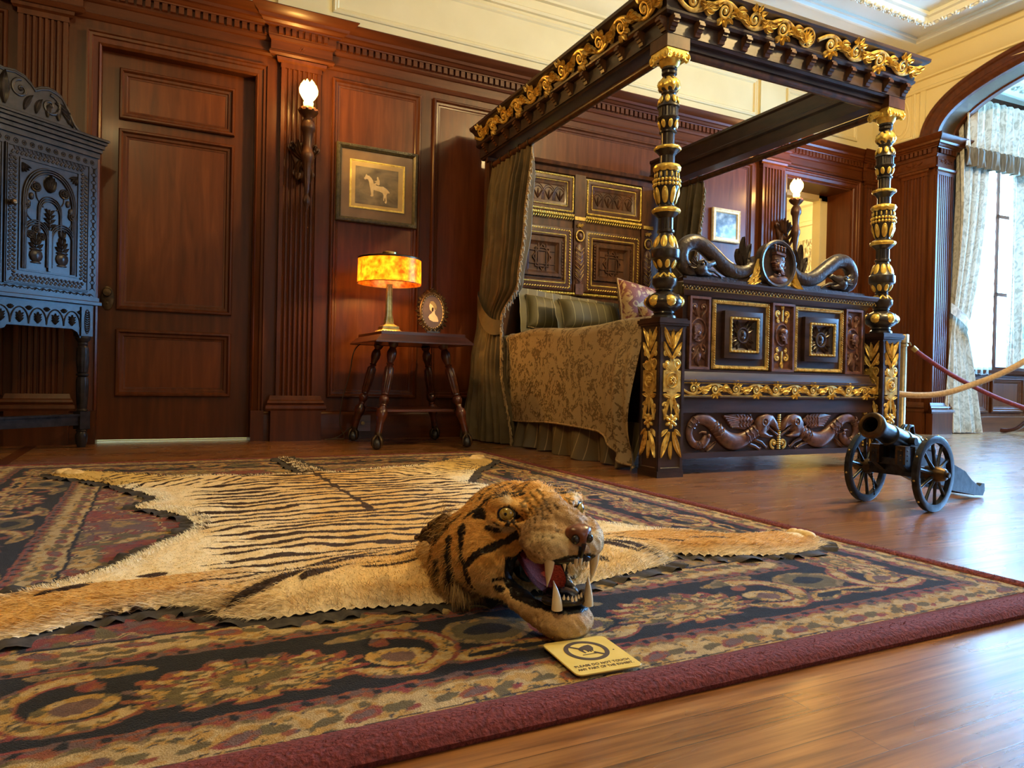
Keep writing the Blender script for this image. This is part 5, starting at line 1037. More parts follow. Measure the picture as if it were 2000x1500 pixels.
for sg, nm in ((1, 'door'), (-1, 'door')):
    b = MB(FC); x0, x1 = (.006, .458) if sg > 0 else (-.458, -.006); z0, z1_ = .885, 1.605; b.box(x0, x1, z0, z1_, -.01, .014); b.frame(x0+.066, z0+.072, x1-.066, z1_-.060, [(0, .014), (0, .020), (.006, .020), (.010, .004), (.012, .004)])
    do = b.build('door', cupoak, cb, smooth=False); b = MB(FC); cx = (x0+x1)/2
    for z in (z0+.034, z1_-.030): wave(b, x0+.03, z, x1-.03, z, .044, 17, .014)
    for x in (x0+.034, x1-.034): wave(b, x, z0+.06, x, z1_-.055, .044, 28, .014)
    b.frame(x0+.004, z0+.004, x1-.004, z1_-.004, [(0, .014), (.002, .019), (.006, .019), (.008, .014)])
    b.M = FC2; fx0, fx1, fz0, fz1 = x0+.080, x1-.080, z0+.085, z1_-.075; 
    lancet(b, cx, fz0, (fx1-fx0)/2-.006, fz1-.012, .007, .009)
    lancet(b, cx, fz0+.20, .062, fz0+.40, .008, .006)
    for s_ in (-1, 1): lancet(b, cx+s_*.070, fz0+.02, .062, fz0+.262, .008, .0065, True)
    b.box(cx-.008, cx+.008, fz0, fz0+.22, .004, .013)
    for s_ in (-1, 1):       # vases with flowers
        vx = cx+s_*.070; b.M = FC2@Matrix.Translation((vx, fz0+.035, .004)); b.lathe([(.0, 0), (.026, 0), (.028, .006), (.018, .010), (.030, .020), (.036, .040), (.032, .060), (.024, .066), (.032, .070), (.032, .078), (0, .079)], 20, axis='y', sq=.4, mod=lambda t, z, r: 1-.10*(cos(t*14) > 0)*(1 if .016 < z < .062 else 0)); b.M = FC2
        b.stroke([(vx, fz0+.11), (vx, fz0+.20)], .003, .006)
        for q in range(3):
            for s2 in (-1, 1): b.leaf(vx, fz0+.115+.018*q, PI/2-s2*(1.25-.3*q), .045, .010, .005, .007, s2*.8)
        if s_ < 0:
            for (dx, dz) in ((0, .215), (-.028, .185), (.028, .18)): daisy(b, vx+dx, fz0+dz, .019, .007)
        else:
            for q in (-.35, 0, .35): b.leaf(vx, fz0+.185, PI/2+q, .048, .012, .006, .008)
    b.stroke([(cx, fz0+.22), (cx, fz0+.335)], .0035, .007)
    for q in range(4):
        for s2 in (-1, 1): b.leaf(cx, fz0+.235+.022*q, PI/2-s2*(.75-.1*q), .042, .008, .006, .006, -s2*.4)
    for (dx, dz, r_) in ((-.075, .44, .024), (.078, .435, .024), (-.125, .335, .020), (.125, .32, .022)): daisy(b, cx+dx, fz0+dz, r_, .007); b.stroke(spline([(cx+dx, fz0+dz-.02), (cx+dx*.9, fz0+dz-.06), (cx+dx*.45, fz0+dz-.10)], 8), .0028, .006)
    for q in (-.5, -.25, 0, .25, .5): b.leaf(cx, fz0+.425, PI/2+q, .095-.05*abs(q), .018, .006, .012, -q*.6)
    for s2 in (-1, 1):
        for q in range(3): b.ell((cx+s2*(.098+.016*q), fz0+.385-.04*q, .007), (.012, .020, .006), 10, 6)
        for q in range(4): b.leaf(cx+s2*.148, fz1-.012, -PI/2-s2*(.1+.35*q), .05, .008, .006, .006)
    b.build('carving', cupoak, do, ang=60)
    if sg > 0: MB(FC).lathe([(0, .014), (.006, .014), (.008, .026), (.015, .032), (.016, .042), (.010, .050), (0, .052)], 16, (x0+.028, 1.300, 0)).build('knob', bronze, do)
b = MB(FC)
for k in range(24): x = -.48+k*.0417; b.tube([(x+.011*cos(t), 1.628+.011*sin(t), 0) for t in np.linspace(0, 2*PI, 14, endpoint=False)], .003, 5, closed=True); b.ell((x, 1.628, 0), (.006, .006, .005), 8, 6)
for k in range(26): x = -.49+k*.038; b.stroke(spline([(x, .868), (x+.018, .878), (x+.036, .868)], 6), .003, 0, 1); b.leaf(x+.01, .864, .8, .02, .005, 0, .003)
for sg in (-1, 1):
    for k in range(16): z = .90+k*.044; b.stroke([(sg*.475, z), (sg*.495, z+.022), (sg*.475, z+.044)], .0025, 0, 1); b.stroke([(sg*.505, z), (sg*.488, z+.022), (sg*.505, z+.044)], .0025, 0, 1); b.leaf(sg*.49, z+.008, PI/2, .03, .007, 0, .004)
b.build('border_carving', cupoak, body)
# stand
b = MB(); b.prism(foot(.50, .0), .80, .817, 'z'); b.M = FC; b.prism([(-.42, .80), (.42, .80), (.42, .672)]+[(.42-.0*k, .672) for k in range(1)]+[(.03, .672), (.02, .655), (0, .648), (-.02, .655), (-.03, .672), (-.42, .672)], -.03, -.002, 'z'); ap = b.build('apron', cupoak, cb, smooth=False); b = MB(FC)
for k in range(9):
    cx = -.376+k*.094; P = [(cx-.047, .684)]+[(cx-.047*cos(t), .684+.085*sin(t)) for t in np.linspace(.1, PI-.1, 14)]+[(cx+.047, .684)]; b.stroke(P, .0035, 0, 1); b.leaf(cx, .688, PI/2, .062, .010, 0, .006)
    for q in range(3):
        for s2 in (-1, 1): b.leaf(cx, .692+.014*q, PI/2-s2*.75, .028, .006, 0, .005)
    for q in (-.8, -.4, 0, .4, .8): b.leaf(cx+.047, .755, PI/2+q, .025, .005, 0, .004)
b.build('carving', cupoak, ap)
lprof = [(.020, 0), (.022, .006), (.030, .03), (.032, .07), (.026, .085), (.024, .09), (.030, .096), (.026, .105)]; lprof2 = [(.026, .205), (.031, .212), (.024, .222), (.026, .23), (.031, .30), (.033, .38), (.028, .402), (.022, .405), (.032, .412), (.032, .420), (.022, .426), (.028, .432), (.033, .50), (.030, .57), (.022, .582), (.026, .59), (.024, .60)]
for (x, y) in ((-.46, .028), (.46, .028), (-.10, .33)):
    b = MB(); b.lathe(lprof, 24, (x, y, 0)); b.box(x-.030, x+.030, y-.030, y+.030, .105, .206); b.lathe(lprof2, 36, (x, y, 0), mod=lambda t, z, r: 1-.10*(cos(t*9) > .2) if .235 < z < .57 and not .395 < z < .43 else 1); b.box(x-.034, x+.034, y-.034, y+.034, .635, .80); b.lathe([(.024, .60), (.034, .612), (.040, .625), (.036, .636)], 20, (x, y, 0)); lg = b.build('leg', cupoak, cb, ang=30)
    if y < .1:
        b = MB(PM((x, y-.034, 0), (1, 0, 0), (0, -1, 0))); b.tube([(.016*cos(t), .718+.068*sin(t), 0) for t in np.linspace(0, 2*PI, 26, endpoint=False)], .003, 5, closed=True)
        for q in range(9): b.leaf(0, .66+.013*q, PI/2-.8, .018, .005, 0, .004); b.leaf(0, .66+.013*q, PI/2+.8, .018, .005, 0, .004)
        b.build('carving', cupoak, lg)
b = MB(); b.box(-.44, .44, .008, .045, .128, .182); b.box(-.45, .45, .0, .055, .180, .192); b.build('stretcher', cupoak, cb, smooth=False)
for s_ in (-1, 1): MB(PM((0, 0, 0), (1, 0, 0), (0, -1, 0))).prism([(s_*.44, .80), (s_*.44, .62), (s_*.425, .625), (s_*.41, .655), (s_*.38, .672)], -.04, -.004, 'z').build('corner_bracket', cupoak, cb, smooth=False)
# ---------------------------------------------------------------- numpy helpers for woven and furred surfaces
def vnoise(x, y, s, seed=0):
    x = np.asarray(x)/s+seed*17.3; y = np.asarray(y)/s+seed*9.1; xi, yi = np.floor(x).astype(np.int64), np.floor(y).astype(np.int64); fx, fy = x-xi, y-yi; fx, fy = fx*fx*(3-2*fx), fy*fy*(3-2*fy)
    def h(a, b): n = (a*374761393+b*668265263+seed*1274126177) & 0xffffffff; n = ((n ^ (n >> 13))*1274126177) & 0xffffffff; return ((n ^ (n >> 16)) & 0xffff)/65535.
    return (h(xi, yi)*(1-fx)+h(xi+1, yi)*fx)*(1-fy)+(h(xi, yi+1)*(1-fx)+h(xi+1, yi+1)*fx)*fy
def fbm(x, y, s, seed=0, o=3): return sum(vnoise(x, y, s/2**k, seed+k)*.5**k for k in range(o))/sum(.5**k for k in range(o))
C3 = lambda *a: np.array(a, float)
NAVY, GOLD, TAN, OLV, RUST, RED, CRM, MAU = C3(.010, .011, .015), C3(.46, .27, .065), C3(.25, .17, .075), C3(.13, .10, .04), C3(.26, .075, .03), C3(.22, .040, .034), C3(.50, .36, .16), C3(.15, .085, .075)
RX0, RX1, RY0, RY1 = -.605, 1.70, .865, 3.785
def rug_color(X, Y):
    n = len(X); wx = X+.016*(fbm(X, Y, .035, 3)-.5); wy = Y+.016*(fbm(X, Y, .035, 5)-.5)
    ds = np.stack([wx-RX0, RX1-wx, wy-RY0, RY1-wy]); side = ds.argmin(0); d = ds.min(0); u = np.where(side < 2, wy-RY0, wx-RX0); col = np.tile(GOLD, (n, 1)).astype(float)
    def put(m, c): col[m] = c
    def ell_(cu, cv, ru, rv, rot=0., uu=None, vv=None):
        a, b = uu-cu, vv-cv; c_, s_ = cos(rot), sin(rot); return np.sqrt(((a*c_+b*s_)/ru)**2+((-a*s_+b*c_)/rv)**2)
    def guard(lo, hi, flip, per):
        m = (d >= lo) & (d < hi); w_ = hi-lo; t = (d-lo)/w_; t = t if not flip else 1-t; k = np.floor(u/per); uu = u-k*per-per/2
        put(m, GOLD); put(m & (vnoise(u, d, .03, 8) > .62), CRM); vv = (t-.30)*w_
        for cu, cv, ru, rv, c in ((0, 0, .030, .014, RUST), (0, 0, .018, .008, MAU), (.045, .004, .020, .010, OLV), (-.045, .002, .020, .009, OLV), (.062, -.006, .012, .006, RUST)):
            put(m & (ell_(cu, cv, ru, rv, .3, uu, vv) < 1), c)
        sc = .62+.13*np.abs(np.sin(PI*u/.046)); put(m & (t > sc-.07), CRM); put(m & (t > sc), TAN); put(m & (t > sc+.10), RUST); put(m & (t > .93), MAU); put(m & (t > .86) & (np.sin(2*PI*u/.046) > .6), NAVY); put(m & (t < .035), NAVY)
    guard(0, .092, False, .155)
    m = (d >= .092) & (d < .335); put(m, NAVY); v = d-.2135; P = .78; off = {0: .35, 1: .33, 2: .735-.0, 3: .60}
    uo = np.select([side == k for k in range(4)], [off[k] for k in range(4)]); up = np.mod(u-uo+P/2, P)-P/2; au = np.abs(up)
    def E(cu, cv, ru, rv, rot=0.): return ell_(cu, cv, ru, rv, rot, au, v)
    # olive C shapes between the palmettes
    e = E(.39, .030, .085, .062); put(m & (e < 1), TAN); put(m & (e < .78), OLV); put(m & (E(.405, .040, .060, .026, .2) < 1), NAVY); e = E(.34, -.060, .080, .026, .15); put(m & (e < 1), RUST); put(m & (e < .8), GOLD); put(m & (E(.35, -.060, .04, .010, .1) < 1), NAVY)
    # tan leaf, C scroll, bud
    e = E(.205, .090, .085, .018, .18); put(m & (e < 1), TAN); put(m & (e < .55), OLV)
    e = E(.215, .0, .105, .098); ring_ = (e < 1) & (e > .60) & ((au > .20) | (v < -.045)); put(m & ring_, RUST); put(m & (e < .92) & (e > .66) & ring_, GOLD); put(m & (e < .92) & (e > .66) & ring_ & (fbm(X, Y, .012, 21) > .58), CRM)
    e = E(.215, -.020, .050, .034, -.3); put(m & (e < 1), GOLD); put(m & (e < .55), MAU); e = E(.20, .045, .022, .016, .8); put(m & (e < 1), RUST)
    # palmette
    th = np.arctan2((v+.01)/.078, au/.155); r = np.sqrt((au/.155)**2+((v+.01)/.078)**2); edge = 1+.10*np.abs(np.sin(th*8))*np.sign(np.sin(th*16)); rr = r/edge+.05*(fbm(X, Y, .014, 33)-.5)*2
    for lim, c in ((1.0, RUST), (.90, GOLD), (.70, OLV), (.62, GOLD), (.50, RUST), (.40, TAN), (.30, OLV), (.20, GOLD)): put(m & (rr < lim), c)
    put(m & (rr < .9) & (rr > .70) & (np.sin(th*16) < -.3) & (v > 0), RED); put(m & (rr < .88) & (rr > .4) & (np.abs(np.sin(th*8)) < .10), NAVY); put(m & (rr < .62) & (rr > .40) & (v < 0) & (np.sin(th*10) > .2), CRM)
    put(m & ((d < .098) | (d > .329)), RUST); guard(.335, .430, True, .13)
    # field
    m = d >= .430; put(m, RED); fx, fy = wx+.03*np.sin(wy*14), wy+.03*np.sin(wx*12)
    q = fbm(fx, fy, .16, 41); q2 = fbm(fx, fy, .10, 44); line = np.abs(q-.5)
    put(m & (q > .56), MAU); put(m & (q > .64), TAN); put(m & (q2 > .60) & (q < .52), OLV); put(m & (q2 > .68) & (q < .52), GOLD); put(m & (line < .018), CRM); put(m & (line < .006), NAVY)
    for cx, cy in ((.2, 1.75), (1.0, 1.6), (.55, 2.3), (0., 2.75), (1.15, 2.7), (.55, 1.5), (.5, 3.1), (.95, 2.1)):
        a, b = (wx-cx)/.13, (wy-cy)/.12; r = np.sqrt(a*a+b*b); t_ = np.arctan2(b, a); r = r/(1+.14*np.cos(t_*8))
        for lim, c in ((1, CRM), (.94, TAN), (.7, MAU), (.55, CRM), (.48, OLV), (.28, GOLD), (.14, RUST)): put(m & (r < lim), c)
    put((d > .430) & (d < .436), NAVY)
    f1 = fbm(X, Y, .020, 201); f2 = fbm(X+.5*Y, Y, .030, 207)
    for base, hi_, lo_ in ((GOLD, CRM, TAN), (TAN, GOLD*.8, OLV), (RUST, RED*1.1, MAU), (RED, RUST, MAU)):
        m = (np.abs(col-base).sum(1) < 1e-6); put(m & (f1 > .60), hi_); put(m & (f1 < .37), lo_); put(m & (np.abs(f2-.5) < .008), NAVY*3)
    k = .66+.52*fbm(X, Y, .010, 77)*1.0; k = k*(.86+.28*fbm(X, Y, .25, 61)); return col*k[:, None]
def gridmesh(name, xs, ys, zf, cf, mat, parent=None, keep=None):
    XX, YY = np.meshgrid(xs, ys, indexing='ij'); X, Y = XX.ravel(), YY.ravel(); nx, ny = len(xs), len(ys); I = np.arange(nx*ny).reshape(nx, ny)
    q = np.stack([I[:-1, :-1], I[1:, :-1], I[1:, 1:], I[:-1, 1:]], -1).reshape(-1, 4)
    if keep is not None:
        ok, X, Y = keep(X, Y, q); q = q[ok]; used = np.unique(q); mp_ = -np.ones(nx*ny, int); mp_[used] = np.arange(len(used)); q = mp_[q]; X, Y = X[used], Y[used]
    Z = zf(X, Y); V = np.stack([X, Y, Z], 1); return rawmesh(name, V, q, cf(X, Y, Z), mat, parent), V, q
def rawmesh(name, V, q, cols, mat, parent=None, smooth=True):
    k = q.shape[1]; me = bpy.data.meshes.new(name); me.vertices.add(len(V)); me.vertices.foreach_set('co', V.astype(np.float32).ravel()); me.loops.add(q.size); me.loops.foreach_set('vertex_index', q.astype(np.int32).ravel())
    me.polygons.add(len(q)); me.polygons.foreach_set('loop_start', (np.arange(len(q))*k).astype(np.int32)); me.update(calc_edges=True)
    if cols is not None:
        ca = me.color_attributes.new('Col', 'FLOAT_COLOR', 'POINT'); c4 = np.ones((len(V), 4), np.float32); c4[:, :3] = np.clip(cols, 0, 1); ca.data.foreach_set('color', c4.ravel())
    me.polygons.foreach_set('use_smooth', np.full(len(q), smooth)); me.materials.append(mat); o = bpy.data.objects.new(name, me); COL.objects.link(o)
    if parent: o.parent = parent
    return o
rg = thing('area_rug', 'large oriental wool rug with navy floral border, gold guards and dark red edge', 'rug', (0, 0, 0))
ysr = np.concatenate([np.arange(.862, 1.75, .0031), np.arange(1.75, 3.79, .0065)])
gridmesh('pile', np.arange(-.608, 1.704, .0040), ysr, lambda x, y: .0135+.0012*fbm(x, y, .02, 2)+.004*np.exp(-((y-1.0)**2)*3)*fbm(x, y, .4, 9), lambda x, y, z: rug_color(x, y), rugm, rg)
b = MB(PM((0, 0, 0), (1, 0, 0), (0, 0, 1), (0, 1, 0)))
def wob(V, F): pass
V = []; F = []
for d, c in [(0, 0), (-.003, .008), (.003, .018), (.016, .024), (.034, .024), (.052, .020), (.068, .016), (.078, .006)]: V += [(-.633+d*.35, .795+d, c), (1.731-d*.35, .795+d, c), (1.731-d*.35, 3.812-d*.35, c*.72), (-.633+d*.35, 3.812-d*.35, c*.72)]
for k in range(7): F += [(4*k+i, 4*k+(i+1) % 4, 4*k+4+(i+1) % 4, 4*k+4+i) for i in range(4)]
b.add(V, F); b.build('red_binding', redwool, rg)
bl = []                                                                 # short wool ends along the near and right binding
n_ = 5000; t = RNG.random(n_); ed = RNG.random(n_) < .6; X = np.where(ed, -.3+2.05*t, 1.705+.025*RNG.random(n_)); Y = np.where(ed, .797+.055*RNG.random(n_), .8+3.0*t**1.5); dd = np.where(ed, Y-.797, (1.731-X)*2); Z = .010+.014*np.sin(np.clip(dd/.05, 0, 1)*PI*.8+.3)
root = np.stack([X, Y, Z], 1); a = RNG.random(n_)*2*PI; tip = root+np.stack([.004*np.cos(a), .004*np.sin(a)-.002, .002+.003*RNG.random(n_)], 1); sd = np.stack([-np.sin(a), np.cos(a), a*0], 1)*.0006
V = np.stack([root-sd, root+sd, tip], 1).reshape(-1, 3); rawmesh('wool_ends', V, np.arange(len(V)).reshape(-1, 3), None, redwool, rg)['kind'] = 'stuff'

# ---------------------------------------------------------------- tiger skin: flat hide
TO = (.61, 2.0, 0); tg = thing('tiger_skin_rug', 'tiger skin rug with mounted snarling head and black felt edging lying on the oriental rug', 'tiger skin', (0, 0, 0))
OUT = [(.575, 3.12), (.35, 3.15), (.1, 3.2), (-.1, 3.33), (-.27, 3.46), (-.37, 3.42), (-.32, 3.30), (-.2, 3.14), (-.09, 2.93), (-.01, 2.74), (.01, 2.62), (-.05, 2.52), (.03, 2.42), (.09, 2.28), (.10, 2.15), (.06, 2.03), (.0, 1.93), (-.03, 1.86), (-.10, 1.73), (-.25, 1.62), (-.42, 1.57), (-.53, 1.50), (-.53, 1.40), (-.42, 1.35), (-.21, 1.35), (-.09, 1.40), (.03, 1.425), (.085, 1.40), (.11, 1.335), (.2, 1.29), (.33, 1.285), (.46, 1.26), (.56, 1.25), (.72, 1.25), (.80, 1.26), (.92, 1.285), (1.03, 1.31), (1.11, 1.345), (1.14, 1.40), (1.25, 1.34), (1.38, 1.30), (1.50, 1.29), (1.61, 1.33), (1.65, 1.41), (1.60, 1.48), (1.46, 1.51), (1.35, 1.60), (1.24, 1.74), (1.17, 1.87), (1.15, 2.0), (1.12, 2.2), (1.13, 2.4), (1.19, 2.53), (1.15, 2.66), (1.23, 2.83), (1.36, 3.05), (1.50, 3.22), (1.57, 3.36), (1.51, 3.47), (1.41, 3.45), (1.22, 3.30), (1.0, 3.22), (.82, 3.16), (.695, 3.12), (.66, 3.3), (.635, 3.5), (.62, 3.7), (.60, 3.78), (.575, 3.775), (.56, 3.7), (.565, 3.5), (.575, 3.3)]
PO = np.array([p for p in spline([*OUT, OUT[0]], 900)[:-1]])
SEG = np.stack([PO, np.roll(PO, -1, 0)], 1)
def inside(X, Y):
    r = np.zeros(len(X), bool)
    for (x0, y0), (x1, y1) in SEG:
        if y0 == y1: continue
        m = (Y >= min(y0, y1)) & (Y < max(y0, y1)); r[m] ^= X[m] < x0+(Y[m]-y0)*(x1-x0)/(y1-y0)
    return r
PS = PO[::2]
def edist(X, Y, idx=False):
    D_ = np.empty(len(X)); I_ = np.empty(len(X), int)
    for k in range(0, len(X), 4000): q = (X[k:k+4000, None]-PS[None, :, 0])**2+(Y[k:k+4000, None]-PS[None, :, 1])**2; I_[k:k+4000] = q.argmin(1); D_[k:k+4000] = np.sqrt(q.min(1))
    return (D_, I_) if idx else D_
def hide_z(X, Y, E_=None):
    E_ = edist(X, Y) if E_ is None else E_; pf = 1-np.exp(-E_/.028); ex = lambda cx, cy, rx, ry: np.exp(-(((X-cx)/rx)**2+((Y-cy)/ry)**2))
    z = .018+.010*pf+pf*(.020*ex(.62, 1.45, .42, .22)+.030*ex(.30, 1.38, .20, .07)+.028*ex(.98, 1.40, .20, .08)+.020*ex(-.1, 1.47, .25, .06)+.018*ex(1.40, 1.40, .22, .06)+.055*ex(.64, 1.40, .12, .14))
    return z+pf*.016*(fbm(X, Y, .16, 12)-.4)+pf*.005*(fbm(X, Y, .03, 15)-.5)
SX = .615
def hide_color(X, Y, Z=None, E_=None):
    E_ = edist(X, Y) if E_ is None else E_; s = X-SX; a_ = np.abs(s); jit = fbm(X, Y, .05, 51)-.5; fine = fbm(X, Y, .008, 57)-.5
    org = C3(.72, .44, .14); pale = C3(.86, .68, .37); wht = C3(.93, .84, .62); brown = C3(.040, .020, .012)
    t = np.clip((a_-.10)/.38+jit*.7, 0, 1); col = org*(1-t[:, None])+pale*t[:, None]; t2 = np.clip((.075-E_)/.06+jit, 0, 1); t2 = t2*(Y > 1.56); col = col*(1-t2[:, None])+wht*t2[:, None]
    fl = (Y < 1.62) & (a_ > .42); t3 = np.clip(((a_-.40)/.15), 0, 1)*(Y < 1.62); col = col*(1-t3[:, None])+(C3(.66, .37, .10)*(1-.0)+0)*t3[:, None]; e2 = np.clip((.045-E_)/.04+jit*.8, 0, 1)*(Y < 1.7); col = col*(1-e2[:, None])+C3(.80, .66, .42)*e2[:, None]
    hl = (Y > 3.0)*np.clip((a_-.45)/.2, 0, 1); col = col*(1-hl[:, None])+C3(.72, .50, .16)*hl[:, None]
    # stripes: bands across the back bending toward the tail, broken and forked
    ph = Y+.10*a_**1.5*np.sign(2.0-Y)*-1+.045*(fbm(X, Y, .20, 71)-.5)*2+.018*(fbm(X*.6, Y, .07, 75)-.5)*2; per = .066; w_ = np.abs(np.mod(ph/per, 1)-.5)*2
    thick = .43+.30*(fbm(X, Y, .12, 81)-.45)-.10*(a_ > .42)-.26*np.clip((1.72-Y)/.25, 0, 1)*(a_ < .5); brk = fbm(X*.35, Y, .06, 85) > .24+.06*(a_ > .25)
    thick = thick-.9*np.clip((a_-.40-.12*fbm(X, Y, .10, 99))/.14, 0, 1); body = (a_ < .66) & (Y > 1.42) & brk; st = body & (w_ < thick)
    st |= (a_ < .010+.006*np.sin(Y*40)) & (Y > 2.15) & (Y < 3.12)
    st |= (Y > 3.13) & (a_ < .08) & (np.abs(np.mod(Y/.052+.3*np.sin(X*30), 1)-.5)*2 < .42)
    # curved bands on the hind legs
    hl2 = (Y > 2.9) & (a_ > .30); q = np.abs(np.mod((a_*1.2+(Y-2.9)*.9+.06*fbm(X, Y, .1, 91))/.075, 1)-.5)*2; st = np.where(hl2, (q < .30) & (a_ < .80) & (fbm(X, Y, .05, 95) > .36), st)
    # few broad smudges near the shoulders and forelegs
    for cx, cy, rx, ry, rot in ((.20, 1.385, .085, .020, .45), (.31, 1.40, .075, .017, .5), (.44, 1.40, .07, .012, .2), (.13, 1.52, .09, .010, .35), (.08, 1.36, .028, .022, 0), (.0, 1.64, .03, .02, 0), (-.02, 1.41, .018, .018, .4), (-.06, 1.405, .016, .018, .2), (-.15, 1.60, .05, .016, .5), (.34, 1.56, .16, .008, .22), (.25, 1.68, .17, .007, .12), (1.12, 1.52, .05, .012, -.9), (1.20, 1.46, .04, .014, -1.), (1.30, 1.43, .05, .010, -.8), (.95, 1.40, .08, .014, -.6), (1.02, 1.38, .07, .012, -.6), (.88, 1.36, .05, .012, -.7), (1.45, 1.47, .016, .01, 0)):
        c_, s_ = cos(rot), sin(rot); a, b = X-cx, Y-cy; st = st | ((((a*c_+b*s_)/rx)**2+((-a*s_+b*c_)/ry)**2+1.2*jit) < 1)
    col[st] = brown*(1+.8*fine[st])[:, None]; return col*(1+.35*fine)[:, None]
def keep(X, Y, q):
    ins = inside(X, Y); ok = ins[q].sum(1) >= 3; E_, I_ = edist(X, Y, True); sn = (~ins) | (E_ < .0022); X = X.copy(); Y = Y.copy(); m = sn & (E_ < .006); X[m] = PS[I_[m], 0]; Y[m] = PS[I_[m], 1]; return ok, X, Y
ho, HV, HQ = gridmesh('hide', np.arange(-.56, 1.68, .0042), np.arange(1.24, 3.80, .0046), lambda x, y: hide_z(x, y), lambda x, y, z: hide_color(x, y), hidem, tg, keep)
# black felt edging with a rippled, pinked rim
nb = len(PO); tt = (np.roll(PO, -1, 0)-np.roll(PO, 1, 0)); tt /= np.linalg.norm(tt, axis=1)[:, None]; nn = np.stack([tt[:, 1], -tt[:, 0]], 1)
arcl = np.concatenate([[0], np.cumsum(np.linalg.norm(np.diff(PO, axis=0), axis=1))]); area = sum(PO[i-1][0]*PO[i][1]-PO[i][0]*PO[i-1][1] for i in range(nb)); sgn_ = 1 if area > 0 else -1
V = []; F = []; K_ = 6
for k in range(K_):
    f_ = k/(K_-1); off = -.02+f_*(.052+.007*np.abs(np.sin(arcl*75))+.008*np.sin(arcl*23)); rip = .0065*f_*np.sin(arcl*95+1.5*np.sin(arcl*31))+.003*f_*np.sin(arcl*41); P2 = PO+nn*(sgn_*off)[:, None]; V.append(np.column_stack([P2, .0155+.004*(1-f_)+rip+.0015]))
V = np.concatenate(V); q = np.array([(k*nb+i, k*nb+(i+1) % nb, (k+1)*nb+(i+1) % nb, (k+1)*nb+i) for k in range(K_-1) for i in range(nb)]); rawmesh('felt_edging', V, q, None, felt, tg)
def paw(cx, cy, ang, s_=1.):
    b = MB(); 
    for k in range(4): t = (k-1.5)*.42; p = Vector((cx+.040*s_*cos(ang+t), cy+.040*s_*sin(ang+t), .030)); b.ell(p, (.021*s_, .019*s_, .014*s_), 14, 10)
    b.ell((cx-.01*cos(ang), cy-.01*sin(ang), .026), (.045*s_, .040*s_, .014), 18, 10); o = b.build('paw', pawm, tg, ang=180); c_ = MB()
    for k in range(4): t = (k-1.5)*.42; d = Vector((cos(ang+t), sin(ang+t), 0)); p = Vector((cx, cy, .028))+d*.056*s_; c_.tube([p, p+d*.008+Vector((0, 0, .002)), p+d*.015+Vector((0, 0, -.006))], [.0045, .0035, .0008], 8)
    c_.build('claws', tooth, o)
pawm = noisy('paw_fur', [(.3, (.60, .38, .12)), (.55, (.80, .60, .28)), (.8, (.90, .78, .52))], (40, 40, 40), .8, b=.8, bd=.004)
paw(1.585, 1.405, .1); paw(-.30, 3.385, 2.6, .9); paw(1.50, 3.39, .9, .9)
def fur(name, R, Dn, L_, Wd, cols, parent, mat):
    """thin bent blades: root, middle, tip"""
    n = len(R); side = np.cross(Dn, np.array([0, 0, 1.])+RNG.normal(0, .5, (n, 3))); side /= np.linalg.norm(side, axis=1)[:, None]+1e-9; mid = R+Dn*(L_*.55)[:, None]+np.array([0, 0, .10])*L_[:, None]; tip = R+Dn*L_[:, None]+np.array([0, 0, -.10])*L_[:, None]
    V = np.stack([R-side*Wd[:, None], R+side*Wd[:, None], mid+side*Wd[:, None]*.7, mid-side*Wd[:, None]*.7, tip], 1).reshape(-1, 3); b0 = np.arange(n)*5
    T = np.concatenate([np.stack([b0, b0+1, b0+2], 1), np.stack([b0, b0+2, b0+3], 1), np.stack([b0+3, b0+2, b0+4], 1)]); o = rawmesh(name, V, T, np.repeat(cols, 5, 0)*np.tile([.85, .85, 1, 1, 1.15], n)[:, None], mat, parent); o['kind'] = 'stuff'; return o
def sample(V, q, n, wf):
    A = V[q[:, 0]]; B = V[q[:, 1]]; Cc = V[q[:, 2]]; ar = np.linalg.norm(np.cross(B-A, Cc-A), axis=1); c = (A+B+Cc)/3; ar = ar*wf(c); p = RNG.choice(len(q), n, p=ar/ar.sum()); u, v = RNG.random(n)[:, None], RNG.random(n)[:, None]; m = (u+v > 1); u = np.where(m, 1-u, u); v = np.where(m, 1-v, v)
    N_ = np.cross(B-A, Cc-A)[p]; N_ /= np.linalg.norm(N_, axis=1)[:, None]+1e-12; return A[p]+(B[p]-A[p])*u+(Cc[p]-A[p])*v, N_
R, _ = sample(HV, HQ, 95000, lambda c: 1/(c[:, 1]**1.6)); E_ = edist(R[:, 0], R[:, 1]); n_ = len(R)
dirx = (R[:, 0]-SX)*.55+RNG.normal(0, .22, n_); diry = np.where(R[:, 1] < 1.55, .15+RNG.normal(0, .3, n_), .8)+RNG.normal(0, .12, n_); leg = (R[:, 1] < 1.62) & (np.abs(R[:, 0]-SX) > .4); dirx = np.where(leg, np.sign(R[:, 0]-SX)*.9, dirx); diry = np.where(leg, RNG.normal(-.1, .3, n_), diry)
Dn = np.stack([dirx, diry, np.full(n_, .16)+.10*RNG.random(n_)], 1); Dn /= np.linalg.norm(Dn, axis=1)[:, None]
fur('fur', R-[0, 0, .001], Dn, (.0050+.0045*RNG.random(n_))*(1+2.0*(E_ < .05)+.6*leg), .00030+.00020*R[:, 1]*np.ones(n_), hide_color(R[:, 0], R[:, 1], None, E_)*(1.0+.2*RNG.random(n_))[:, None], tg, furm)

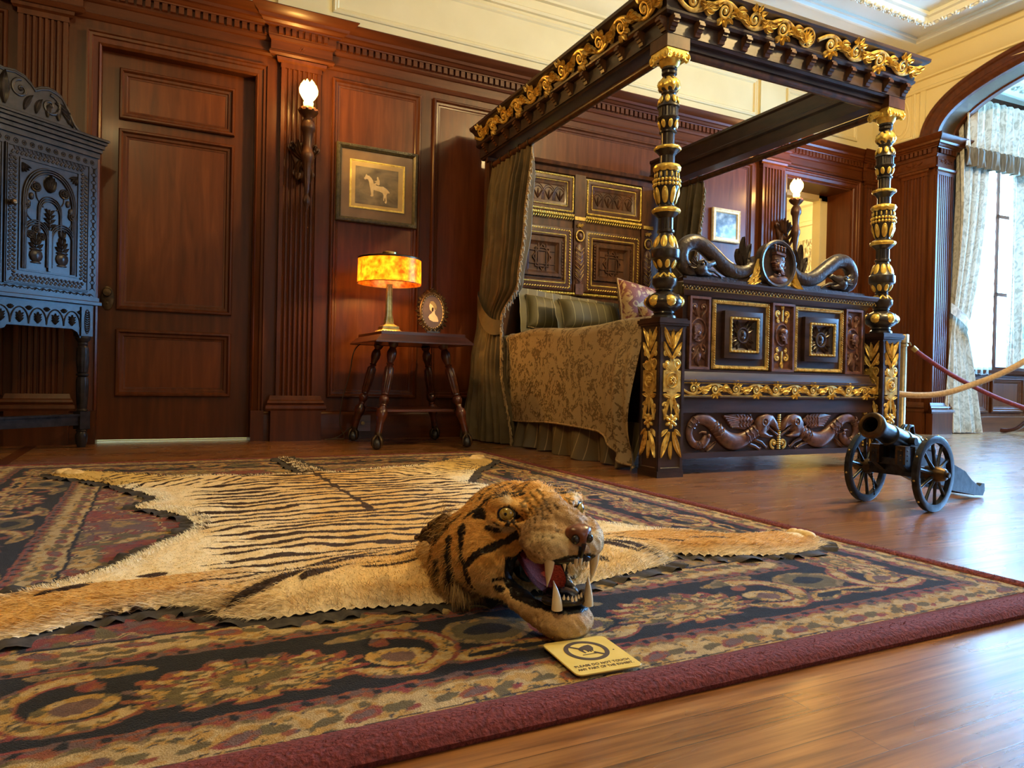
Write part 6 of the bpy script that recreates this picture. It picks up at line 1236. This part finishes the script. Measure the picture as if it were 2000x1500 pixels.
# ---------------------------------------------------------------- tiger head: signed distance field polygonised with surface nets
hh = .0033; gx, gy, gz = np.arange(-.215, .215, hh), np.arange(.935, 1.52, hh), np.arange(.004, .285, hh)
S3, Y3, Z3 = np.meshgrid(gx, gy, gz, indexing='ij'); A3 = np.abs(S3)
def E3(c, r, sx=A3): q0, q1, q2 = (sx-c[0])/r[0], (Y3-c[1])/r[1], (Z3-c[2])/r[2]; k0 = np.sqrt(q0*q0+q1*q1+q2*q2); k1 = np.sqrt((q0/r[0])**2+(q1/r[1])**2+(q2/r[2])**2)+1e-9; return k0*(k0-1)/k1
def RC(p, q, r0, r1): d = np.array(q)-np.array(p); l2 = d@d; t = np.clip(((A3-p[0])*d[0]+(Y3-p[1])*d[1]+(Z3-p[2])*d[2])/l2, 0, 1); return np.sqrt((A3-p[0]-t*d[0])**2+(Y3-p[1]-t*d[1])**2+(Z3-p[2]-t*d[2])**2)-(r0+(r1-r0)*t)
def smin(a, b, k=.018): h = np.clip(.5+.5*(b-a)/k, 0, 1); return b+(a-b)*h-k*h*(1-h)
def smax(a, b, k=.008): return -smin(-a, -b, k)
f = E3((0, 1.235, .170), (.108, .125, .076)); f = smin(f, E3((.052, 1.165, .212), (.042, .050, .030)), .02); f = smin(f, E3((.082, 1.225, .120), (.058, .085, .076)), .025); f = smin(f, E3((.100, 1.285, .095), (.058, .065, .085)), .03)
f = smin(f, E3((0, 1.40, .075), (.150, .15, .070)), .05); f = smin(f, RC((0, 1.16, .218), (0, 1.030, .207), .042, .028), .02); f = smin(f, E3((.033, 1.045, .178), (.038, .062, .040)), .020); f = smin(f, E3((0, .998, .178), (.034, .022, .024)), .014)
jaw = smin(RC((.062, 1.20, .075), (.040, 1.055, .050), .020, .020), E3((0, 1.024, .046), (.050, .044, .033)), .016); web = RC((.072, 1.175, .150), (.066, 1.165, .070), .020, .020)
f = smin(f, web, .022); cav = E3((0, 1.045, .118), (.0500, .150, .043)); lipcut = E3((0, .965, .118), (.062, .072, .040)); f = smax(f, -cav, .006); f = smax(f, -lipcut, .006)
trough = E3((0, 1.075, .088), (.034, .085, .026)); jaw = smax(jaw, -trough, .005); f = smin(f, jaw, .008)
under = RC((0, 1.34, -.02), (0, 1.12, -.02), .075, .05); f = smax(f, -under, .02)                              # hollow behind the chin
eyec = (.0715, 1.118, .2105); f = smax(f, -(np.sqrt((A3-eyec[0]-.004)**2+((Y3-eyec[1]+.006)/1.25)**2+((Z3-eyec[2])/.8)**2)-.0165), .006)
f = smin(f, RC((.050, 1.100, .2245), (.088, 1.145, .2300), .0035, .0050), .026); f = smin(f, RC((.062, 1.096, .1960), (.094, 1.145, .1950), .003, .005), .024)
br_ = np.exp(-((Z3-.215)/.022)**2)*(Y3 < 1.12)*(Y3 > 1.02)*(A3 < .05); f = f+.0016*np.sin(A3*520)*br_
f = f-.0016*np.sin(S3*140+Y3*60)*np.cos(Z3*150+Y3*90)*(Y3 > 1.0)-.0012*np.sin(S3*310+Z3*260)*np.sin(Y3*280)
def surfnets(f):
    s = f < 0; nx, ny, nz = f.shape; cnt = np.zeros((nx-1, ny-1, nz-1)); P = np.zeros((nx-1, ny-1, nz-1, 3)); cs = [(i, j, k) for i in (0, 1) for j in (0, 1) for k in (0, 1)]
    sl = lambda A, c: A[c[0]:c[0]+nx-1, c[1]:c[1]+ny-1, c[2]:c[2]+nz-1]
    for c in cs:
        for ax in range(3):
            if c[ax]: continue
            d = list(c); d[ax] = 1; fa, fb = sl(f, c), sl(f, d); m = (fa < 0) != (fb < 0); t = np.where(m, fa/(fa-fb+1e-12), 0); cnt += m
            for k in range(3): P[..., k] += m*(c[k]+(t if k == ax else 0))
    act = cnt > 0; idx = -np.ones(act.shape, int); idx[act] = np.arange(act.sum()); I = np.argwhere(act); V = I+P[act]/cnt[act][:, None]; Q = []
    for ax in range(3):
        a, b = [k for k in range(3) if k != ax]; sh = [slice(None)]*3; lo = list(sh); hi = list(sh); lo[ax] = slice(0, -1); hi[ax] = slice(1, None); ch = s[tuple(lo)] != s[tuple(hi)]; flip = s[tuple(lo)]; E = np.argwhere(ch); ok = (E[:, a] > 0) & (E[:, b] > 0) & (E[:, a] < f.shape[a]-1) & (E[:, b] < f.shape[b]-1); E = E[ok]; fl = flip[ch][ok]
        def g_(da, db): e = E.copy(); e[:, a] -= da; e[:, b] -= db; return idx[e[:, 0], e[:, 1], e[:, 2]]
        q = np.stack([g_(1, 1), g_(0, 1), g_(0, 0), g_(1, 0)], 1); fl = fl if ax != 1 else ~fl; q = np.where(fl[:, None], q, q[:, ::-1]); Q.append(q[(q >= 0).all(1)])
    return V, np.concatenate(Q)
Vh, Qh = surfnets(f); SH = np.stack([gx[0]+Vh[:, 0]*hh, gy[0]+Vh[:, 1]*hh, gz[0]+Vh[:, 2]*hh], 1)
def toworld(P): P = np.asarray(P, float); return np.stack([.635+P[..., 0]+.07*(P[..., 1]-1.2), P[..., 1]-.07*P[..., 0]*0, P[..., 2]], -1)
STR = [[(1.212, .170, .0083), (1.200, .155, .0064), (1.188, .129, .0037), (1.179, .106, .0055), (1.182, .069, .0046)], [(1.179, .107, .0037), (1.144, .151, .0046), (1.121, .174, .0046), (1.104, .199, .0028)], [(1.114, .157, .0028), (1.124, .136, .0028), (1.117, .119, .0028)], [(1.24, .146, .0064), (1.226, .093, .0073), (1.237, .053, .0055)], [(1.195, .201, .0083), (1.172, .201, .0064)], [(1.158, .181, .0046), (1.147, .178, .0037)], [(1.135, .195, .0023), (1.125, .191, .0023)], [(1.144, .074, .0046), (1.134, .072, .0037)], [(1.197, .214, .0028), (1.172, .238, .0028)], [(1.171, .222, .0028), (1.143, .25, .0028)], [(1.141, .237, .0028), (1.117, .258, .0028)], [(1.222, .189, .0028), (1.197, .217, .0028)], [(1.285, .135, .0046), (1.256, .184, .0037)], [(1.265, .10, .005), (1.275, .05, .005)], [(1.30, .15, .005), (1.305, .06, .006)]]
def head_color(P):
    s, y, z = P.T; a = np.abs(s); j = fbm(y+s*.7, z, .018, 101)-.5; fi = fbm(y*1.3+s, z, .005, 105)-.5
    org, pal, wht, brn, blk_ = C3(.78, .43, .11), C3(.80, .56, .25), C3(.92, .78, .50), C3(.46, .28, .12), C3(.010, .008, .007)
    col = np.tile(org, (len(s), 1)); mix = lambda t, c: (col*(1-np.clip(t, 0, 1)[:, None])+c*np.clip(t, 0, 1)[:, None])
    col = mix((.13-z)/.06+j, pal); col = mix((1.10-y)/.03+j*1.5, brn*(.9+.0)); col = mix(((1.05-y)/.03)*((a > .02) & (z < .20) & (z > .14))+j*2-.3, C3(.62, .47, .25)*1.0); col = mix(1.2-np.hypot((a-.070), (z-.236)/.6, )/.016-np.abs(y-1.13)/.05+j, wht*.8); col = mix(1.1-np.hypot((y-1.135)/.03, (z-.185)/.016)+j, wht*.8); col = mix(1.2-np.hypot((y-1.20)/.04, (z-.16)/.03)*1.1+j, org*1.1)
    col = mix((.075-z)/.03*(y < 1.11), C3(.55, .36, .16)); col = mix((y-1.30)/.05, pal); dark = np.zeros(len(s), bool); jj = .0025*j*2
    for L_ in STR:
        for (y0, z0, w0), (y1, z1, w1) in zip(L_[:-1], L_[1:]):
            d = np.array([y1-y0, z1-z0]); t = np.clip(((y-y0)*d[0]+(z-z0)*d[1])/(d@d), 0, 1); dark |= np.hypot(y-y0-t*d[0], z-z0-t*d[1]) < 1.35*(w0+(w1-w0)*t)+jj
    dark &= a > .03; top = (z > .205) & (y > 1.15) & (np.abs(np.mod((y+.5*a+.012*j)/.028, 1)-.5) < .15) & (a > .012) & (a < .09); dark |= top; dark |= (y > 1.16) & (a < .006) & (y < 1.2) & (z > .2)
    dark |= np.abs(np.hypot((a-eyec[0])*.6, 0)+np.hypot(y-eyec[1], (z-eyec[2])*1.35)-.0195+.002*j) < .0035
    dark |= (np.abs(z-.2+(1.098-y)*.9) < .003) & (y < 1.10) & (y > 1.075) & (a > .03)
    wr = (y > 1.03) & (y < 1.125) & (a > .010) & (a < .055) & (z > .205) & (np.abs(np.mod((z*.9+(1.10-y)*.30+.001*j)/.0075, 1)-.5) < .17); col[wr] *= .28; wk = (y < 1.075) & (y > .99) & (a > .022) & (z > .150) & (z < .205) & (np.hypot(np.mod(y/.0105+.5*(np.floor(z/.0095) % 2), 1)-.5, np.mod(z/.0095, 1)-.5) < .17); col[wk] *= .35
    cavd = (a/.057)**2+((y-1.04)/.175)**2+((z-.117)/.0515)**2 < 1.0; lips = ((a/.073)**2+((y-.965)/.090)**2+((z-.118)/.0510)**2 < 1.0) & (z > .07) & (z < .166); jawrim = (z > .066) & (z < .13) & (a > .030) & (y < 1.20) & (a < .066) & (z < .135); mou = cavd | lips | (jawrim & (y > 1.03)) | ((z > .066) & (z < .09) & (y < 1.06))
    mou |= (np.abs(y-1.165) < .022) & (z > .085) & (z < .155) & (a > .045) & (a < .088) & (y < 1.166)
    col = col*(1+.55*fi+.25*j)[:, None]; col[dark] = C3(.022, .014, .010); col[(a < .0028) & (y < 1.02) & (z > .15) & (z < .19)] = blk_; col[mou] = blk_; return col, dark, mou
hc, hd, hm = head_color(SH); HW = toworld(SH); head = rawmesh('head', HW, Qh, hc, headm, tg)
A_ = HW[Qh[:, 0]]; chk = np.cross(HW[Qh[:, 1]]-A_, HW[Qh[:, 2]]-A_); cen = HW[Qh].mean(1)-np.array([.635, 1.25, .13])
if (chk*cen).sum() < 0: head.data.flip_normals(); flipn = -1
else: flipn = 1
# fur on the head
Rl, Nl = sample(SH, Qh, 60000, lambda c: np.where((c[:, 1] > .99) & (c[:, 2] > .02), 1., .25)); Nl = Nl*flipn
cc, dk, mo = head_color(Rl); okk = ~mo & (np.hypot(Rl[:, 1]-eyec[1], (Rl[:, 2]-eyec[2])*1.3) > .016); okk &= ~((Rl[:, 1] < 1.0) & (np.abs(Rl[:, 0]) < .026) & (Rl[:, 2] > .175)); Rl, Nl, cc = Rl[okk], Nl[okk], cc[okk]; n_ = len(Rl)
flow = np.stack([np.sign(Rl[:, 0])*.35, np.full(n_, .85), -.35*np.ones(n_)-.4*(Rl[:, 2] < .15)], 1)+RNG.normal(0, .18, (n_, 3)); flow -= Nl*(flow*Nl).sum(1)[:, None]; flow /= np.linalg.norm(flow, axis=1)[:, None]+1e-9; Dn = flow+Nl*.32; Dn /= np.linalg.norm(Dn, axis=1)[:, None]
ruff = np.clip((Rl[:, 1]-1.17)/.06, 0, 1)*(np.abs(Rl[:, 0]) > .06)*np.clip((.16-Rl[:, 2])/.08, 0, 1)
Ln = (.0032+.0028*RNG.random(n_))*(1+.9*(Rl[:, 1] > 1.12))+.016*ruff*RNG.random(n_)
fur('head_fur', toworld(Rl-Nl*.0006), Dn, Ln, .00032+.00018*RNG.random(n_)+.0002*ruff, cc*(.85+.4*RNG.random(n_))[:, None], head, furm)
# long tuft hanging from the jaw and ragged hair round the ear
n_ = 700; t = RNG.random(n_); R = np.stack([.500+.045*RNG.random(n_), 1.215+.05*RNG.random(n_), .062+.014*RNG.random(n_)], 1); Dn = np.stack([-.05+RNG.normal(0, .22, n_), -.55+RNG.normal(0, .15, n_), -.75+RNG.normal(0, .1, n_)], 1); Dn /= np.linalg.norm(Dn, axis=1)[:, None]
fur('ruff_tuft', R, Dn, .030+.022*RNG.random(n_), np.full(n_, .0008), np.tile(C3(.36, .22, .08), (n_, 1))*(.5+.7*RNG.random(n_))[:, None], head, furm)
hp = lambda s, y, z: Vector(toworld(np.array([s, y, z])).tolist())
amber = noisy('amber_glass_eye', [(.3, (.26, .16, .02)), (.7, (.52, .36, .06))], (200, 200, 200), .04, b=0, coat=1.)
for sg in (-1, 1):
    c = hp(sg*(eyec[0]-.0022), eyec[1]+.0062, eyec[2]); e = MB().ell(c, (.0155, .0165, .0150), 28, 18).build('eye', tooth, head)
    dv = Vector((sg*.62-.05, -.78, .12)).normalized(); q = dv.to_track_quat('Z', 'Y').to_matrix().to_4x4(); M_ = Matrix.Translation(c)@q
    MB(M_).lathe([(0, .0172), (.004, .0170), (.0085, .0151), (.0112, .0125), (.0128, .0102)], 28).build('iris', amber, e); MB(M_).ell((0, 0, .0165), (.0032, .0032, .0014), 14, 8).build('pupil', blk, e)
    b = MB(); b.tube([c+q.to_3x3()@Vector((.0142*cos(t), .0100*sin(t), .0098-.003*cos(t)**2)) for t in np.linspace(0, 2*PI, 28, endpoint=False)], .0034, 8, closed=True); b.build('eyelid', blk, e)
# nose
b = MB(); c = hp(0, .986, .196)
def nosef(u, v):
    th, ph_ = u*2*PI, v*PI; x, y, z = sin(ph_)*cos(th), sin(ph_)*sin(th), cos(ph_); wz = 1-.32*max(0, -z)-.10*z; r_ = Vector((.0235*x*wz*(1+.25*z), .019*y, .0185*z+.003*abs(x))); 
    for sg in (-1, 1):
        d = math.hypot((x-sg*.62)/.30, (z+.10)/.36); r_ *= 1-.34*math.exp(-d*d)*(y < 0)
    return (c.x+r_.x, c.y+r_.y-.002, c.z+r_.z)
b.grid(nosef, 64, 40); no = b.build('nose', nosem, head, ang=180)
for sg in (-1, 1): MB().ell((c.x+sg*.0125, c.y-.0135, c.z-.003), (.0078, .0055, .0078), 14, 10).build('nostril', blk, no)
MB().tube([(c.x, c.y-.019, c.z-.010), (c.x, c.y-.016, c.z-.022), (c.x, c.y-.010, c.z-.034)], [.004, .003, .0025], 8).build('philtrum', blk, no)
# jaws: gums, teeth, tongue
def tooth_mb(p, d, L_, r_, bend=(0, 0, 0)):
    P = [Vector(p)+Vector(d)*L_*t+Vector(bend)*t*t for t in np.linspace(0, 1, 9)]; return MB().tube(P, [r_*max(.06, (1-t**1.7)) for t in np.linspace(0, 1, 9)], 14)
b = MB(); b.tube([hp(.036*cos(t), 1.020-.030*sin(t), .158-.004*abs(cos(t))) for t in np.linspace(0, PI, 16)], .0085, 10); b.tube([hp(.036*cos(t), 1.030-.030*sin(t), .083) for t in np.linspace(0, PI, 16)], .0085, 10); b.ell(hp(0, 1.04, .082), (.030, .040, .012), 16, 10); b.build('gums', blk, head)
b = MB(); b.ell(hp(0, 1.16, .118), (.046, .012, .046), 16, 12); b.build('throat', blk, head)
for sg in (-1, 1):
    tooth_mb(hp(sg*.043, 1.004, .164), (sg*.02, -.03, -1), .055, .0092, (-sg*.002, .010, 0)).build('upper_canine', tooth, head)
    tooth_mb(hp(sg*.0295, .999, .074), (sg*.02, -.04, 1), .046, .0092, (sg*.003, .009, 0)).build('lower_canine', tooth, head)
for k in range(6): s = (k-2.5)*.0085; tooth_mb(hp(s, .982+.010*abs(s)/.02, .1590), (0, -.1, -1), .0165+.005*(abs(k-2.5) > 2), .0043).build('upper_incisor', tooth, head)
for k in range(6): s = (k-2.5)*.0066; tooth_mb(hp(s, .994+.008*abs(s)/.02, .0860), (0, -.1, 1), .0095+.002*(abs(k-2.5) > 2), .0033).build('lower_incisor', tooth, head)
def tongue(u, v):
    t = v; y = 1.15-.105*t; z = .088+.040*sin(PI*(.15+.75*t))*1.0+.0; w_ = .034*math.sqrt(max(.02, 1-(t*.96)**4)); x = (2*u-1)*w_; return tuple(hp(x-.006, y, .083+.052*(1-t)**1.2*1.0+.006*t-.010*(1-abs(2*u-1)**2)*(.3)+.008*abs(2*u-1)))
b = MB(); b.grid(tongue, 24, 24); V0 = b.V[0].copy(); b.add(V0-[0, -.004, .012], b.F[:]); tn = b.build('tongue', tonguem, head, ang=180)
# ears, laid back and worn
for sg in (-1, 1):
    b = MB(); c0 = hp(sg*.142, 1.300, .165)
    def earf(u, v):
        a = (u-.5)*2.2; r_ = .040*(1-.45*v)*1.0; p = Vector((sg*(.022*sin(a)+.040*v-.016*cos(a)), .034*sin(a)*.6+.050*v, -.060*v+.034*cos(a)-.018)); p += Vector((sg*.004*sin(v*19+u*7), .003*sin(u*23), .003*sin(v*31+u*11))); return tuple(c0+p*(1-.25*v*abs(2*u-1)))
    b.grid(earf, 16, 12); eo_ = b.build('ear', noisy('worn_ear_leather', [(.3, (.035, .018, .010)), (.6, (.16, .08, .03)), (.8, (.36, .22, .08))], (50, 50, 50), .5, b=.6) if sg < 0 else MATS['worn_ear_leather'], head, ang=180)
    n_ = 900; R = np.array(c0)+np.stack([sg*RNG.normal(-.012, .016, n_), RNG.normal(-.02, .018, n_), RNG.normal(-.008, .020, n_)], 1); Dn = np.stack([sg*.4+RNG.normal(0, .3, n_), .5+RNG.normal(0, .3, n_), -.4+RNG.normal(0, .3, n_)], 1); Dn /= np.linalg.norm(Dn, axis=1)[:, None]
    fur('ear_fur', R, Dn, .014+.012*RNG.random(n_), np.full(n_, .0005), np.tile(C3(.50, .32, .11), (n_, 1))*(.5+.8*RNG.random(n_))[:, None], eo_, furm)

# ---------------------------------------------------------------- yellow notice card
sg_ = thing('notice_card', 'yellow do-not-touch notice card lying on the rug in front of the tiger', 'sign', (.611, .926, .0225), rad(-3)); sg_.rotation_euler = (rad(1.5), 0, rad(-3))
hw, hl, rc = .0565, .0605, .010; P = []
for cx, cy, a0 in ((hw-rc, -hl+rc, -PI/2), (hw-rc, hl-rc, 0), (-hw+rc, hl-rc, PI/2), (-hw+rc, -hl+rc, PI)): P += arc(cx, cy, rc, rc, a0, a0+PI/2, 7)
MB().prism(P, 0, .0022, 'z', .0004).build('card', signy, sg_, ang=30)
b = MB(); Mx = None; cx, cy = .0, .014; ro, ri = .036, .0285; n = 60
V = []; F = []
for z in (.0022, .0027):
    for r_ in (ri, ro): V += [(cx+r_*cos(2*PI*k/n), cy+r_*sin(2*PI*k/n), z) for k in range(n)]
for k in range(n): j = (k+1) % n; F += [(2*n+k, 2*n+j, 3*n+j, 3*n+k), (k, n+k, n+j, j), (n+k, 3*n+k, 3*n+j, n+j), (k, j, 2*n+j, 2*n+k)]
b.add(V, F); a = rad(-45)
def barp(x0, y0, x1, y1, w_): dx, dy = x1-x0, y1-y0; l = math.hypot(dx, dy); nx, ny = -dy/l*w_, dx/l*w_; return [(x0+nx, y0+ny), (x0-nx, y0-ny), (x1-nx, y1-ny), (x1+nx, y1+ny)]
for (t0, t1) in ((-.030, -.011), (.012, .030)): b.prism(barp(cx+t0*cos(a), cy+t0*sin(a), cx+t1*cos(a), cy+t1*sin(a), .0022), .0022, .0027, 'z')
b.build('prohibition_ring', signk, sg_, smooth=False); b = MB()
hand = [(-.0125, .0035), (-.010, .009), (-.003, .013), (.006, .0165), (.0145, .0175), (.017, .012), (.0165, .003), (.013, -.002), (.012, -.006), (.0095, -.0065), (.009, -.003), (.0075, -.003), (.0072, -.0085), (.0048, -.0090), (.0042, -.004), (.003, -.004), (.0022, -.0075), (-.0002, -.008), (-.0006, -.002), (-.003, .002), (-.005, .002), (-.0062, -.004), (-.0055, -.0105), (-.0075, -.0115), (-.0095, -.006), (-.011, -.001)]
b.prism([(cx+x*.9, cy+y*.95+.002) for x, y in hand], .0022, .0027, 'z'); b.box(cx-.014, cx+.011, cy-.0145, cy-.0130, .0022, .0026); b.build('hand_symbol', signk, sg_, smooth=False); MB().ell((.043, .004, .0022), (.0016, .0016, .0006), 10, 6).build('hole', signk, sg_)
for k, (txt, y) in enumerate((('PLEASE DO NOT TOUCH', -.0375), ('ANY PART OF THE EXHIBIT.', -.0485))):
    cu = bpy.data.curves.new('lettering', 'FONT'); cu.body = txt; cu.size = .0092; cu.align_x = 'CENTER'; cu.extrude = .0002; cu.offset = .00008; cu.space_character = 1.04; o = bpy.data.objects.new('lettering', cu); COL.objects.link(o); o.location = (.0, y, .0024); cu.materials.append(signk); bpy.context.view_layer.update(); me = bpy.data.meshes.new_from_object(o.evaluated_get(bpy.context.evaluated_depsgraph_get())); me.transform(Matrix.Diagonal((.88 if k == 0 else .80, 1, 1, 1))); bpy.data.objects.remove(o); o = bpy.data.objects.new('lettering', me); COL.objects.link(o); o.location = (0, y, .0024); o.parent = sg_

# ---------------------------------------------------------------- model cannon
cn = thing('model_cannon', 'small dark cast model cannon on a two-wheeled field carriage standing on the wood floor', 'cannon', (2.505, 1.740, 0), PI+.13)
MB().tube([(0, -.165, .137), (0, .165, .137)], .009, 12).build('axle', iron, cn); MB().box(-.024, .024, -.105, .105, .118, .158).build('axle_tree', iron, cn, smooth=False)
wh = None
for sy in (-1, 1):
    w_ = MB(PM((0, sy*.125, .137), (1, 0, 0), (0, sy, 0), (0, 0, 1))); pr = [(.112, -.009), (.134, -.011), (.1375, -.009), (.1375, .009), (.134, .011), (.112, .009), (.112, -.009)]
    w_.lathe([(r_, z) for r_, z in pr], 48, cap=False); wo = w_.build('wheel', iron, cn, ang=40)
    b = MB(PM((0, sy*.125, .137), (1, 0, 0), (0, sy, 0), (0, 0, 1)))
    for k in range(10): a = 2*PI*k/10+.2; b.tube([(.020*cos(a), .020*sin(a), .006), (.070*cos(a), .070*sin(a), .002), (.114*cos(a), .114*sin(a), 0)], [.0085, .0055, .0065], 8)
    b.build('spokes', iron, wo)
    b = MB(PM((0, sy*.125, .137), (1, 0, 0), (0, sy, 0), (0, 0, 1))); b.lathe([(.016, -.030), (.026, -.026), (.029, -.006), (.030, .008), (.026, .024), (.022, .038), (.018, .044), (.010, .046), (.010, .054), (0, .055)], 28); b.build('hub', bronze, wo, ang=40)
    b = MB(PM((0, sy*.125, .137), (1, 0, 0), (0, sy, 0), (0, 0, 1)))
    for k in range(10): a = 2*PI*k/10+.5; b.ell((.1385*cos(a), .1385*sin(a), 0), (.004, .004, .004), 8, 6)
    b.build('tyre_studs', brass, wo)
for sy in (-1, 1):
    b = MB(); b.prism([(.075, .225), (.085, .215), (.085, .165), (.03, .135), (-.06, .120), (-.30, .045), (-.50, .012), (-.56, .006), (-.575, .025), (-.572, .055), (-.55, .058), (-.53, .045), (-.46, .075), (-.40, .115), (-.25, .165), (-.12, .205), (-.03, .222)], sy*.038, sy*.058, 'y'); b.build('cheek', iron, cn, smooth=False)
    b = MB(); b.box(.052, .084, sy*.030, sy*.066, .165, .232); b.box(-.02, .01, sy*.030, sy*.064, .15, .228)
    for q in range(3):
        for xx in (.068, -.005): b.ell((xx, sy*.066, .180+.018*q), (.0035, .003, .0035), 6, 5); b.ell((xx+.017, sy*.05, .180+.018*q), (.003, .0035, .0035), 6, 5)
    b.build('cheek_strap', bronze, cn, smooth=False)
b = MB(); b.box(.04, .066, -.04, .04, .160, .185); b.box(-.06, -.03, -.04, .04, .13, .16); b.box(-.56, -.50, -.05, .05, .010, .040); b.box(-.30, -.28, -.045, .045, .06, .09); b.build('transom', iron, cn, smooth=False)
el = rad(17); BM = Matrix.Translation((0, 0, .248))@Matrix.Rotation(-el, 4, 'Y')   # +x forward, muzzle raised
brl = [(0, -.255), (.008, -.253), (.016, -.243), (.017, -.232), (.010, -.222), (.012, -.212), (.034, -.206), (.045, -.196), (.048, -.190), (.050, -.18), (.046, -.172), (.045, -.10), (.048, -.096), (.048, -.088), (.044, -.084), (.042, -.02), (.045, -.016), (.045, -.006), (.041, 0), (.038, .07), (.040, .074), (.040, .082), (.036, .086), (.034, .150), (.036, .154), (.038, .165), (.046, .185), (.0475, .200), (.045, .208), (.040, .212), (.030, .212), (.028, .205), (.027, .10), (0, .10)]
MB(BM).lathe(brl, 40, axis='x').build('barrel', iron, cn, ang=30); b = MB(BM); b.lathe([(.0465, .186), (.049, .200), (.0455, .210), (.0405, .2135), (.0285, .2135), (.0275, .20)], 40, axis='x', cap=False); b.build('muzzle_ring', brass if 0 else bronze, cn)
b = MB(BM); b.tube([(0, -.062, 0), (0, .062, 0)], .014, 14)
for sy in (-1, 1): b.tube([(-.02, sy*.010, .043), (-.030, sy*.010, .064), (-.052, sy*.010, .070), (-.070, sy*.010, .045)], .007, 8)
b.build('trunnions', iron, cn)
b = MB()
for k in range(9): b.ell((.03, -.085+.0015*k, .112-.0095*k), (.0035, .0035, .0052), 8, 6)
b.build('chain', iron, cn)

# ---------------------------------------------------------------- barrier ropes, bay pedestal table
st = thing('barrier_post', 'slim brass barrier post standing behind the far front bedpost', 'barrier post', (5.96, 4.12, 0)); MB().lathe([(.0, 0), (.16, 0), (.16, .012), (.12, .03), (.03, .045), (.026, .05), (.026, .80), (.036, .81), (.036, .822), (.027, .83), (.038, .84), (.040, .905), (.036, .912), (0, .914)], 32).build('post', satin, st, ang=40)
MB().tube([(.03, -.01, .85), (.045, -.025, .84), (.055, -.03, .815)], .006, 8).build('hook', brass, st)
rp = thing('barrier_rope', 'dark red velvet barrier rope with brass end hooked to the barrier post', 'rope', (6.04, 4.06, .77)); B_ = Vector(rp.location)
P = [Vector(p)-B_ for p in spline([(6.02, 4.08, .80), (6.08, 4.03, .73), (6.25, 3.9, .58), (6.43, 3.77, .455), (6.58, 3.66, .365), (6.74, 3.53, .285), (6.9, 3.40, .22), (7.1, 3.25, .17), (7.3, 3.1, .16)], 60)]
MB().tube(P[4:], .020, 12).build('velvet', redvel, rp); MB().tube(P[:5], .023, 12).build('brass_end', brass, rp)
P = spline([(4.60, 3.84, .60), (4.75, 3.75, .50), (4.9, 3.66, .435), (5.07, 3.56, .395), (5.24, 3.46, .385), (5.4, 3.37, .41), (5.56, 3.28, .475), (5.72, 3.18, .555), (5.88, 3.09, .66), (6.05, 3.0, .80), (6.12, 2.96, .87)], 90)
tag(MB().tube(P, .0225, 12).build('barrier_rope', tanvel), 'tan velvet barrier rope sagging from behind the bed out of the right edge', 'rope')
ws = thing('pedestal_stand', 'tall tripod pedestal stand in the window bay cut off by the right edge', 'stand', (7.58, 3.80, 0)); MB().lathe([(0, 1.235), (.16, 1.235), (.17, 1.245), (.17, 1.255), (0, 1.26)], 32).build('round_top', creamframe, ws, ang=40); MB().lathe([(.02, .16), (.045, .2), (.03, .3), (.02, .5), (.03, .9), (.02, 1.1), (.05, 1.235)], 24).build('column', redm, ws)
for k in range(3): a = PI+.35+2*PI*k/3; MB().tube(spline([(.03*cos(a), .03*sin(a), .24), (.10*cos(a), .10*sin(a), .20), (.24*cos(a), .24*sin(a), .07), (.36*cos(a), .36*sin(a), .03), (.42*cos(a), .42*sin(a), .028)], 16), [.022]*8+[.02]*4+[.024]*4, 10).build('leg', redm, ws)
